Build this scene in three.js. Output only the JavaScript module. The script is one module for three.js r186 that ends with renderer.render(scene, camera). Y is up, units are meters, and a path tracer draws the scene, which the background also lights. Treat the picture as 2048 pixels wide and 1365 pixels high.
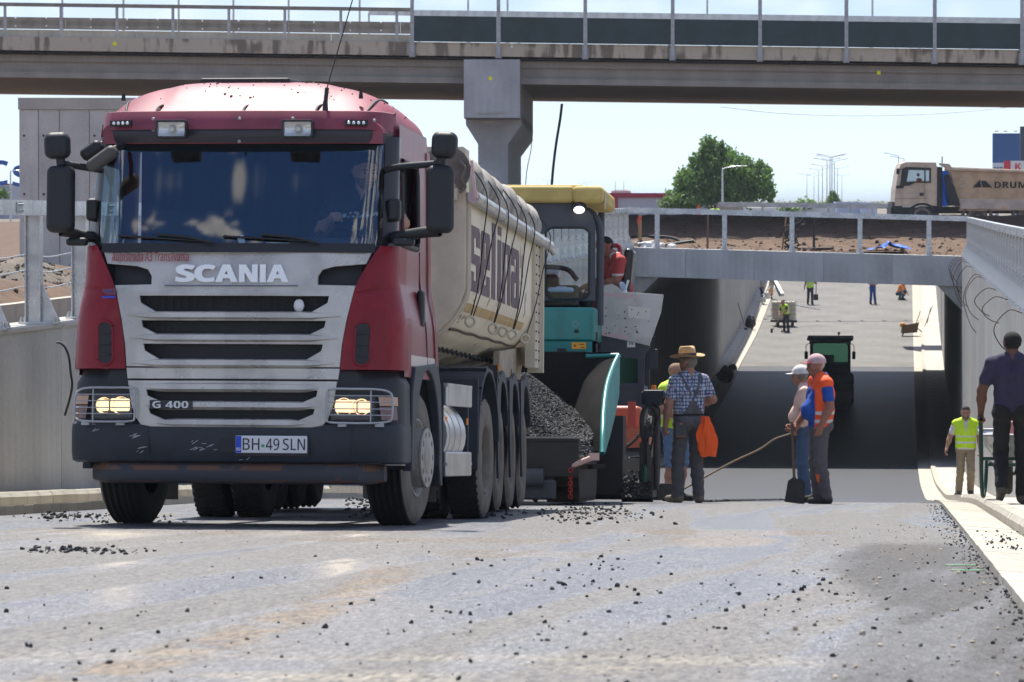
import * as THREE from 'three';
import { mergeGeometries, toCreasedNormals } from 'three/addons/utils/BufferGeometryUtils.js';
import { RoundedBoxGeometry } from 'three/addons/geometries/RoundedBoxGeometry.js';
import { FontLoader } from 'three/addons/loaders/FontLoader.js';
import { TextGeometry } from 'three/addons/geometries/TextGeometry.js';

// ------------------------------------------------------------------ camera, sky, sun, exposure
const scene = new THREE.Scene();
const FPX = 8600, HORIZON = 400;                       // focal length and eye level in photo pixels (2048 x 1365)
const camera = new THREE.PerspectiveCamera(2 * Math.atan(682.5 / FPX) * 180 / Math.PI, 1024 / 682, 0.5, 6000);
camera.rotation.x = -Math.atan((682.5 - HORIZON) / FPX);
camera.focus = 36; camera.userData.fStop = 16;
const renderer = new THREE.WebGLRenderer();
renderer.toneMapping = THREE.LinearToneMapping;
renderer.toneMappingExposure = 1.58;
renderer.shadowMap.enabled = true;
scene.fog = new THREE.FogExp2(0xd6e6f5, 0.00013);

const SUN_EL = 62 * Math.PI / 180, SUN_AZ = -8 * Math.PI / 180;     // ahead of the camera, slightly to one side
const sunDir = new THREE.Vector3(Math.sin(SUN_AZ) * Math.cos(SUN_EL), Math.sin(SUN_EL), -Math.cos(SUN_AZ) * Math.cos(SUN_EL));
const sun = new THREE.DirectionalLight(new THREE.Color(1, 0.95, 0.87), 5.0);
sun.position.copy(sunDir).multiplyScalar(400).add(new THREE.Vector3(0, 0, -80));
sun.target.position.set(0, 0, -80);
sun.castShadow = true; sun.shadow.camera.left = sun.shadow.camera.bottom = -150; sun.shadow.camera.right = sun.shadow.camera.top = 150; sun.shadow.camera.far = 900; sun.shadow.mapSize.set(4096, 4096);
scene.add(sun, sun.target);

// ------------------------------------------------------------------ random numbers and noise
function rng(seed) { let a = seed >>> 0; return () => { a = (a + 0x6D2B79F5) | 0; let t = Math.imul(a ^ (a >>> 15), 1 | a); t = (t + Math.imul(t ^ (t >>> 7), 61 | t)) ^ t; return ((t ^ (t >>> 14)) >>> 0) / 4294967296; }; }
function hash(x, y, z) { let h = Math.imul(x, 374761393) + Math.imul(y, 668265263) + Math.imul(z, 2147483647 ^ 1274126177); h = Math.imul(h ^ (h >>> 13), 1274126177); return ((h ^ (h >>> 16)) >>> 0) / 4294967296; }
const sm = t => t * t * (3 - 2 * t), lerp = (a, b, t) => a + (b - a) * t, clamp = (x, a = 0, b = 1) => x < a ? a : x > b ? b : x;
const sstep = (a, b, x) => sm(clamp((x - a) / (b - a)));
function noise(x, y, z = 0, per = 0) {                  // value noise 0..1, tiling with period per in x and y when given
  let xi = Math.floor(x), yi = Math.floor(y), zi = Math.floor(z); const fx = sm(x - xi), fy = sm(y - yi), fz = sm(z - zi);
  const w = n => per ? ((n % per) + per) % per : n;
  const x0 = w(xi), x1 = w(xi + 1), y0 = w(yi), y1 = w(yi + 1);
  const a = lerp(lerp(hash(x0, y0, zi), hash(x1, y0, zi), fx), lerp(hash(x0, y1, zi), hash(x1, y1, zi), fx), fy);
  if (fz === 0) return a;
  return lerp(a, lerp(lerp(hash(x0, y0, zi + 1), hash(x1, y0, zi + 1), fx), lerp(hash(x0, y1, zi + 1), hash(x1, y1, zi + 1), fx), fy), fz);
}
function fbm(x, y, z = 0, oct = 4, per = 0) { let s = 0, a = 0.5, t = 0; for (let i = 0; i < oct; i++) { s += a * noise(x, y, z + i * 17, per); t += a; a *= 0.5; x *= 2; y *= 2; per *= 2; } return s / t; }

{ // the sky: air and fair weather clouds, computed
  const W = 2048, H = 1024, d = new Float32Array(W * H * 4), v = new THREE.Vector3();
  for (let j = 0; j < H; j++) for (let i = 0; i < W; i++) {
    const el = ((j + 0.5) / H - 0.5) * Math.PI, az = ((i + 0.5) / W - 0.5) * 2 * Math.PI;   // row 0 is straight down
    v.set(Math.cos(el) * Math.cos(az), Math.sin(el), Math.cos(el) * Math.sin(az));
    const e = Math.max(0, Math.sin(el)), k = Math.exp(-e * 8);
    let c = [lerp(0.045, 0.66, k), lerp(0.118, 0.78, k), lerp(0.33, 0.88, k)];
    const cs = Math.max(0, v.dot(sunDir)), glow = 0.30 * Math.pow(cs, 6) + 0.5 * Math.pow(cs, 60);
    c = c.map((x, q) => x + glow * [1, 0.97, 0.9][q] * 0.6);
    if (el > 0.005) {
      const q = 1 / (e + 0.14), px = v.x * q * 15, pz = v.z * q * 15;
      const n = fbm(px + 7.3 + 0.35 * noise(px * 3, pz * 3, 4), pz + 3.1, 2, 7), m = sstep(0.535, 0.68, n + 0.10 * (fbm(px * 5, pz * 5, 9, 4) - 0.5)) * sstep(0.015, 0.10, e) * 0.92;
      const lit = 0.85 + 0.8 * (fbm(px * 2.2 + 40, pz * 2.2, 5, 4) - 0.35);
      c = c.map((x, r) => lerp(x, lit * [1.0, 0.98, 0.97][r], m));
    }
    if (el < 0) c = [0.30, 0.29, 0.27];
    d.set([...c, 1], (j * W + i) * 4);
  }
  const t = new THREE.DataTexture(d, W, H, THREE.RGBAFormat, THREE.FloatType);
  t.mapping = THREE.EquirectangularReflectionMapping; t.magFilter = t.minFilter = THREE.LinearFilter; t.needsUpdate = true;
  scene.background = t; scene.environment = t;
}

// ------------------------------------------------------------------ textures and materials
const ENC = new Uint8Array(4097).map((_, i) => { const x = i / 4096; return Math.round(255 * (x <= 0.0031308 ? 12.92 * x : 1.055 * Math.pow(x, 1 / 2.4) - 0.055)); }), enc = x => ENC[clamp(x) * 4096 | 0];
function tex(W, H, fn, { srgb = true, rep } = {}) {     // fn(x, y) in 0..1 gives [r, g, b] linear
  const d = new Uint8Array(W * H * 4);
  for (let j = 0; j < H; j++) for (let i = 0; i < W; i++) {
    let c = fn((i + 0.5) / W, (j + 0.5) / H); if (typeof c === 'number') c = [c, c, c];
    const o = (j * W + i) * 4;
    for (let q = 0; q < 3; q++) d[o + q] = srgb ? enc(c[q]) : Math.round(255 * clamp(c[q]));
    d[o + 3] = 255;
  }
  const t = new THREE.DataTexture(d, W, H); t.wrapS = t.wrapT = THREE.RepeatWrapping; t.magFilter = THREE.LinearFilter; t.minFilter = THREE.LinearMipmapLinearFilter; t.generateMipmaps = true;
  if (srgb) t.colorSpace = THREE.SRGBColorSpace;
  if (rep) t.repeat.set(rep, rep);
  t.needsUpdate = true; return t;
}
const rep = (t, x, y = x) => { const c = t.clone(); c.repeat.set(x, y); c.needsUpdate = true; return c; };
const L = (r, g, b) => new THREE.Color().setRGB(r, g, b);
function mat(color, roughness = 0.7, o = {}) {
  const phys = o.clearcoat || o.transmission || o.sheen || o.ior;
  const m = phys ? new THREE.MeshPhysicalMaterial() : new THREE.MeshStandardMaterial();
  m.color = Array.isArray(color) ? L(...color) : new THREE.Color(color); m.roughness = roughness; m.side = THREE.DoubleSide;
  return Object.assign(m, o);
}
// multipliers around 0.5..1, laid over a base colour
const tConcrete = tex(512, 512, (x, y) => { const n = fbm(x * 4, y * 4, 1, 5, 4), f = noise(x * 128, y * 128, 3, 128), st = fbm(x * 24, y * 2, 7, 3, 2); const hole = noise(x * 64, y * 64, 11, 64) > 0.93 ? 0.86 : 1; const v = clamp(0.62 + 0.34 * n + 0.10 * (f - 0.5) + 0.12 * (st - 0.5)) * hole; return [v, v * 0.985, v * 0.955]; });
const tBoards = tex(512, 512, (x, y) => { const b = Math.floor(x * 24), e = x * 24 - b, n = fbm(x * 6, y * 3, 21, 4, 3), ln = hash(b, 5, 1) * 0.12, st = noise(x * 96, y * 3, 4, 3) * 0.12; const v = clamp(0.66 + 0.22 * n + ln + st - (e < 0.08 ? 0.06 : 0)); return [v, v * 0.99, v * 0.965]; });
const tBoardsH = tex(512, 64, (x, y) => { const b = Math.floor(x * 24), e = x * 24 - b; return clamp(0.5 + 0.3 * (hash(b, 9, 2) - 0.5) - (e < 0.1 ? 0.3 : 0)); }, { srgb: false });
const tGrain = tex(256, 256, (x, y) => 0.5 * noise(x * 64, y * 64, 1, 64) + 0.5 * noise(x * 128, y * 128, 2, 128), { srgb: false });
const tDirt = tex(512, 512, (x, y) => { const n = fbm(x * 5, y * 5, 31, 5, 5), s = noise(x * 128, y * 128, 8, 128); const v = 0.78 + 0.22 * sstep(0.25, 0.6, n) - (s > 0.95 ? 0.2 : 0) + 0.05 * (s - 0.5); return [v, v * 0.985, v * 0.96]; });
const tSoil = tex(512, 512, (x, y) => { const n = fbm(x * 6, y * 6, 51, 5, 6), f = noise(x * 100, y * 100, 6, 100); const v = 0.45 + 0.6 * n * (0.7 + 0.6 * f); return [v, v * 0.93, v * 0.84]; });
const tSmudge = tex(256, 256, (x, y) => 0.45 + 0.5 * fbm(x * 6, y * 6, 61, 5, 6), { srgb: false });
const tAsph = tex(512, 512, (x, y) => { const f = noise(x * 128, y * 128, 6, 128), g = noise(x * 200, y * 200, 2, 200), n = fbm(x * 5, y * 5, 3, 4, 5); const v = 0.45 + 0.55 * f * g + 0.4 * n + (g > 0.93 ? 0.25 : 0); return [v, v, v]; });
const concrete = (c, r = 0.85, tile = 3, o = {}) => mat(c, r, { map: rep(tConcrete, 1 / tile), bumpMap: rep(tGrain, 1), bumpScale: 0.004, ...o });
const M = {
  conc: concrete([0.49, 0.485, 0.47]), concDark: concrete([0.35, 0.35, 0.345]), concPale: concrete([0.56, 0.54, 0.49], 0.9, 2),
  concKerb: concrete([0.52, 0.49, 0.42], 0.9, 1.3), concWall: mat([0.40, 0.395, 0.375], 0.88, { map: rep(tBoards, 1 / 3), bumpMap: rep(tBoardsH, 1 / 3), bumpScale: 0.012 }),
  galv: mat([0.60, 0.63, 0.66], 0.42, { metalness: 0.55, roughnessMap: rep(tSmudge, 1), map: rep(tDirt, 0.9) }), galvDull: mat([0.46, 0.48, 0.50], 0.55, { metalness: 0.35, map: rep(tDirt, 0.9) }),
  soil: mat([0.155, 0.102, 0.070], 0.95, { map: rep(tSoil, 0.45), bumpMap: rep(tSoil, 0.8), bumpScale: 0.05 }), gravelGrey: mat([0.26, 0.24, 0.21], 0.95, { map: rep(tSoil, 0.6), bumpMap: rep(tGrain, 1.5), bumpScale: 0.03 }),
  black: mat([0.018, 0.019, 0.021], 0.6), blackGloss: mat([0.012, 0.012, 0.014], 0.25), rubber: mat([0.030, 0.029, 0.028], 0.85, { bumpMap: rep(tGrain, 3), bumpScale: 0.003 }),
  darkSteel: mat([0.06, 0.06, 0.062], 0.6, { metalness: 0.3, map: rep(tDirt, 1) }), rust: mat([0.10, 0.055, 0.035], 0.85, { map: rep(tSoil, 1.2) }),
  white: mat([0.72, 0.72, 0.70], 0.6), redPlastic: mat([0.45, 0.02, 0.02], 0.5), yellowMark: mat([0.85, 0.85, 0.02], 0.7),
  orange: mat([0.9, 0.22, 0.02], 0.5), wood: mat([0.34, 0.22, 0.12], 0.8, { map: rep(tDirt, 2) }), woodDark: mat([0.14, 0.09, 0.055], 0.8),
};

// ------------------------------------------------------------------ geometry helpers
const V = (x, y, z) => new THREE.Vector3(x, y, z);
const tf = (g, p = [0, 0, 0], r = [0, 0, 0], s) => { if (s) g.scale(...(Array.isArray(s) ? s : [s, s, s])); if (r[0]) g.rotateX(r[0]); if (r[1]) g.rotateY(r[1]); if (r[2]) g.rotateZ(r[2]); return g.translate(...p); };
const box = (w, h, d, p, r) => tf(new THREE.BoxGeometry(w, h, d), p, r);
const rbox = (w, h, d, rad, p, r, seg = 2) => tf(new RoundedBoxGeometry(w, h, d, seg, Math.min(rad, w / 2.01, h / 2.01, d / 2.01)), p, r);
const cyl = (r1, r2, h, p, r, seg = 16, open = false) => tf(new THREE.CylinderGeometry(r1, r2, h, seg, 1, open), p, r);
const sph = (r, p, s, seg = 14) => tf(new THREE.SphereGeometry(r, seg, Math.max(6, seg * 0.7 | 0)), p, [0, 0, 0], s);
const cacheG = {}, geoCache = (k, f) => cacheG[k] || (cacheG[k] = f());
const arr = a => a.map(p => Array.isArray(p) ? V(...p) : p);
const tube = (pts, r, n, seg = 6, closed = false) => new THREE.TubeGeometry(new THREE.CatmullRomCurve3(arr(pts), closed, 'catmullrom', 0.5), n || pts.length * 5, r, seg, closed);
function bar(a, b, r, seg = 8, r2) { a = Array.isArray(a) ? V(...a) : a; b = Array.isArray(b) ? V(...b) : b; const d = b.clone().sub(a), l = d.length(), g = new THREE.CylinderGeometry(r2 ?? r, r, l, seg); g.applyQuaternion(new THREE.Quaternion().setFromUnitVectors(V(0, 1, 0), d.normalize())); return g.translate((a.x + b.x) / 2, (a.y + b.y) / 2, (a.z + b.z) / 2); }
function beam(a, b, w, h, up = [0, 1, 0]) { a = Array.isArray(a) ? V(...a) : a; b = Array.isArray(b) ? V(...b) : b; const m = new THREE.Matrix4(), z = b.clone().sub(a), l = z.length(); z.normalize(); const x = V(...up).cross(z).normalize(), y = z.clone().cross(x); m.makeBasis(x, y, z).setPosition(a.clone().add(b).multiplyScalar(0.5)); return new THREE.BoxGeometry(w, h, l).applyMatrix4(m); }
const shp = (pts, holes = []) => { const s = new THREE.Shape(pts.map(p => new THREE.Vector2(...p))); for (const h of holes) s.holes.push(new THREE.Path(h.map(p => new THREE.Vector2(...p)))); return s; };
const ext = (pts, depth, o = {}) => new THREE.ExtrudeGeometry(Array.isArray(pts) ? shp(pts, o.holes) : pts, { depth, bevelEnabled: !!o.bevel, bevelSize: o.bevel || 0, bevelThickness: o.bevel || 0, bevelOffset: -(o.bevel || 0), bevelSegments: o.bseg || 2, curveSegments: o.curve || 8 });
const lathe = (pts, seg = 32, p, r) => tf(new THREE.LatheGeometry(pts.map(q => new THREE.Vector2(...q)), seg), p, r);
const oval = (w, h, r, n = 6) => { const o = []; for (const [cx, cy, a] of [[w / 2 - r, h / 2 - r, 0], [-w / 2 + r, h / 2 - r, 1], [-w / 2 + r, -h / 2 + r, 2], [w / 2 - r, -h / 2 + r, 3]]) for (let i = 0; i <= n; i++) { const t = (a + i / n) * Math.PI / 2; o.push([cx + r * Math.cos(t), cy + r * Math.sin(t)]); } return o; };
function grid(nu, nv, fn, uvfn) {                         // fn(s, t) -> [x, y, z] for s, t in 0..1
  const p = [], uv = [], ix = [];
  for (let j = 0; j <= nv; j++) for (let i = 0; i <= nu; i++) { p.push(...fn(i / nu, j / nv)); uv.push(...(uvfn ? uvfn(i / nu, j / nv) : [i / nu, j / nv])); }
  for (let j = 0; j < nv; j++) for (let i = 0; i < nu; i++) { const a = j * (nu + 1) + i, b = a + 1, c = a + nu + 1, e = c + 1; ix.push(a, b, e, a, e, c); }
  const g = new THREE.BufferGeometry(); g.setAttribute('position', new THREE.Float32BufferAttribute(p, 3)); g.setAttribute('uv', new THREE.Float32BufferAttribute(uv, 2)); g.setIndex(ix); g.computeVertexNormals(); g.userData.keepUV = !!uvfn; return g;
}
// loft through closed rings of points [[x,y,z]...]; caps = true closes both ends
function loft(rings, closed = true, caps = false) {
  const n = rings[0].length, p = rings.flat(2), ix = [];
  for (let j = 0; j + 1 < rings.length; j++) for (let i = 0; i < (closed ? n : n - 1); i++) { const a = j * n + i, b = j * n + (i + 1) % n; ix.push(a, b, b + n, a, b + n, a + n); }
  if (caps) for (const j of [0, rings.length - 1]) { const c = p.length / 3, r = rings[j]; p.push(...[0, 1, 2].map(k => r.reduce((s, q) => s + q[k], 0) / n)); for (let i = 0; i < n; i++) { const a = j * n + i, b = j * n + (i + 1) % n; j ? ix.push(a, b, c) : ix.push(b, a, c); } }
  const g = new THREE.BufferGeometry(); g.setAttribute('position', new THREE.Float32BufferAttribute(p, 3)); g.setIndex(ix); return toCreasedNormals(g, 0.7);
}
function metricUV(g) {                                    // box-mapped uv in metres
  const P = g.attributes.position, N = g.attributes.normal, u = new Float32Array(P.count * 2);
  for (let i = 0; i < P.count; i++) { const x = Math.abs(N.getX(i)), y = Math.abs(N.getY(i)), z = Math.abs(N.getZ(i)); if (y >= x && y >= z) { u[2 * i] = P.getX(i); u[2 * i + 1] = P.getZ(i); } else if (x >= z) { u[2 * i] = P.getZ(i); u[2 * i + 1] = P.getY(i); } else { u[2 * i] = P.getX(i); u[2 * i + 1] = P.getY(i); } }
  g.setAttribute('uv', new THREE.BufferAttribute(u, 2)); return g;
}
function geo(list) {
  const a = (Array.isArray(list) ? list : [list]).flat().map(g => {
    const k = g.userData.keepUV, n = g.index ? g.toNonIndexed() : g;
    for (const q of Object.keys(n.attributes)) if (!['position', 'normal', 'uv', 'color'].includes(q)) n.deleteAttribute(q);
    if (!n.attributes.normal) n.computeVertexNormals();
    return k ? n : metricUV(n);
  });
  return a.length > 1 ? mergeGeometries(a) : a[0];
}

// ------------------------------------------------------------------ scene objects
const taken = {};
function numbered(n) { const k = taken[n] = (taken[n] ?? -1) + 1; return k ? `${n}_${String(k).padStart(3, '0')}` : n; }
function tag(o, label, category, group, kind) { if (label) o.userData.label = label; if (category) o.userData.category = category; if (group) o.userData.group = group; if (kind) o.userData.kind = kind; return o; }
function thing(name, label, category, pos = [0, 0, 0], ry = 0, group) { const o = new THREE.Group(); o.name = numbered(name); o.position.set(...(pos.isVector3 ? pos.toArray() : pos)); o.rotation.order = 'YXZ'; o.rotation.y = ry; scene.add(o); return tag(o, label, category, group); }
function mesh(name, g, m, parent) { const o = new THREE.Mesh(geo(g), m); o.name = parent ? name : numbered(name); o.castShadow = o.receiveShadow = true; (parent || scene).add(o); return o; }
function shared(name, g, m, parent, pos, ry = 0) { const o = new THREE.Mesh(g, m); o.name = parent ? name : numbered(name); o.castShadow = o.receiveShadow = true; o.position.set(...(pos.isVector3 ? pos.toArray() : pos)); o.rotation.y = ry; (parent || scene).add(o); return o; }
function struct(name, g, m, label, ry = 0) { const o = g ? mesh(name, g, m) : thing(name); o.rotation.y = ry; return tag(o, label, null, null, 'structure'); }
const fontB = await new FontLoader().loadAsync('fonts/droid/droid_sans_bold.typeface.json');
const fontR = await new FontLoader().loadAsync('fonts/droid/droid_sans_regular.typeface.json');
function text(str, w, h, depth = 0.004, font = fontB, bevel = 0) {          // lettering w wide, h tall, centred, lying in xy, facing +z
  const g = new TextGeometry(str, { font, size: 1, depth: 1, curveSegments: 4, bevelEnabled: bevel > 0, bevelSize: bevel, bevelThickness: 0.02, bevelSegments: 1 }); g.computeBoundingBox(); const b = g.boundingBox, s = b.getSize(V(0, 0, 0));
  g.translate(-(b.min.x + b.max.x) / 2, -(b.min.y + b.max.y) / 2, 0); g.scale(w / s.x, h / s.y, depth / s.z); return g;
}

// ------------------------------------------------------------------ places: the road runs straight, turned a little from the view
const A = Math.atan(0.0915), CA = Math.cos(A), SA = Math.sin(A);
const P = (u, v, y = 0) => V(v * CA + u * SA, y, -(u * CA - v * SA));       // u metres along the road, v across it
const uvOf = (x, z) => [-z * CA + x * SA, x * CA + z * SA];
const curve = pts => x => { if (x <= pts[0][0]) return pts[0][1] + (x - pts[0][0]) * (pts[1][1] - pts[0][1]) / (pts[1][0] - pts[0][0]); const n = pts.length; if (x >= pts[n - 1][0]) return pts[n - 1][1]; let i = 0; while (x > pts[i + 1][0]) i++; const [x0, y0] = pts[i], [x1, y1] = pts[i + 1], h = x1 - x0, t = (x - x0) / h, sl = k => k <= 0 ? (pts[1][1] - pts[0][1]) / (pts[1][0] - pts[0][0]) : k >= n - 1 ? (pts[n - 1][1] - pts[n - 2][1]) / (pts[n - 1][0] - pts[n - 2][0]) : (pts[k + 1][1] - pts[k - 1][1]) / (pts[k + 1][0] - pts[k - 1][0]); const m0 = sl(i) * h, m1 = sl(i + 1) * h, t2 = t * t, t3 = t2 * t; return (2 * t3 - 3 * t2 + 1) * y0 + (t3 - 2 * t2 + t) * m0 + (-2 * t3 + 3 * t2) * y1 + (t3 - t2) * m1; };
const roadY = curve([[0, -0.62], [10, -1.15], [20, -1.74], [32.8, -2.5], [40, -2.93], [51, -3.60], [66, -4.62], [84, -5.85], [95, -6.50], [115, -7.60], [135, -8.42], [150, -8.80], [165, -8.84], [185, -8.40], [200, -7.80], [225, -6.95], [243, -5.95], [290, -3.2], [330, -1.7], [360, -1.5]]);
const groundAt = (x, z) => roadY(uvOf(x, z)[0]);
const onRoad = (px, d) => { const x = (px - 1024) / FPX * d; return V(x, groundAt(x, -d), -d); };            // where the road is at depth d in the direction of column px
const atPx = (px, py, d) => V((px - 1024) / FPX * d, -(py - HORIZON) / FPX * d, -d);
// ------------------------------------------------------------------ the road: near stretch with dust and tyre tracks, fresh course, far ramp
const VL = -7.67, VR = 0.42;                             // asphalt edges
const slopeAt = u => Math.atan((roadY(u + 0.5) - roadY(u - 0.5)));
const roadSheet = (u0, u1, n, m = 24, v0 = VL - 0.05, v1 = VR + 0.05, lift = 0) => grid(m, n, (s, t) => { const u = lerp(u0, u1, t), v = lerp(v0, v1, s); const p = P(u, v, roadY(u) + lift); return p.toArray(); }, (s, t) => [lerp(v0, v1, s), lerp(u0, u1, t)]);
const U0 = 6, U1 = 54, VW = VR - VL + 0.1;
function dustAt(u, v) {                                   // what lies on the asphalt: [dust 0..1, cream 0..1, tan 0..1, fresh bitumen 0..1]
  const bend = v + 0.35 * Math.sin(u * 0.16 + 0.6) + 0.5 * (fbm(u * 0.09, v * 0.5, 77, 3) - 0.5);
  const trk = 0.6 * fbm(bend * 4.2 + 3, u * 0.06, 12, 4) + 0.4 * fbm((v - 0.05 * u) * 2.3 + 9, u * 0.05, 62, 3), fine = fbm(v * 9, u * 1.6, 40, 4);
  let dust = sstep(0.46, 0.56, trk + 0.14 * (fine - 0.5));
  const patch = fbm(v * 0.9 + 11, u * 0.22, 90, 4);
  dust = clamp(dust * 0.9 + 0.45 * sstep(0.55, 0.70, patch) + 0.35 * sstep(13.5, 10.5, u + 2 * (fine - 0.5)) * sstep(0.35, 0.6, patch + 0.1));
  const cream = sstep(12.4, 10.4, u + 2.4 * (fbm(v * 1.2, u * 0.8, 15, 4) - 0.5)) * sstep(0.40, 0.62, fbm(v * 1.3 + 5, u * 1.9, 25, 4)) * 0.9;
  const ln = v - (-1.93 - 0.03 * (u - 10.9) - 0.006 * (u - 14) * (u - 14)), w = 0.11 + 0.05 * (fine - 0.5);
  let tan = sstep(w * 1.7, w * 0.4, Math.abs(ln)) * sstep(25, 17, u) * sstep(0.33, 0.56, fbm(v * 7, u * 3.0, 55, 4) + 0.06);
  const q = (uc, vc, ru, rv, sd) => sstep(1.15, 0.75, Math.hypot((u - uc) / ru, (v - vc) / rv) + 0.5 * (fbm(v * 3, u * 0.8, sd, 3) - 0.5));
  tan = Math.max(tan, 0.75 * q(27.5, -1.15, 2.2, 0.38, 3), 0.6 * q(30.5, -1.3, 1.2, 0.9, 4), 0.5 * q(25, 0.0, 1.5, 0.25, 5), 0.5 * q(29.5, -4.7, 1.3, 1.4, 6), 0.45 * q(27, -3.0, 0.8, 1.0, 8), 0.4 * q(23.5, -2.2, 0.9, 0.5, 9));
  const edge = v - (-0.30 + 0.016 * (22 - u) * (u < 22 ? 1 : 0.2) + 0.10 * Math.sin(u * 0.5) - 0.55 * sstep(22, 30, u) * 0 + 0.12 * (fine - 0.5));
  const fresh = sstep(-0.10, 0.10, edge) * sstep(28, 25.5, u);
  return [dust, cream * (1 - fresh), tan * (1 - fresh * 0.8), fresh];
}
{
  const W = 2048, H = 2048, mk = (x, y) => [VL - 0.05 + x * VW, U0 + y * (U1 - U0)];
  const K = 640, mask = new Float32Array(K * K * 4);       // the layers at a coarse step, read back smoothly
  for (let j = 0; j < K; j++) for (let i = 0; i < K; i++) { const [v, u] = mk(i / (K - 1), j / (K - 1)); mask.set(dustAt(u, v), (j * K + i) * 4); }
  const out = [0, 0, 0, 0], layers = (x, y) => { const fx = x * (K - 1), fy = y * (K - 1), i = Math.min(K - 2, fx | 0), j = Math.min(K - 2, fy | 0), a = fx - i, b = fy - j, o = (j * K + i) * 4, q = o + K * 4; for (let c = 0; c < 4; c++) out[c] = (mask[o + c] * (1 - a) + mask[o + 4 + c] * a) * (1 - b) + (mask[q + c] * (1 - a) + mask[q + 4 + c] * a) * b; return out; };
  const Z = 512, nz = new Float32Array(Z * Z), Rn = rng(3); for (let i = 0; i < Z * Z; i++) nz[i] = Rn();
  const n1 = new Float32Array(Z * Z); for (let j = 0; j < Z; j++) for (let i = 0; i < Z; i++) n1[j * Z + i] = (nz[j * Z + i] + nz[j * Z + (i + 1) % Z] + nz[((j + 1) % Z) * Z + i] + nz[((j + 1) % Z) * Z + (i + 1) % Z]) / 4;
  const rd = (t, x, y) => t[(((y | 0) & 511) << 9) + ((x | 0) & 511)];
  const pal = [[0.162, 0.153, 0.140], [0.075, 0.074, 0.073], [0.30, 0.235, 0.165], [0.36, 0.33, 0.275]], c = [0, 0, 0];
  const col = tex(W, H, (x, y) => {
    const [du, cr, tn, fr] = layers(x, y), X = x * W, Y = y * H;
    const f = rd(n1, X, Y) * 1.6 - 0.3, g = rd(nz, X + 77, Y + 31), k = rd(n1, X / 3, Y / 3 + 99) * 1.6 - 0.3;
    const h = rd(n1, X / 1.7 + 41, Y / 1.7 + 7) * 1.6 - 0.3, sp = 0.45 + 0.9 * f * g + 0.55 * h + 0.5 * (k - 0.5) + (g > 0.84 && f > 0.45 ? 2.4 * (0.4 + h) : 0);  // the rare bright speckles put sun glints off the stones into the colour
    const wd = clamp(du * (0.35 + 0.7 * h + 0.4 * f)) * 0.85, wf = fr * 0.62, wt = clamp(tn * (0.1 + 1.1 * h + 0.3 * k) * 0.62), wc = clamp(cr * (0.1 + 1.1 * h + 0.3 * k) * 0.8);
    for (let i = 0; i < 3; i++) { let a = [0.088, 0.094, 0.108][i] * sp; a = lerp(a, pal[0][i] * (0.55 + 0.5 * h + 0.4 * g), wd); a = lerp(a, pal[1][i] * (0.6 + 0.9 * f * g + 0.25 * k), wf); a = lerp(a, pal[2][i] * (0.75 + 0.45 * f), wt); c[i] = lerp(a, pal[3][i] * (0.8 + 0.35 * f), wc); }
    return c;
  });
  const rgh = tex(1024, 1024, (x, y) => { const [du, cr, tn, fr] = layers(x, y); return clamp(0.38 + 0.42 * du + 0.4 * Math.max(cr, tn) + 0.30 * fr + 0.10 * (rd(n1, x * 1024, y * 1024) - 0.5)); }, { srgb: false });
  for (const t of [col, rgh]) { t.repeat.set(1 / VW, 1 / (U1 - U0)); t.offset.set(-(VL - 0.05) / VW, -U0 / (U1 - U0)); }
  const m = mat([1, 1, 1], 1, { map: col, roughnessMap: rgh, bumpMap: rep(tGrain, 1.5), bumpScale: 0.014 });
  const road = struct('road', null, null, 'asphalt carriageway running down into the underpass and up again');
  mesh('dusty_course', roadSheet(-12, U1, 90, 40), m, road);
  // the freshly laid course (smooth, blue grey), a seam a few millimetres high, then the bottom of the underpass
  const fresh = mat([0.052, 0.056, 0.065], 0.52, { map: rep(tAsph, 0.21), bumpMap: rep(tGrain, 0.7), bumpScale: 0.006, specularIntensity: 0.6, ior: 1.5 });
  mesh('fresh_course', roadSheet(U1 - 0.002, 201, 140, 8, VL - 0.05, VR + 0.05, 0.004), fresh, road);
  const old = mat([0.205, 0.20, 0.192], 0.92, { map: rep(tConcrete, 0.16), bumpMap: rep(tGrain, 0.6), bumpScale: 0.006 });
  mesh('ramp_course', roadSheet(200.5, 360, 60, 8, VL - 0.05, VR + 0.05, 0.012), old, road);
}

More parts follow.
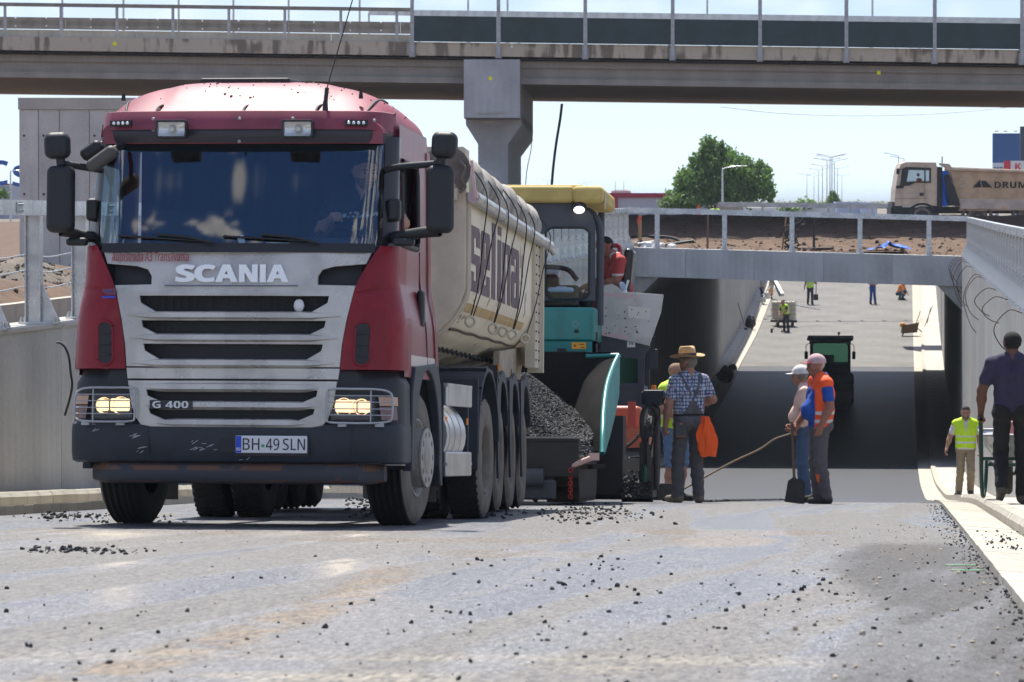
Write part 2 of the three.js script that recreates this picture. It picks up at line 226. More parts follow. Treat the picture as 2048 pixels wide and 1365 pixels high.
// ------------------------------------------------------------------ gutters and kerbs: single stones near by, long strips beyond
{
  const profile = (pts, len) => { const g = ext(pts, len - 0.014, { bevel: 0.007, bseg: 1 }); g.translate(0, 0, -(len - 0.014)); return geo(g); };
  const put = (g, m, par, name, u, v, dy) => { const o = shared(name, g, m, par, P(u, v, roadY(u) + dy)); o.rotation.order = 'YXZ'; o.rotation.y = -A; o.rotation.x = slopeAt(u + 0.2); };
  const R = rng(5), tones = [0.94, 1, 1.05, 0.9].map((k, i) => concrete([0.53 * k, 0.50 * k, 0.43 * k], 0.9, 1.1 + i * 0.2)), tk = [1, 0.95, 1.04].map((k, i) => concrete([0.50 * k, 0.475 * k, 0.41 * k], 0.9, 1.0 + i * 0.23));
  for (const side of [1, -1]) {
    const word = side > 0 ? 'right' : 'left', ve = side > 0 ? VR : VL, f = x => side * x;
    const L1 = side > 0 ? 0.5 : 0.4, L2 = side > 0 ? 0.5 : 0.6, a = side > 0 ? 8 : 33, b = side > 0 ? 62 : 60;
    const gut = struct('gutter_' + word, null, null, side > 0 ? 'pale concrete gutter slabs along the walkway of the walking men' : 'pale concrete gutter slabs below the wall behind the red truck');
    const ker = struct('kerb_' + word, null, null, side > 0 ? 'pale concrete kerb of the walkway beside the tall board-marked wall' : 'pale concrete kerb stones below the wall behind the red truck');
    const gh = side > 0 ? 0.035 : 0.078, kh = side > 0 ? 0.02 : 0.052;
    const gg = profile([[0, -0.25], [f(0.38), -0.25], [f(0.38), gh - 0.026], [0, gh]], L1), kg = profile([[0, -0.2], [f(0.15), -0.2], [f(0.15), 0.128], [f(0.03), 0.128], [0, 0.085]], L2);
    for (let u = a; u < b; u += L1) put(gg, tones[R() * 4 | 0], gut, 'slab', u, ve + f(0.004 * R()), 0.004 * (R() - 0.5));
    for (let u = a; u < b; u += L2) put(kg, tk[R() * 3 | 0], ker, 'kerb_stone', u, ve + f(0.385 + 0.005 * R()), kh - 0.035 * (side > 0) + 0.006 * (R() - 0.5));
    const strip = (v0, v1, dy, m, par, name, u0, u1, drop = 0.4) => mesh(name, [grid(1, 60, (s, t) => { const u = lerp(u0, u1, t); return P(u, ve + f(lerp(v0, v1, s)), roadY(u) + dy).toArray(); }), grid(1, 60, (s, t) => { const u = lerp(u0, u1, t); return P(u, ve + f(v0), roadY(u) + dy - drop * s).toArray(); })], m, par);
    strip(0, 0.39, gh - 0.016, tones[1], gut, 'slab_strip', b, 330); strip(0.388, 0.535, kh + 0.126 - 0.035 * (side > 0), tk[0], ker, 'kerb_strip', b, 330);
    if (a > 8) { strip(0, 0.39, gh - 0.016, tones[1], gut, 'slab_strip', -10, a); strip(0.388, 0.535, kh + 0.126 - 0.035 * (side > 0), tk[0], ker, 'kerb_strip', -10, a); }
    const vw = side > 0 ? 0.98 : 0.56;
    struct('walkway_' + word, grid(4, 120, (s, t) => { const u = lerp(-10, 330, t), v = ve + f(lerp(0.53, side > 0 ? 1.42 : 1.02, s)); return P(u, v, roadY(u) + (side > 0 ? 0.070 : 0.165) + 0.012 * (fbm(u * 2, v * 3, 4) - 0.5)).toArray(); }), M.concPale, side > 0 ? 'pale concrete walkway under the tall board-marked wall' : 'narrow gritty walkway at the foot of the wall behind the red truck');
  }
}

// ------------------------------------------------------------------ trench walls, cast in panels
const WR = 1.80, WL = -8.63;
const topR = curve([[0, -1.45], [58, -1.70], [138, -1.80], [200, -1.80], [330, -1.3]]), topL = curve([[0, -1.05], [41, -1.29], [45, -1.31], [102, -1.57], [138, -1.55], [200, -1.5], [330, -1.2]]);
{
  const panel = (u0, u1, v, t, top, gap = 0.012, low = 0.6) => { const g = new THREE.BoxGeometry(1, 1, 1), p = g.attributes.position; for (let i = 0; i < p.count; i++) { const u = p.getZ(i) < 0 ? u1 - gap : u0 + gap, vv = v + (p.getX(i) > 0 ? t / 2 : -t / 2); const y = p.getY(i) > 0 ? top(u) : roadY(u) - low, q = P(u, vv, y); p.setXYZ(i, q.x, q.y, q.z); } g.computeVertexNormals(); return g; };
  const R = rng(9);
  const wallMat = [0.95, 1.0, 1.06, 0.9].map(k => { const m = M.concWall.clone(); m.color = L(0.43 * k, 0.425 * k, 0.405 * k); return m; });
  const wallMatL = [0.97, 1.0, 1.04, 0.94].map((k, i) => mat([0.52 * k, 0.51 * k, 0.48 * k], 0.9, { map: rep(tConcrete, 0.24 + 0.02 * i), bumpMap: rep(tGrain, 1), bumpScale: 0.003 }));
  const uvWall = (g, k) => { const n = geo(g), q = n.attributes.position, uv = n.attributes.uv, nn = n.attributes.normal; for (let i = 0; i < q.count; i++) if (Math.abs(nn.getY(i)) < 0.5) { const [u] = uvOf(q.getX(i), q.getZ(i)); uv.setXY(i, u + k * 0.37, q.getY(i) + k * 1.3); } n.userData.keepUV = true; return n; };
  for (const [word, v, t, top, label] of [['right', WR, 0.45, topR, 'tall grey board-marked concrete retaining wall above the walkway'], ['left', WL, -0.45, topL, 'grey concrete retaining wall behind the red truck']]) {
    const w = struct('retaining_wall_' + word, null, null, label);
    const vc = v + t / 2, T = Math.abs(t);
    let k = 0;
    for (const [a, b, st] of [[word === 'left' ? 31.6 : 22, 138, word === 'left' ? 5.95 : 4.0], [200, 330, 6.5]]) for (let u = a; u < b - 0.1; u += st) mesh('panel', uvWall(panel(u, Math.min(u + st, b), vc, T, top), ++k), (word === 'left' ? wallMatL : wallMat)[R() * 4 | 0], w);
    mesh('joint_filler', panel(word === 'left' ? 31.6 : 22, 138, vc, T - 0.05, u => top(u) - 0.04, 0), M.conc, w);
    mesh('joint_filler', panel(200, 330, vc, T - 0.05, u => top(u) - 0.04, 0), M.conc, w);
    if (word === 'left') mesh('coping', [...Array(18)].map((_, i) => beam(P(31.6 + i * 5.95, vc - 0.02, top(31.6 + i * 5.95) + 0.02), P(31.55 + (i + 1) * 5.95, vc - 0.02, top(31.55 + (i + 1) * 5.95) + 0.02), 0.54, 0.04)), M.concPale, w);
  }
  // ---------------- underpass: walls, roof slab, portal beam and haunches
  const up = struct('underpass', null, null, 'concrete underpass carrying soil and a railing over the carriageway');
  const yb = v => lerp(-2.46, -2.76, (v - WL) / (WR - WL)), yt = v => lerp(-1.53, -1.80, (v - WL) / (WR - WL));
  mesh('side_wall', panel(138.02, 199.98, WR + 0.225, 0.45, () => -1.9, 0), M.conc, up); mesh('side_wall', panel(138.02, 199.98, WL - 0.225, 0.45, () => -1.7, 0), M.conc, up);
  const slab = (u0, u1, top, bot, v0 = WL, v1 = WR) => { const g = new THREE.BoxGeometry(1, 1, 1), p = g.attributes.position; for (let i = 0; i < p.count; i++) { const u = p.getZ(i) < 0 ? u1 : u0, v = p.getX(i) > 0 ? v1 : v0, q = P(u, v, p.getY(i) > 0 ? top(v) : bot(v)); p.setXYZ(i, q.x, q.y, q.z); } g.computeVertexNormals(); return g; };
  mesh('roof_slab', slab(138.9, 199.98, v => yt(v) - 0.25, v => yb(v) + 0.06, WL + 0.003, WR - 0.003), M.conc, up);
  const n = 5, beamMats = [1.05, 0.97, 1.02, 0.93, 1.0].map((k, i) => concrete([0.60 * k, 0.61 * k, 0.61 * k], 0.85, 2.1 + 0.3 * i));
  for (let i = 0; i < n; i++) mesh('portal_beam', slab(137.85, 138.85, yt, yb, lerp(WL - 0.6, WR + 0.0, i / n) + 0.004, lerp(WL - 0.6, WR + 0.0, (i + 1) / n) - 0.004), beamMats[i], up);
  for (const s of [1, -1]) { const v = s > 0 ? WR : WL, y = yb(v); const a = P(138.0, v, 0), mk = (u) => [[v, y + 0.02], [v - s * 0.78, y + 0.02], [v, y - 0.76]].map(([q, h]) => P(u, q, h).toArray()); mesh('haunch', loft([mk(137.95), mk(199.9)], true, true), M.conc, up); }
  mesh('far_beam', slab(199.99, 200.6, v => yt(v), v => yb(v) - 0.1, WL - 0.3, WR + 0.3), M.conc, up);
}

// ------------------------------------------------------------------ ground beside and over the trench
const heapAt = (u, v, list) => { let h = 0; for (const [cu, cv, ru, rv, hh] of list) h = Math.max(h, hh * Math.exp(-(((u - cu) / ru) ** 2 + ((v - cv) / rv) ** 2))); return h; };
const heapsL = [[62, -12.9, 4, 1.2, 0.75], [72, -15.8, 6, 2.4, 1.15], [88, -18.2, 5, 2.5, 1.0], [104, -21.5, 7, 3, 1.0], [95, -22, 10, 3, 0.9], [72, -22, 9, 3, 1.1], [112, -25, 9, 6, 0.9], [52, -13, 4, 1.2, 0.4]];
function landY(u, v) {
  const base = v < 0 ? topL(clamp(u, 0, 330)) - 0.12 : topR(clamp(u, 0, 330)) - 0.1;
  const far = sstep(150, 260, u), b = lerp(base, -1.5, far) + 0.05 * (fbm(u * 0.3, v * 0.3, 3) - 0.5);
  const over = sstep(139.5, 143, u) * sstep(200, 192, u) * sstep(-26, -15, v) * sstep(14, 8, v);
  const mound = -1.62 + 0.16 * (fbm(u * 2.3, v * 2.3, 18, 3) - 0.5) + 0.98 * sstep(141, 166, u + 2 * (fbm(v * 0.2, u * 0.1, 5) - 0.5)) - 0.5 * sstep(172, 200, u) + 0.10 * (fbm(u * 1.1, v * 1.1, 8, 4) - 0.5) + 0.08 * (fbm(v * 0.35, u * 0.2, 2) - 0.5);
  let y = lerp(b, Math.max(b, mound), over);
  if (v < -9.6) y -= 0.85 * sstep(-10.5, -13.5, v) * sstep(48, 60, u) * sstep(240, 200, u) * (1 - over); if (v < -9) { const h = heapAt(u, v, heapsL); y += h * (0.75 + 0.5 * fbm(u * 1.1, v * 1.1, 6, 4)) + (h > 0.05 ? 0.12 * (fbm(u * 3, v * 3, 7, 3) - 0.5) : 0); }
  return y;
}
{
  const band = (u0, u1, v0, v1, nu, nv, pow = 1) => grid(nv, nu, (s, t) => { const u = lerp(u0, u1, t), v = lerp(v0, v1, Math.pow(s, pow)); return P(u, v, landY(u, v)).toArray(); });
  struct('soil_ground', [band(139, 200, WL - 0.44, WR + 0.44, 240, 80), band(20, 345, WL - 0.44, -60, 260, 110, 1.5), band(20, 345, WR + 0.44, 60, 130, 40, 1.5)], M.soil, 'bare brown soil around and over the trench');
  struct('far_ground', [band(20, 345, -60, -1800, 40, 20, 2), band(20, 345, 60, 1800, 40, 20, 2), grid(40, 30, (s, t) => { const u = 345 + 4500 * t * t, v = lerp(-2500, 2500, s); return P(u, v, -1.5 + 0 * u).toArray(); })], M.gravelGrey, 'flat dry land reaching to the horizon');
}
// ------------------------------------------------------------------ galvanised railings on the trench walls and over the portal
function postGeo(h, s) {                                   // H section on a base plate; the stiffener points to +x * s
  return geo([box(0.012, h, 0.15, [0.075, h / 2, 0]), box(0.012, h, 0.15, [-0.075, h / 2, 0]), box(0.138, h, 0.010, [0, h / 2, 0]), box(0.40, 0.02, 0.24, [0.06 * s, 0.012, 0]),
    ext([[0.081 * s, 0.022], [0.25 * s, 0.022], [0.25 * s, 0.05], [0.10 * s, 0.40], [0.081 * s, 0.40]], 0.014).translate(0, 0, -0.007),
    ...[[-0.11, -0.09], [-0.11, 0.09], [0.23, -0.09], [0.23, 0.09]].flatMap(([x, z]) => [cyl(0.016, 0.016, 0.05, [x * s, 0.045, z], [0, 0, 0], 6), cyl(0.026, 0.026, 0.02, [x * s, 0.032, z], [0, 0, 0], 6)])]);
}
{
  const H = 1.10;
  for (const [name, label, vv, top, s, u0, u1, st] of [
    ['guard_railing', 'galvanised railing with heavy posts on the wall behind the red truck', WL - 0.20, topL, 1, 33.3, 137.6, 2.45],
    ['guard_railing', 'galvanised railing whose heavy posts line the top of the tall board-marked wall', WR + 0.20, topR, -1, 30, 137.6, 2.3]]) {
    const t = thing(name, label, 'railing'), g = postGeo(H, s), us = []; let lift = s > 0 ? 0.04 : 0;
    for (let u = u0; u <= u1; u += st) us.push(u);
    for (const u of us) { shared('post', g, M.galv, t, P(u, vv, top(u) + lift), -A); }
    for (let i = 0; i < us.length; i += 2) {                // rail lengths of two bays, joined by splice plates
      const a = us[i] - st / 2 + 0.01, b = us[Math.min(i + 2, us.length - 1)] - (i + 2 < us.length ? st / 2 : -0.4);
      const p = P(a, vv, top(a) + lift + H + 0.08), q = P(b, vv, top(b) + lift + H + 0.08);
      const r = mesh('rail', [beam(p, q, 0.15, 0.15)], M.galv, t);
      const c = P(a, vv, top(a) + lift + H + 0.08), d = P(a + 0.3, vv, top(a + 0.3) + lift + H + 0.08);
      mesh('splice_plate', [beam(c, d, 0.165, 0.11), ...[0.05, 0.12, 0.19, 0.26].flatMap(k => [-0.03, 0.03].map(y => cyl(0.012, 0.012, 0.19, P(a + k, vv, top(a) + lift + H + 0.08 + y).toArray(), [0, -A, Math.PI / 2], 6)))], M.galvDull, r);
    }
    if (s > 0) for (const y of [0.42, 0.58, 0.74]) mesh('cable', tube(us.slice(0, 16).flatMap(u => [P(u, vv - 0.09, top(u) + y), P(u + st / 2, vv - 0.09, top(u) + y - 0.035)]), 0.008, 120, 5), M.galv, t);
  }
  const t = thing('guard_railing', 'galvanised railing across the concrete beam over the underpass', 'railing'), g = postGeo(1.12, -1);
  const yt = v => lerp(-1.53, -1.80, (v - WL) / (WR - WL)), vs = [1314, 1449.5, 1584.6, 1720.6, 1858].map(px => { const D = 138.4; return (px - 1024) / FPX * D * CA - D * SA; });
  for (const v of vs) shared('post', g, M.galv, t, P(138.4, v, yt(v) - 0.01), -A + Math.PI / 2);
  const vA = WL - 0.3, vB = WR + 0.25, n = 3;
  for (let i = 0; i < n; i++) { const a = lerp(vA, vB, i / n) + 0.004, b = lerp(vA, vB, (i + 1) / n) - 0.004; mesh('rail', [beam(P(138.4, a, yt(a) + 1.20), P(138.4, b, yt(b) + 1.20), 0.15, 0.17), ...(i ? [-0.12, -0.05, 0.05, 0.12].flatMap(k => [-0.03, 0.03].map(y => cyl(0.014, 0.014, 0.02, P(138.315, a + k, yt(a) + 1.2 + y).toArray(), [Math.PI / 2, 0, 0], 6))) : [])], M.galv, t); }
}

// ------------------------------------------------------------------ the overpass: D = 154 m in front, 27 m wide, falling slightly
{
  const D0 = 154, D1 = 181, K = FPX / D0, gr = X => -0.0132 * X;
  const t = thing('overpass_bridge', 'weathered concrete road overpass on precast girders spanning above the site', 'bridge', [0, 0, -D0]);
  const X0 = -24, X1 = 24, bb = (x0, x1, y0, y1, z0, z1) => { const g = new THREE.BoxGeometry(1, 1, 1), p = g.attributes.position; for (let i = 0; i < p.count; i++) { const x = p.getX(i) > 0 ? x1 : x0; p.setXYZ(i, x, (p.getY(i) > 0 ? y1 : y0) + gr(x), p.getZ(i) > 0 ? z0 : z1); } g.computeVertexNormals(); return g; };
  const R = rng(21), stain = tex(1024, 128, (x, y) => { const n = fbm(x * 150, y * 1.2, 3, 3, 150), m = fbm(x * 34, y * 2, 9, 4, 34); const k = sstep(0.52, 0.72, n * 0.6 + m * 0.5); const v = lerp(1, 0.33, k * 0.9); return [v * (0.95 + 0.1 * m), v * 0.94, v * 0.86]; });
  const edgeM = mat([0.50, 0.465, 0.40], 0.9, { map: rep(stain, 1 / 24, 1 / 1.2), bumpMap: rep(tGrain, 1), bumpScale: 0.006 });
  for (let x = X0; x < X1; x += 3) mesh('edge_beam', bb(x + 0.004, x + 2.996, 5.11, 5.59, 0.35, -0.9), edgeM, t);
  mesh('deck_slab', bb(X0, X1, 4.98, 5.45, -0.9, -27), M.conc, t);
  mesh('drain_pipe', [bar([X0, 5.04 + gr(X0), 0.02], [X1, 5.04 + gr(X1), 0.02], 0.06, 10), ...[...Array(30)].map((_, i) => box(0.05, 0.16, 0.1, [X0 + 0.9 + i * 1.6, 5.06 + gr(X0 + 0.9 + i * 1.6), 0.0]))], M.blackGloss, t);
  const girderM = concrete([0.40, 0.385, 0.36], 0.88, 2.6);
  // girders: I beams side by side, in spans between the piers (pier axis at X = -0.7)
  for (const [a, b] of [[X0, -1.72], [0.30, X1]]) for (let k = 0; k < 16; k++) { const z = -0.25 - k * 1.68; mesh('girder', [bb(a, b, 4.15, 4.36, z, z - 1.30), bb(a, b, 4.36, 4.74, z - 0.16, z - 1.14), bb(a, b, 4.74, 4.979, z - 0.02, z - 1.28)], girderM, t); }
  for (const x of [-7, 9, 16]) mesh('cross_beam', bb(x, x + 0.25, 4.2, 4.9, -1.3, -26.4), M.conc, t);
  // piers: cap and a wall that narrows to its neck
  const pier = (xc, sk) => { const ring = (z, pts) => pts.map(([x, y]) => [xc + x + sk * -z, y + gr(xc), z]);
    const p = mesh('pier', [loft([ring(0.42, [[-1, 2.92], [1, 2.92], [1, 5.0], [-1, 5.0]]), ring(-23, [[-1, 2.62], [1, 2.62], [1, 4.99], [-1, 4.99]])], true, true),
      loft([ring(-1.6, [[-1, 3.1], [-1, 2.70], [-0.56, 2.0], [-0.56, -3], [0.52, -3], [0.52, 2.0], [1, 2.70], [1, 3.1]]), ring(-22.5, [[-1, 3.0], [-1, 2.4], [-0.56, 1.75], [-0.56, -3], [0.52, -3], [0.52, 1.75], [1, 2.4], [1, 3.0]])], true, true)], concrete([0.52, 0.545, 0.58], 0.85, 3.3), t);
    mesh('lifting_rail', [box(0.9, 0.07, 0.06, [xc - 0.05, 3.12, 0.44]), box(0.6, 0.07, 0.06, [xc - 0.05, 2.78, -0.2])], M.concPale, p); return p; };
  pier(-0.71, 0.025);
  // parapets: guard rail and handrail first, screens with clear panes further on
  const screenX = [825, 997, 1170, 1344, 1518, 1690, 1866, 2040, 2214].map(px => (px - 1024) / K);
  const postG = geo(box(0.10, 1.16, 0.08, [0, 0.58, 0]));
  for (let px = 13 - 112 * 3; px < 800; px += 111.7) { const x = (px - 1024) / K; shared('rail_post', postG, M.galvDull, t, [x, 5.59 + gr(x), 0.12]); }
  const brown = mat([0.27, 0.25, 0.22], 0.7, { map: rep(tDirt, 0.7) });
  mesh('handrail', bb(X0, screenX[0] - 0.06, 6.68, 6.81, 0.17, 0.07), brown, t);
  for (let x = X0; x < screenX[0] - 0.1; x += 4) { const e = Math.min(x + 3.99, screenX[0] - 0.08), q = mesh('guard_beam', [bb(x, e, 6.18, 6.32, -0.35, -0.42), bb(x, e, 6.05, 6.18, -0.40, -0.46), bb(x, e, 5.90, 6.05, -0.35, -0.42)], mat([0.30, 0.28, 0.25], 0.6, { metalness: 0.3, map: rep(tDirt, 0.8) }), t); mesh('bolt', [0.9, 2.2, 3.3].flatMap(k => x + k < e ? [6.25, 5.97].map(y => sph(0.035, [x + k, y + gr(x), -0.33])) : [sph(0.02, [x + 0.1, 6.2 + gr(x), -0.34])]), M.white, q); }
  for (let x = X0; x < screenX[0]; x += 3.5) mesh('parapet_wall', bb(x + 0.01, Math.min(x + 3.49, screenX[0]), 5.45, 5.88, -0.55, -0.75), M.conc, t);
  const green = mat([0.030, 0.055, 0.060], 0.6, { map: rep(tDirt, 0.4) }), clear = mat([0.95, 0.97, 0.98], 0.05, { transmission: 1, thickness: 0, ior: 1.2 });
  const sp = geo([box(0.13, 2.9, 0.012, [0, 0.93, 0.05]), box(0.13, 2.9, 0.012, [0, 0.93, -0.05]), box(0.012, 2.9, 0.09, [0, 0.93, 0]), box(0.22, 0.42, 0.03, [0, -0.36, -0.07])]);
  screenX.forEach((x, i) => { shared('screen_post', sp, M.galvDull, t, [x, 5.62 + gr(x), 0.45]); if (i + 1 < screenX.length) { const b = screenX[i + 1]; mesh('screen_panel', bb(x + 0.068, b - 0.068, 5.605, 6.087, 0.48, 0.42), green, t); mesh('screen_panel', bb(x + 0.068, b - 0.068, 6.088, 6.52, 0.478, 0.42), green, t); mesh('clear_panel', bb(x + 0.068, b - 0.068, 6.54, 8.4, 0.46, 0.45), clear, t); } });
  mesh('far_guard_beam', bb(-6, X1, 7.66, 7.90, -26.4, -26.5), M.galvDull, t);
  for (let i = 0; i < 15; i++) { const x = -6 + i * 2.1; shared('far_guard_post', geoCache('fgp', () => geo(box(0.08, 2.3, 0.08, [0, 1.15, 0]))), M.galvDull, t, [x, 5.45 + gr(x), -26.55]); }
  for (const px of [112, 236, 348, 459, 571, 715, 935, 1015, 1420, 1755]) { const x = (px - 1024) / K; shared('light_pole', geoCache('lpp', () => geo(cyl(0.03, 0.05, 5, [0, 2.5, 0], [0, 0, 0], 8))), M.galvDull, t, [x * 1.1, 5.45 + gr(x), -18]); }
  for (const [px, py, z] of [[232, 89, 0.36], [981, 158, 0.43], [1757, 146, 0.0]]) mesh('survey_mark', box(0.13, 0.13, 0.012, [(px - 1024) / K, (HORIZON - py) / K, z]), M.yellowMark, t);
  // loose cables under the deck
  const c1 = thing('hanging_cable', 'thick black cable dangling from the overpass above the paver', 'cable'); mesh('cable', tube([atPx(1124, 208, 172), atPx(1120, 240, 172), atPx(1112, 290, 172), atPx(1106, 340, 172), atPx(1102, 392, 172)], 0.06, 40, 6), M.black, c1);
  const c2 = thing('hanging_wire', 'thin pale wire dangling beside the bridge pier', 'wire'); mesh('wire', tube([atPx(1064, 262, 171), atPx(1062, 300, 171), atPx(1054, 340, 171), atPx(1050, 385, 171)], 0.018, 30, 5), M.galvDull, c2);
  const c3 = thing('overhead_wire', 'thin wire sagging across the sky below the overpass', 'wire'); mesh('wire', tube([atPx(1440, 214, 260), atPx(1560, 227, 260), atPx(1720, 232, 260), atPx(1900, 226, 260), atPx(2100, 206, 260)], 0.02, 40, 5), M.galvDull, c3);
}
// ------------------------------------------------------------------ the new pier beyond the overpass
{
  const D = 125, k = D / FPX, X0 = (38 - 1024) * k, X1 = (330 - 1024) * k, y1 = (HORIZON - 196) * k;
  const t = thing('bridge_pier_wall', 'tall new grey concrete pier wall with formwork joints beyond the overpass', 'wall', [0, 0, -D]), cuts = [38, 77, 119, 179, 240, 330].map(p => (p - 1024) * k);
  mesh('cap_strip', box(X1 - X0 + 0.04, 0.34, 1.5, [(X0 + X1) / 2, y1 - 0.17, -0.72]), M.concPale, t);
  for (let i = 0; i + 1 < cuts.length; i++) { const w = cuts[i + 1] - cuts[i] - 0.02, c = (cuts[i] + cuts[i + 1]) / 2, m = concrete([0.66 - 0.03 * (i % 3), 0.66 - 0.03 * (i % 3), 0.64 - 0.03 * (i % 3)], 0.88, 3.1 + i * 0.3); for (const [a, b] of [[y1 - 0.35, -0.6], [-0.615, -2.6]]) mesh('wall_panel', box(w, a - b, 1.4, [c, (a + b) / 2, -0.72]), m, t); mesh('tie_hole', [0.5, 2.2].flatMap(y => [cyl(0.035, 0.035, 0.02, [cuts[i] + 0.15, y1 - 0.6 - y, -0.015], [Math.PI / 2, 0, 0], 10)]), M.black, t); }
  mesh('core', box(X1 - X0 - 0.1, y1 + 2.4, 1.3, [(X0 + X1) / 2, (y1 - 2.5) / 2, -0.74]), M.conc, t);
}
// ------------------------------------------------------------------ shared wheel: axis along x, outer face at +x
const MT = {
  tread: mat([0.022, 0.021, 0.020], 0.9, { bumpMap: rep(tGrain, 3), bumpScale: 0.003 }), wall: mat([0.19, 0.17, 0.145], 0.9, { map: rep(tDirt, 2) }), rim: mat([0.42, 0.41, 0.38], 0.5, { metalness: 0.3, map: rep(tDirt, 1.5) }), dustyRim: mat([0.24, 0.22, 0.185], 0.85, { map: rep(tDirt, 2) }),
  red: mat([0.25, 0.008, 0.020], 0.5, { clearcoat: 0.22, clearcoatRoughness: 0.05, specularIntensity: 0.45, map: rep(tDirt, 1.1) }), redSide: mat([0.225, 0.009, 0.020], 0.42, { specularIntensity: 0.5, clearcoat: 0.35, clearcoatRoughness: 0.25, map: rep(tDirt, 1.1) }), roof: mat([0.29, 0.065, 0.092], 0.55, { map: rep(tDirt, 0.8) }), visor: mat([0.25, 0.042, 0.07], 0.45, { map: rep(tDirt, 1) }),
  silver: mat([0.57, 0.55, 0.51], 0.45, { metalness: 0.25, map: rep(tDirt, 1.0), roughnessMap: rep(tSmudge, 1) }), slate: mat([0.021, 0.029, 0.042], 0.55, { map: rep(tDirt, 1.2), bumpMap: rep(tGrain, 4), bumpScale: 0.001 }), slateDark: mat([0.013, 0.015, 0.018], 0.55),
  cream: mat([0.62, 0.56, 0.43], 0.55, { map: rep(tDirt, 0.55) }), alu: mat([0.62, 0.63, 0.64], 0.35, { metalness: 0.8, map: rep(tDirt, 0.9) }), chrome: mat([0.75, 0.76, 0.78], 0.15, { metalness: 1 }),
  glass: mat([0.72, 0.86, 0.90], 0.02, { transmission: 1, thickness: 0, ior: 2.1 }), lens: mat([0.96, 0.97, 0.98], 0.06, { transmission: 1, thickness: 0, ior: 1.45 }), amber: mat([0.95, 0.30, 0.05], 0.25), badge: mat([0.80, 0.81, 0.82], 0.3, { metalness: 0.5 }),
};
function wheel(parent, R, W, pos, opt = {}) {
  const w = new THREE.Group(); w.name = opt.name || 'wheel'; w.position.set(...pos); w.rotation.order = 'YXZ'; w.rotation.y = (opt.steer || 0) + (opt.side < 0 ? Math.PI : 0); parent.add(w);
  const rr = R * 0.56, h = W / 2, pr = [[rr, -h * 0.86], [R * 0.72, -h], [R * 0.9, -h * 0.98], [R * 0.975, -h * 0.80]];
  const gr = opt.lug ? 0 : 5; for (let i = 0; i < gr; i++) { const c = lerp(-0.62, 0.62, i / (gr - 1)) * h, e = 0.009; pr.push([R, c - e - 0.012], [R - 0.016, c - e], [R - 0.016, c + e], [R, c + e + 0.012]); }
  if (!gr) pr.push([R * 0.985, -h * 0.7], [R * 0.985, h * 0.7]);
  pr.push([R * 0.975, h * 0.80]);
  const tread = lathe(pr, 56, [0, 0, 0], [0, 0, -Math.PI / 2]), lugs = [];
  if (opt.lug) for (let k = 0; k < 44; k++) for (const s of [-1, 1]) { const a = (k + (s > 0 ? 0.5 : 0)) / 44 * Math.PI * 2; const g = box(W * 0.42, 0.022, 0.042, [0, 0, 0], [0, s * 0.42, 0]); lugs.push(g.translate(s * W * 0.23, R * 0.99, 0).rotateX(a)); }
  mesh('tyre_tread', [tread, ...lugs], MT.tread, w);
  const sw = lathe([[R * 0.97, h * 0.82], [R * 0.90, h * 0.985], [R * 0.86, h * 0.95], [R * 0.83, h * 1.0], [R * 0.70, h * 1.01], [R * 0.66, h * 0.97], [R * 0.64, h * 0.99], [rr, h * 0.86]], 56, [0, 0, 0], [0, 0, -Math.PI / 2]);
  mesh('tyre_wall', sw, opt.wall || MT.wall, w);
  if (opt.hub === 'cap') {
    mesh('rim', lathe([[rr, h * 0.86], [rr * 1.03, h * 0.93], [rr * 0.97, h * 0.95], [rr * 0.92, h * 0.6], [rr * 0.86, h * 0.45], [rr * 0.70, h * 0.55], [rr * 0.66, h * 0.9]], 48, [0, 0, 0], [0, 0, -Math.PI / 2]), MT.rim, w);
    const ring = []; for (let k = 0; k < 40; k++) { const a = k / 40 * Math.PI * 2; ring.push([Math.cos(a) * rr * 0.78, Math.sin(a) * rr * 0.78]); }
    const holes = []; for (let k = 0; k < 10; k++) { const a = k / 10 * Math.PI * 2, hl = []; for (let i = 0; i < 10; i++) { const b = -i / 10 * Math.PI * 2; hl.push([Math.cos(a) * rr * 0.62 + Math.cos(b) * 0.024, Math.sin(a) * rr * 0.62 + Math.sin(b) * 0.024]); } holes.push(hl); }
    const cap = mesh('hub_cap', [ext(ring, 0.012, { holes, bevel: 0.004 }).translate(0, 0, h + 0.055).rotateY(Math.PI / 2), lathe([[rr * 0.78, h * 0.75], [rr * 0.79, h + 0.05]], 40, [0, 0, 0], [0, 0, -Math.PI / 2]), lathe([[0, h + 0.085], [rr * 0.40, h + 0.08], [rr * 0.43, h + 0.068]], 32, [0, 0, 0], [0, 0, -Math.PI / 2])], MT.rim, w);
    mesh('hub_well', cyl(rr * 0.77, rr * 0.77, 0.01, [h + 0.03, 0, 0], [0, 0, Math.PI / 2], 32), M.black, cap);
  } else {
    mesh('rim', lathe([[rr, h * 0.86], [rr * 1.04, h * 0.93], [rr * 0.98, h * 0.95], [rr * 0.93, h * 0.5], [rr * 0.90, -h * 0.1], [rr * 0.62, -h * 0.25], [rr * 0.50, h * 0.25], [rr * 0.42, h * 0.30], [rr * 0.40, h * 0.62], [0, h * 0.66]], 48, [0, 0, 0], [0, 0, -Math.PI / 2]), opt.rim || MT.dustyRim, w);
    mesh('wheel_nut', [...Array(10)].map((_, k) => cyl(0.016, 0.016, 0.05, [h * 0.28, Math.cos(k * 0.628) * rr * 0.55, Math.sin(k * 0.628) * rr * 0.55], [0, 0, Math.PI / 2], 6)), M.darkSteel, w);
  }
  return w;
}
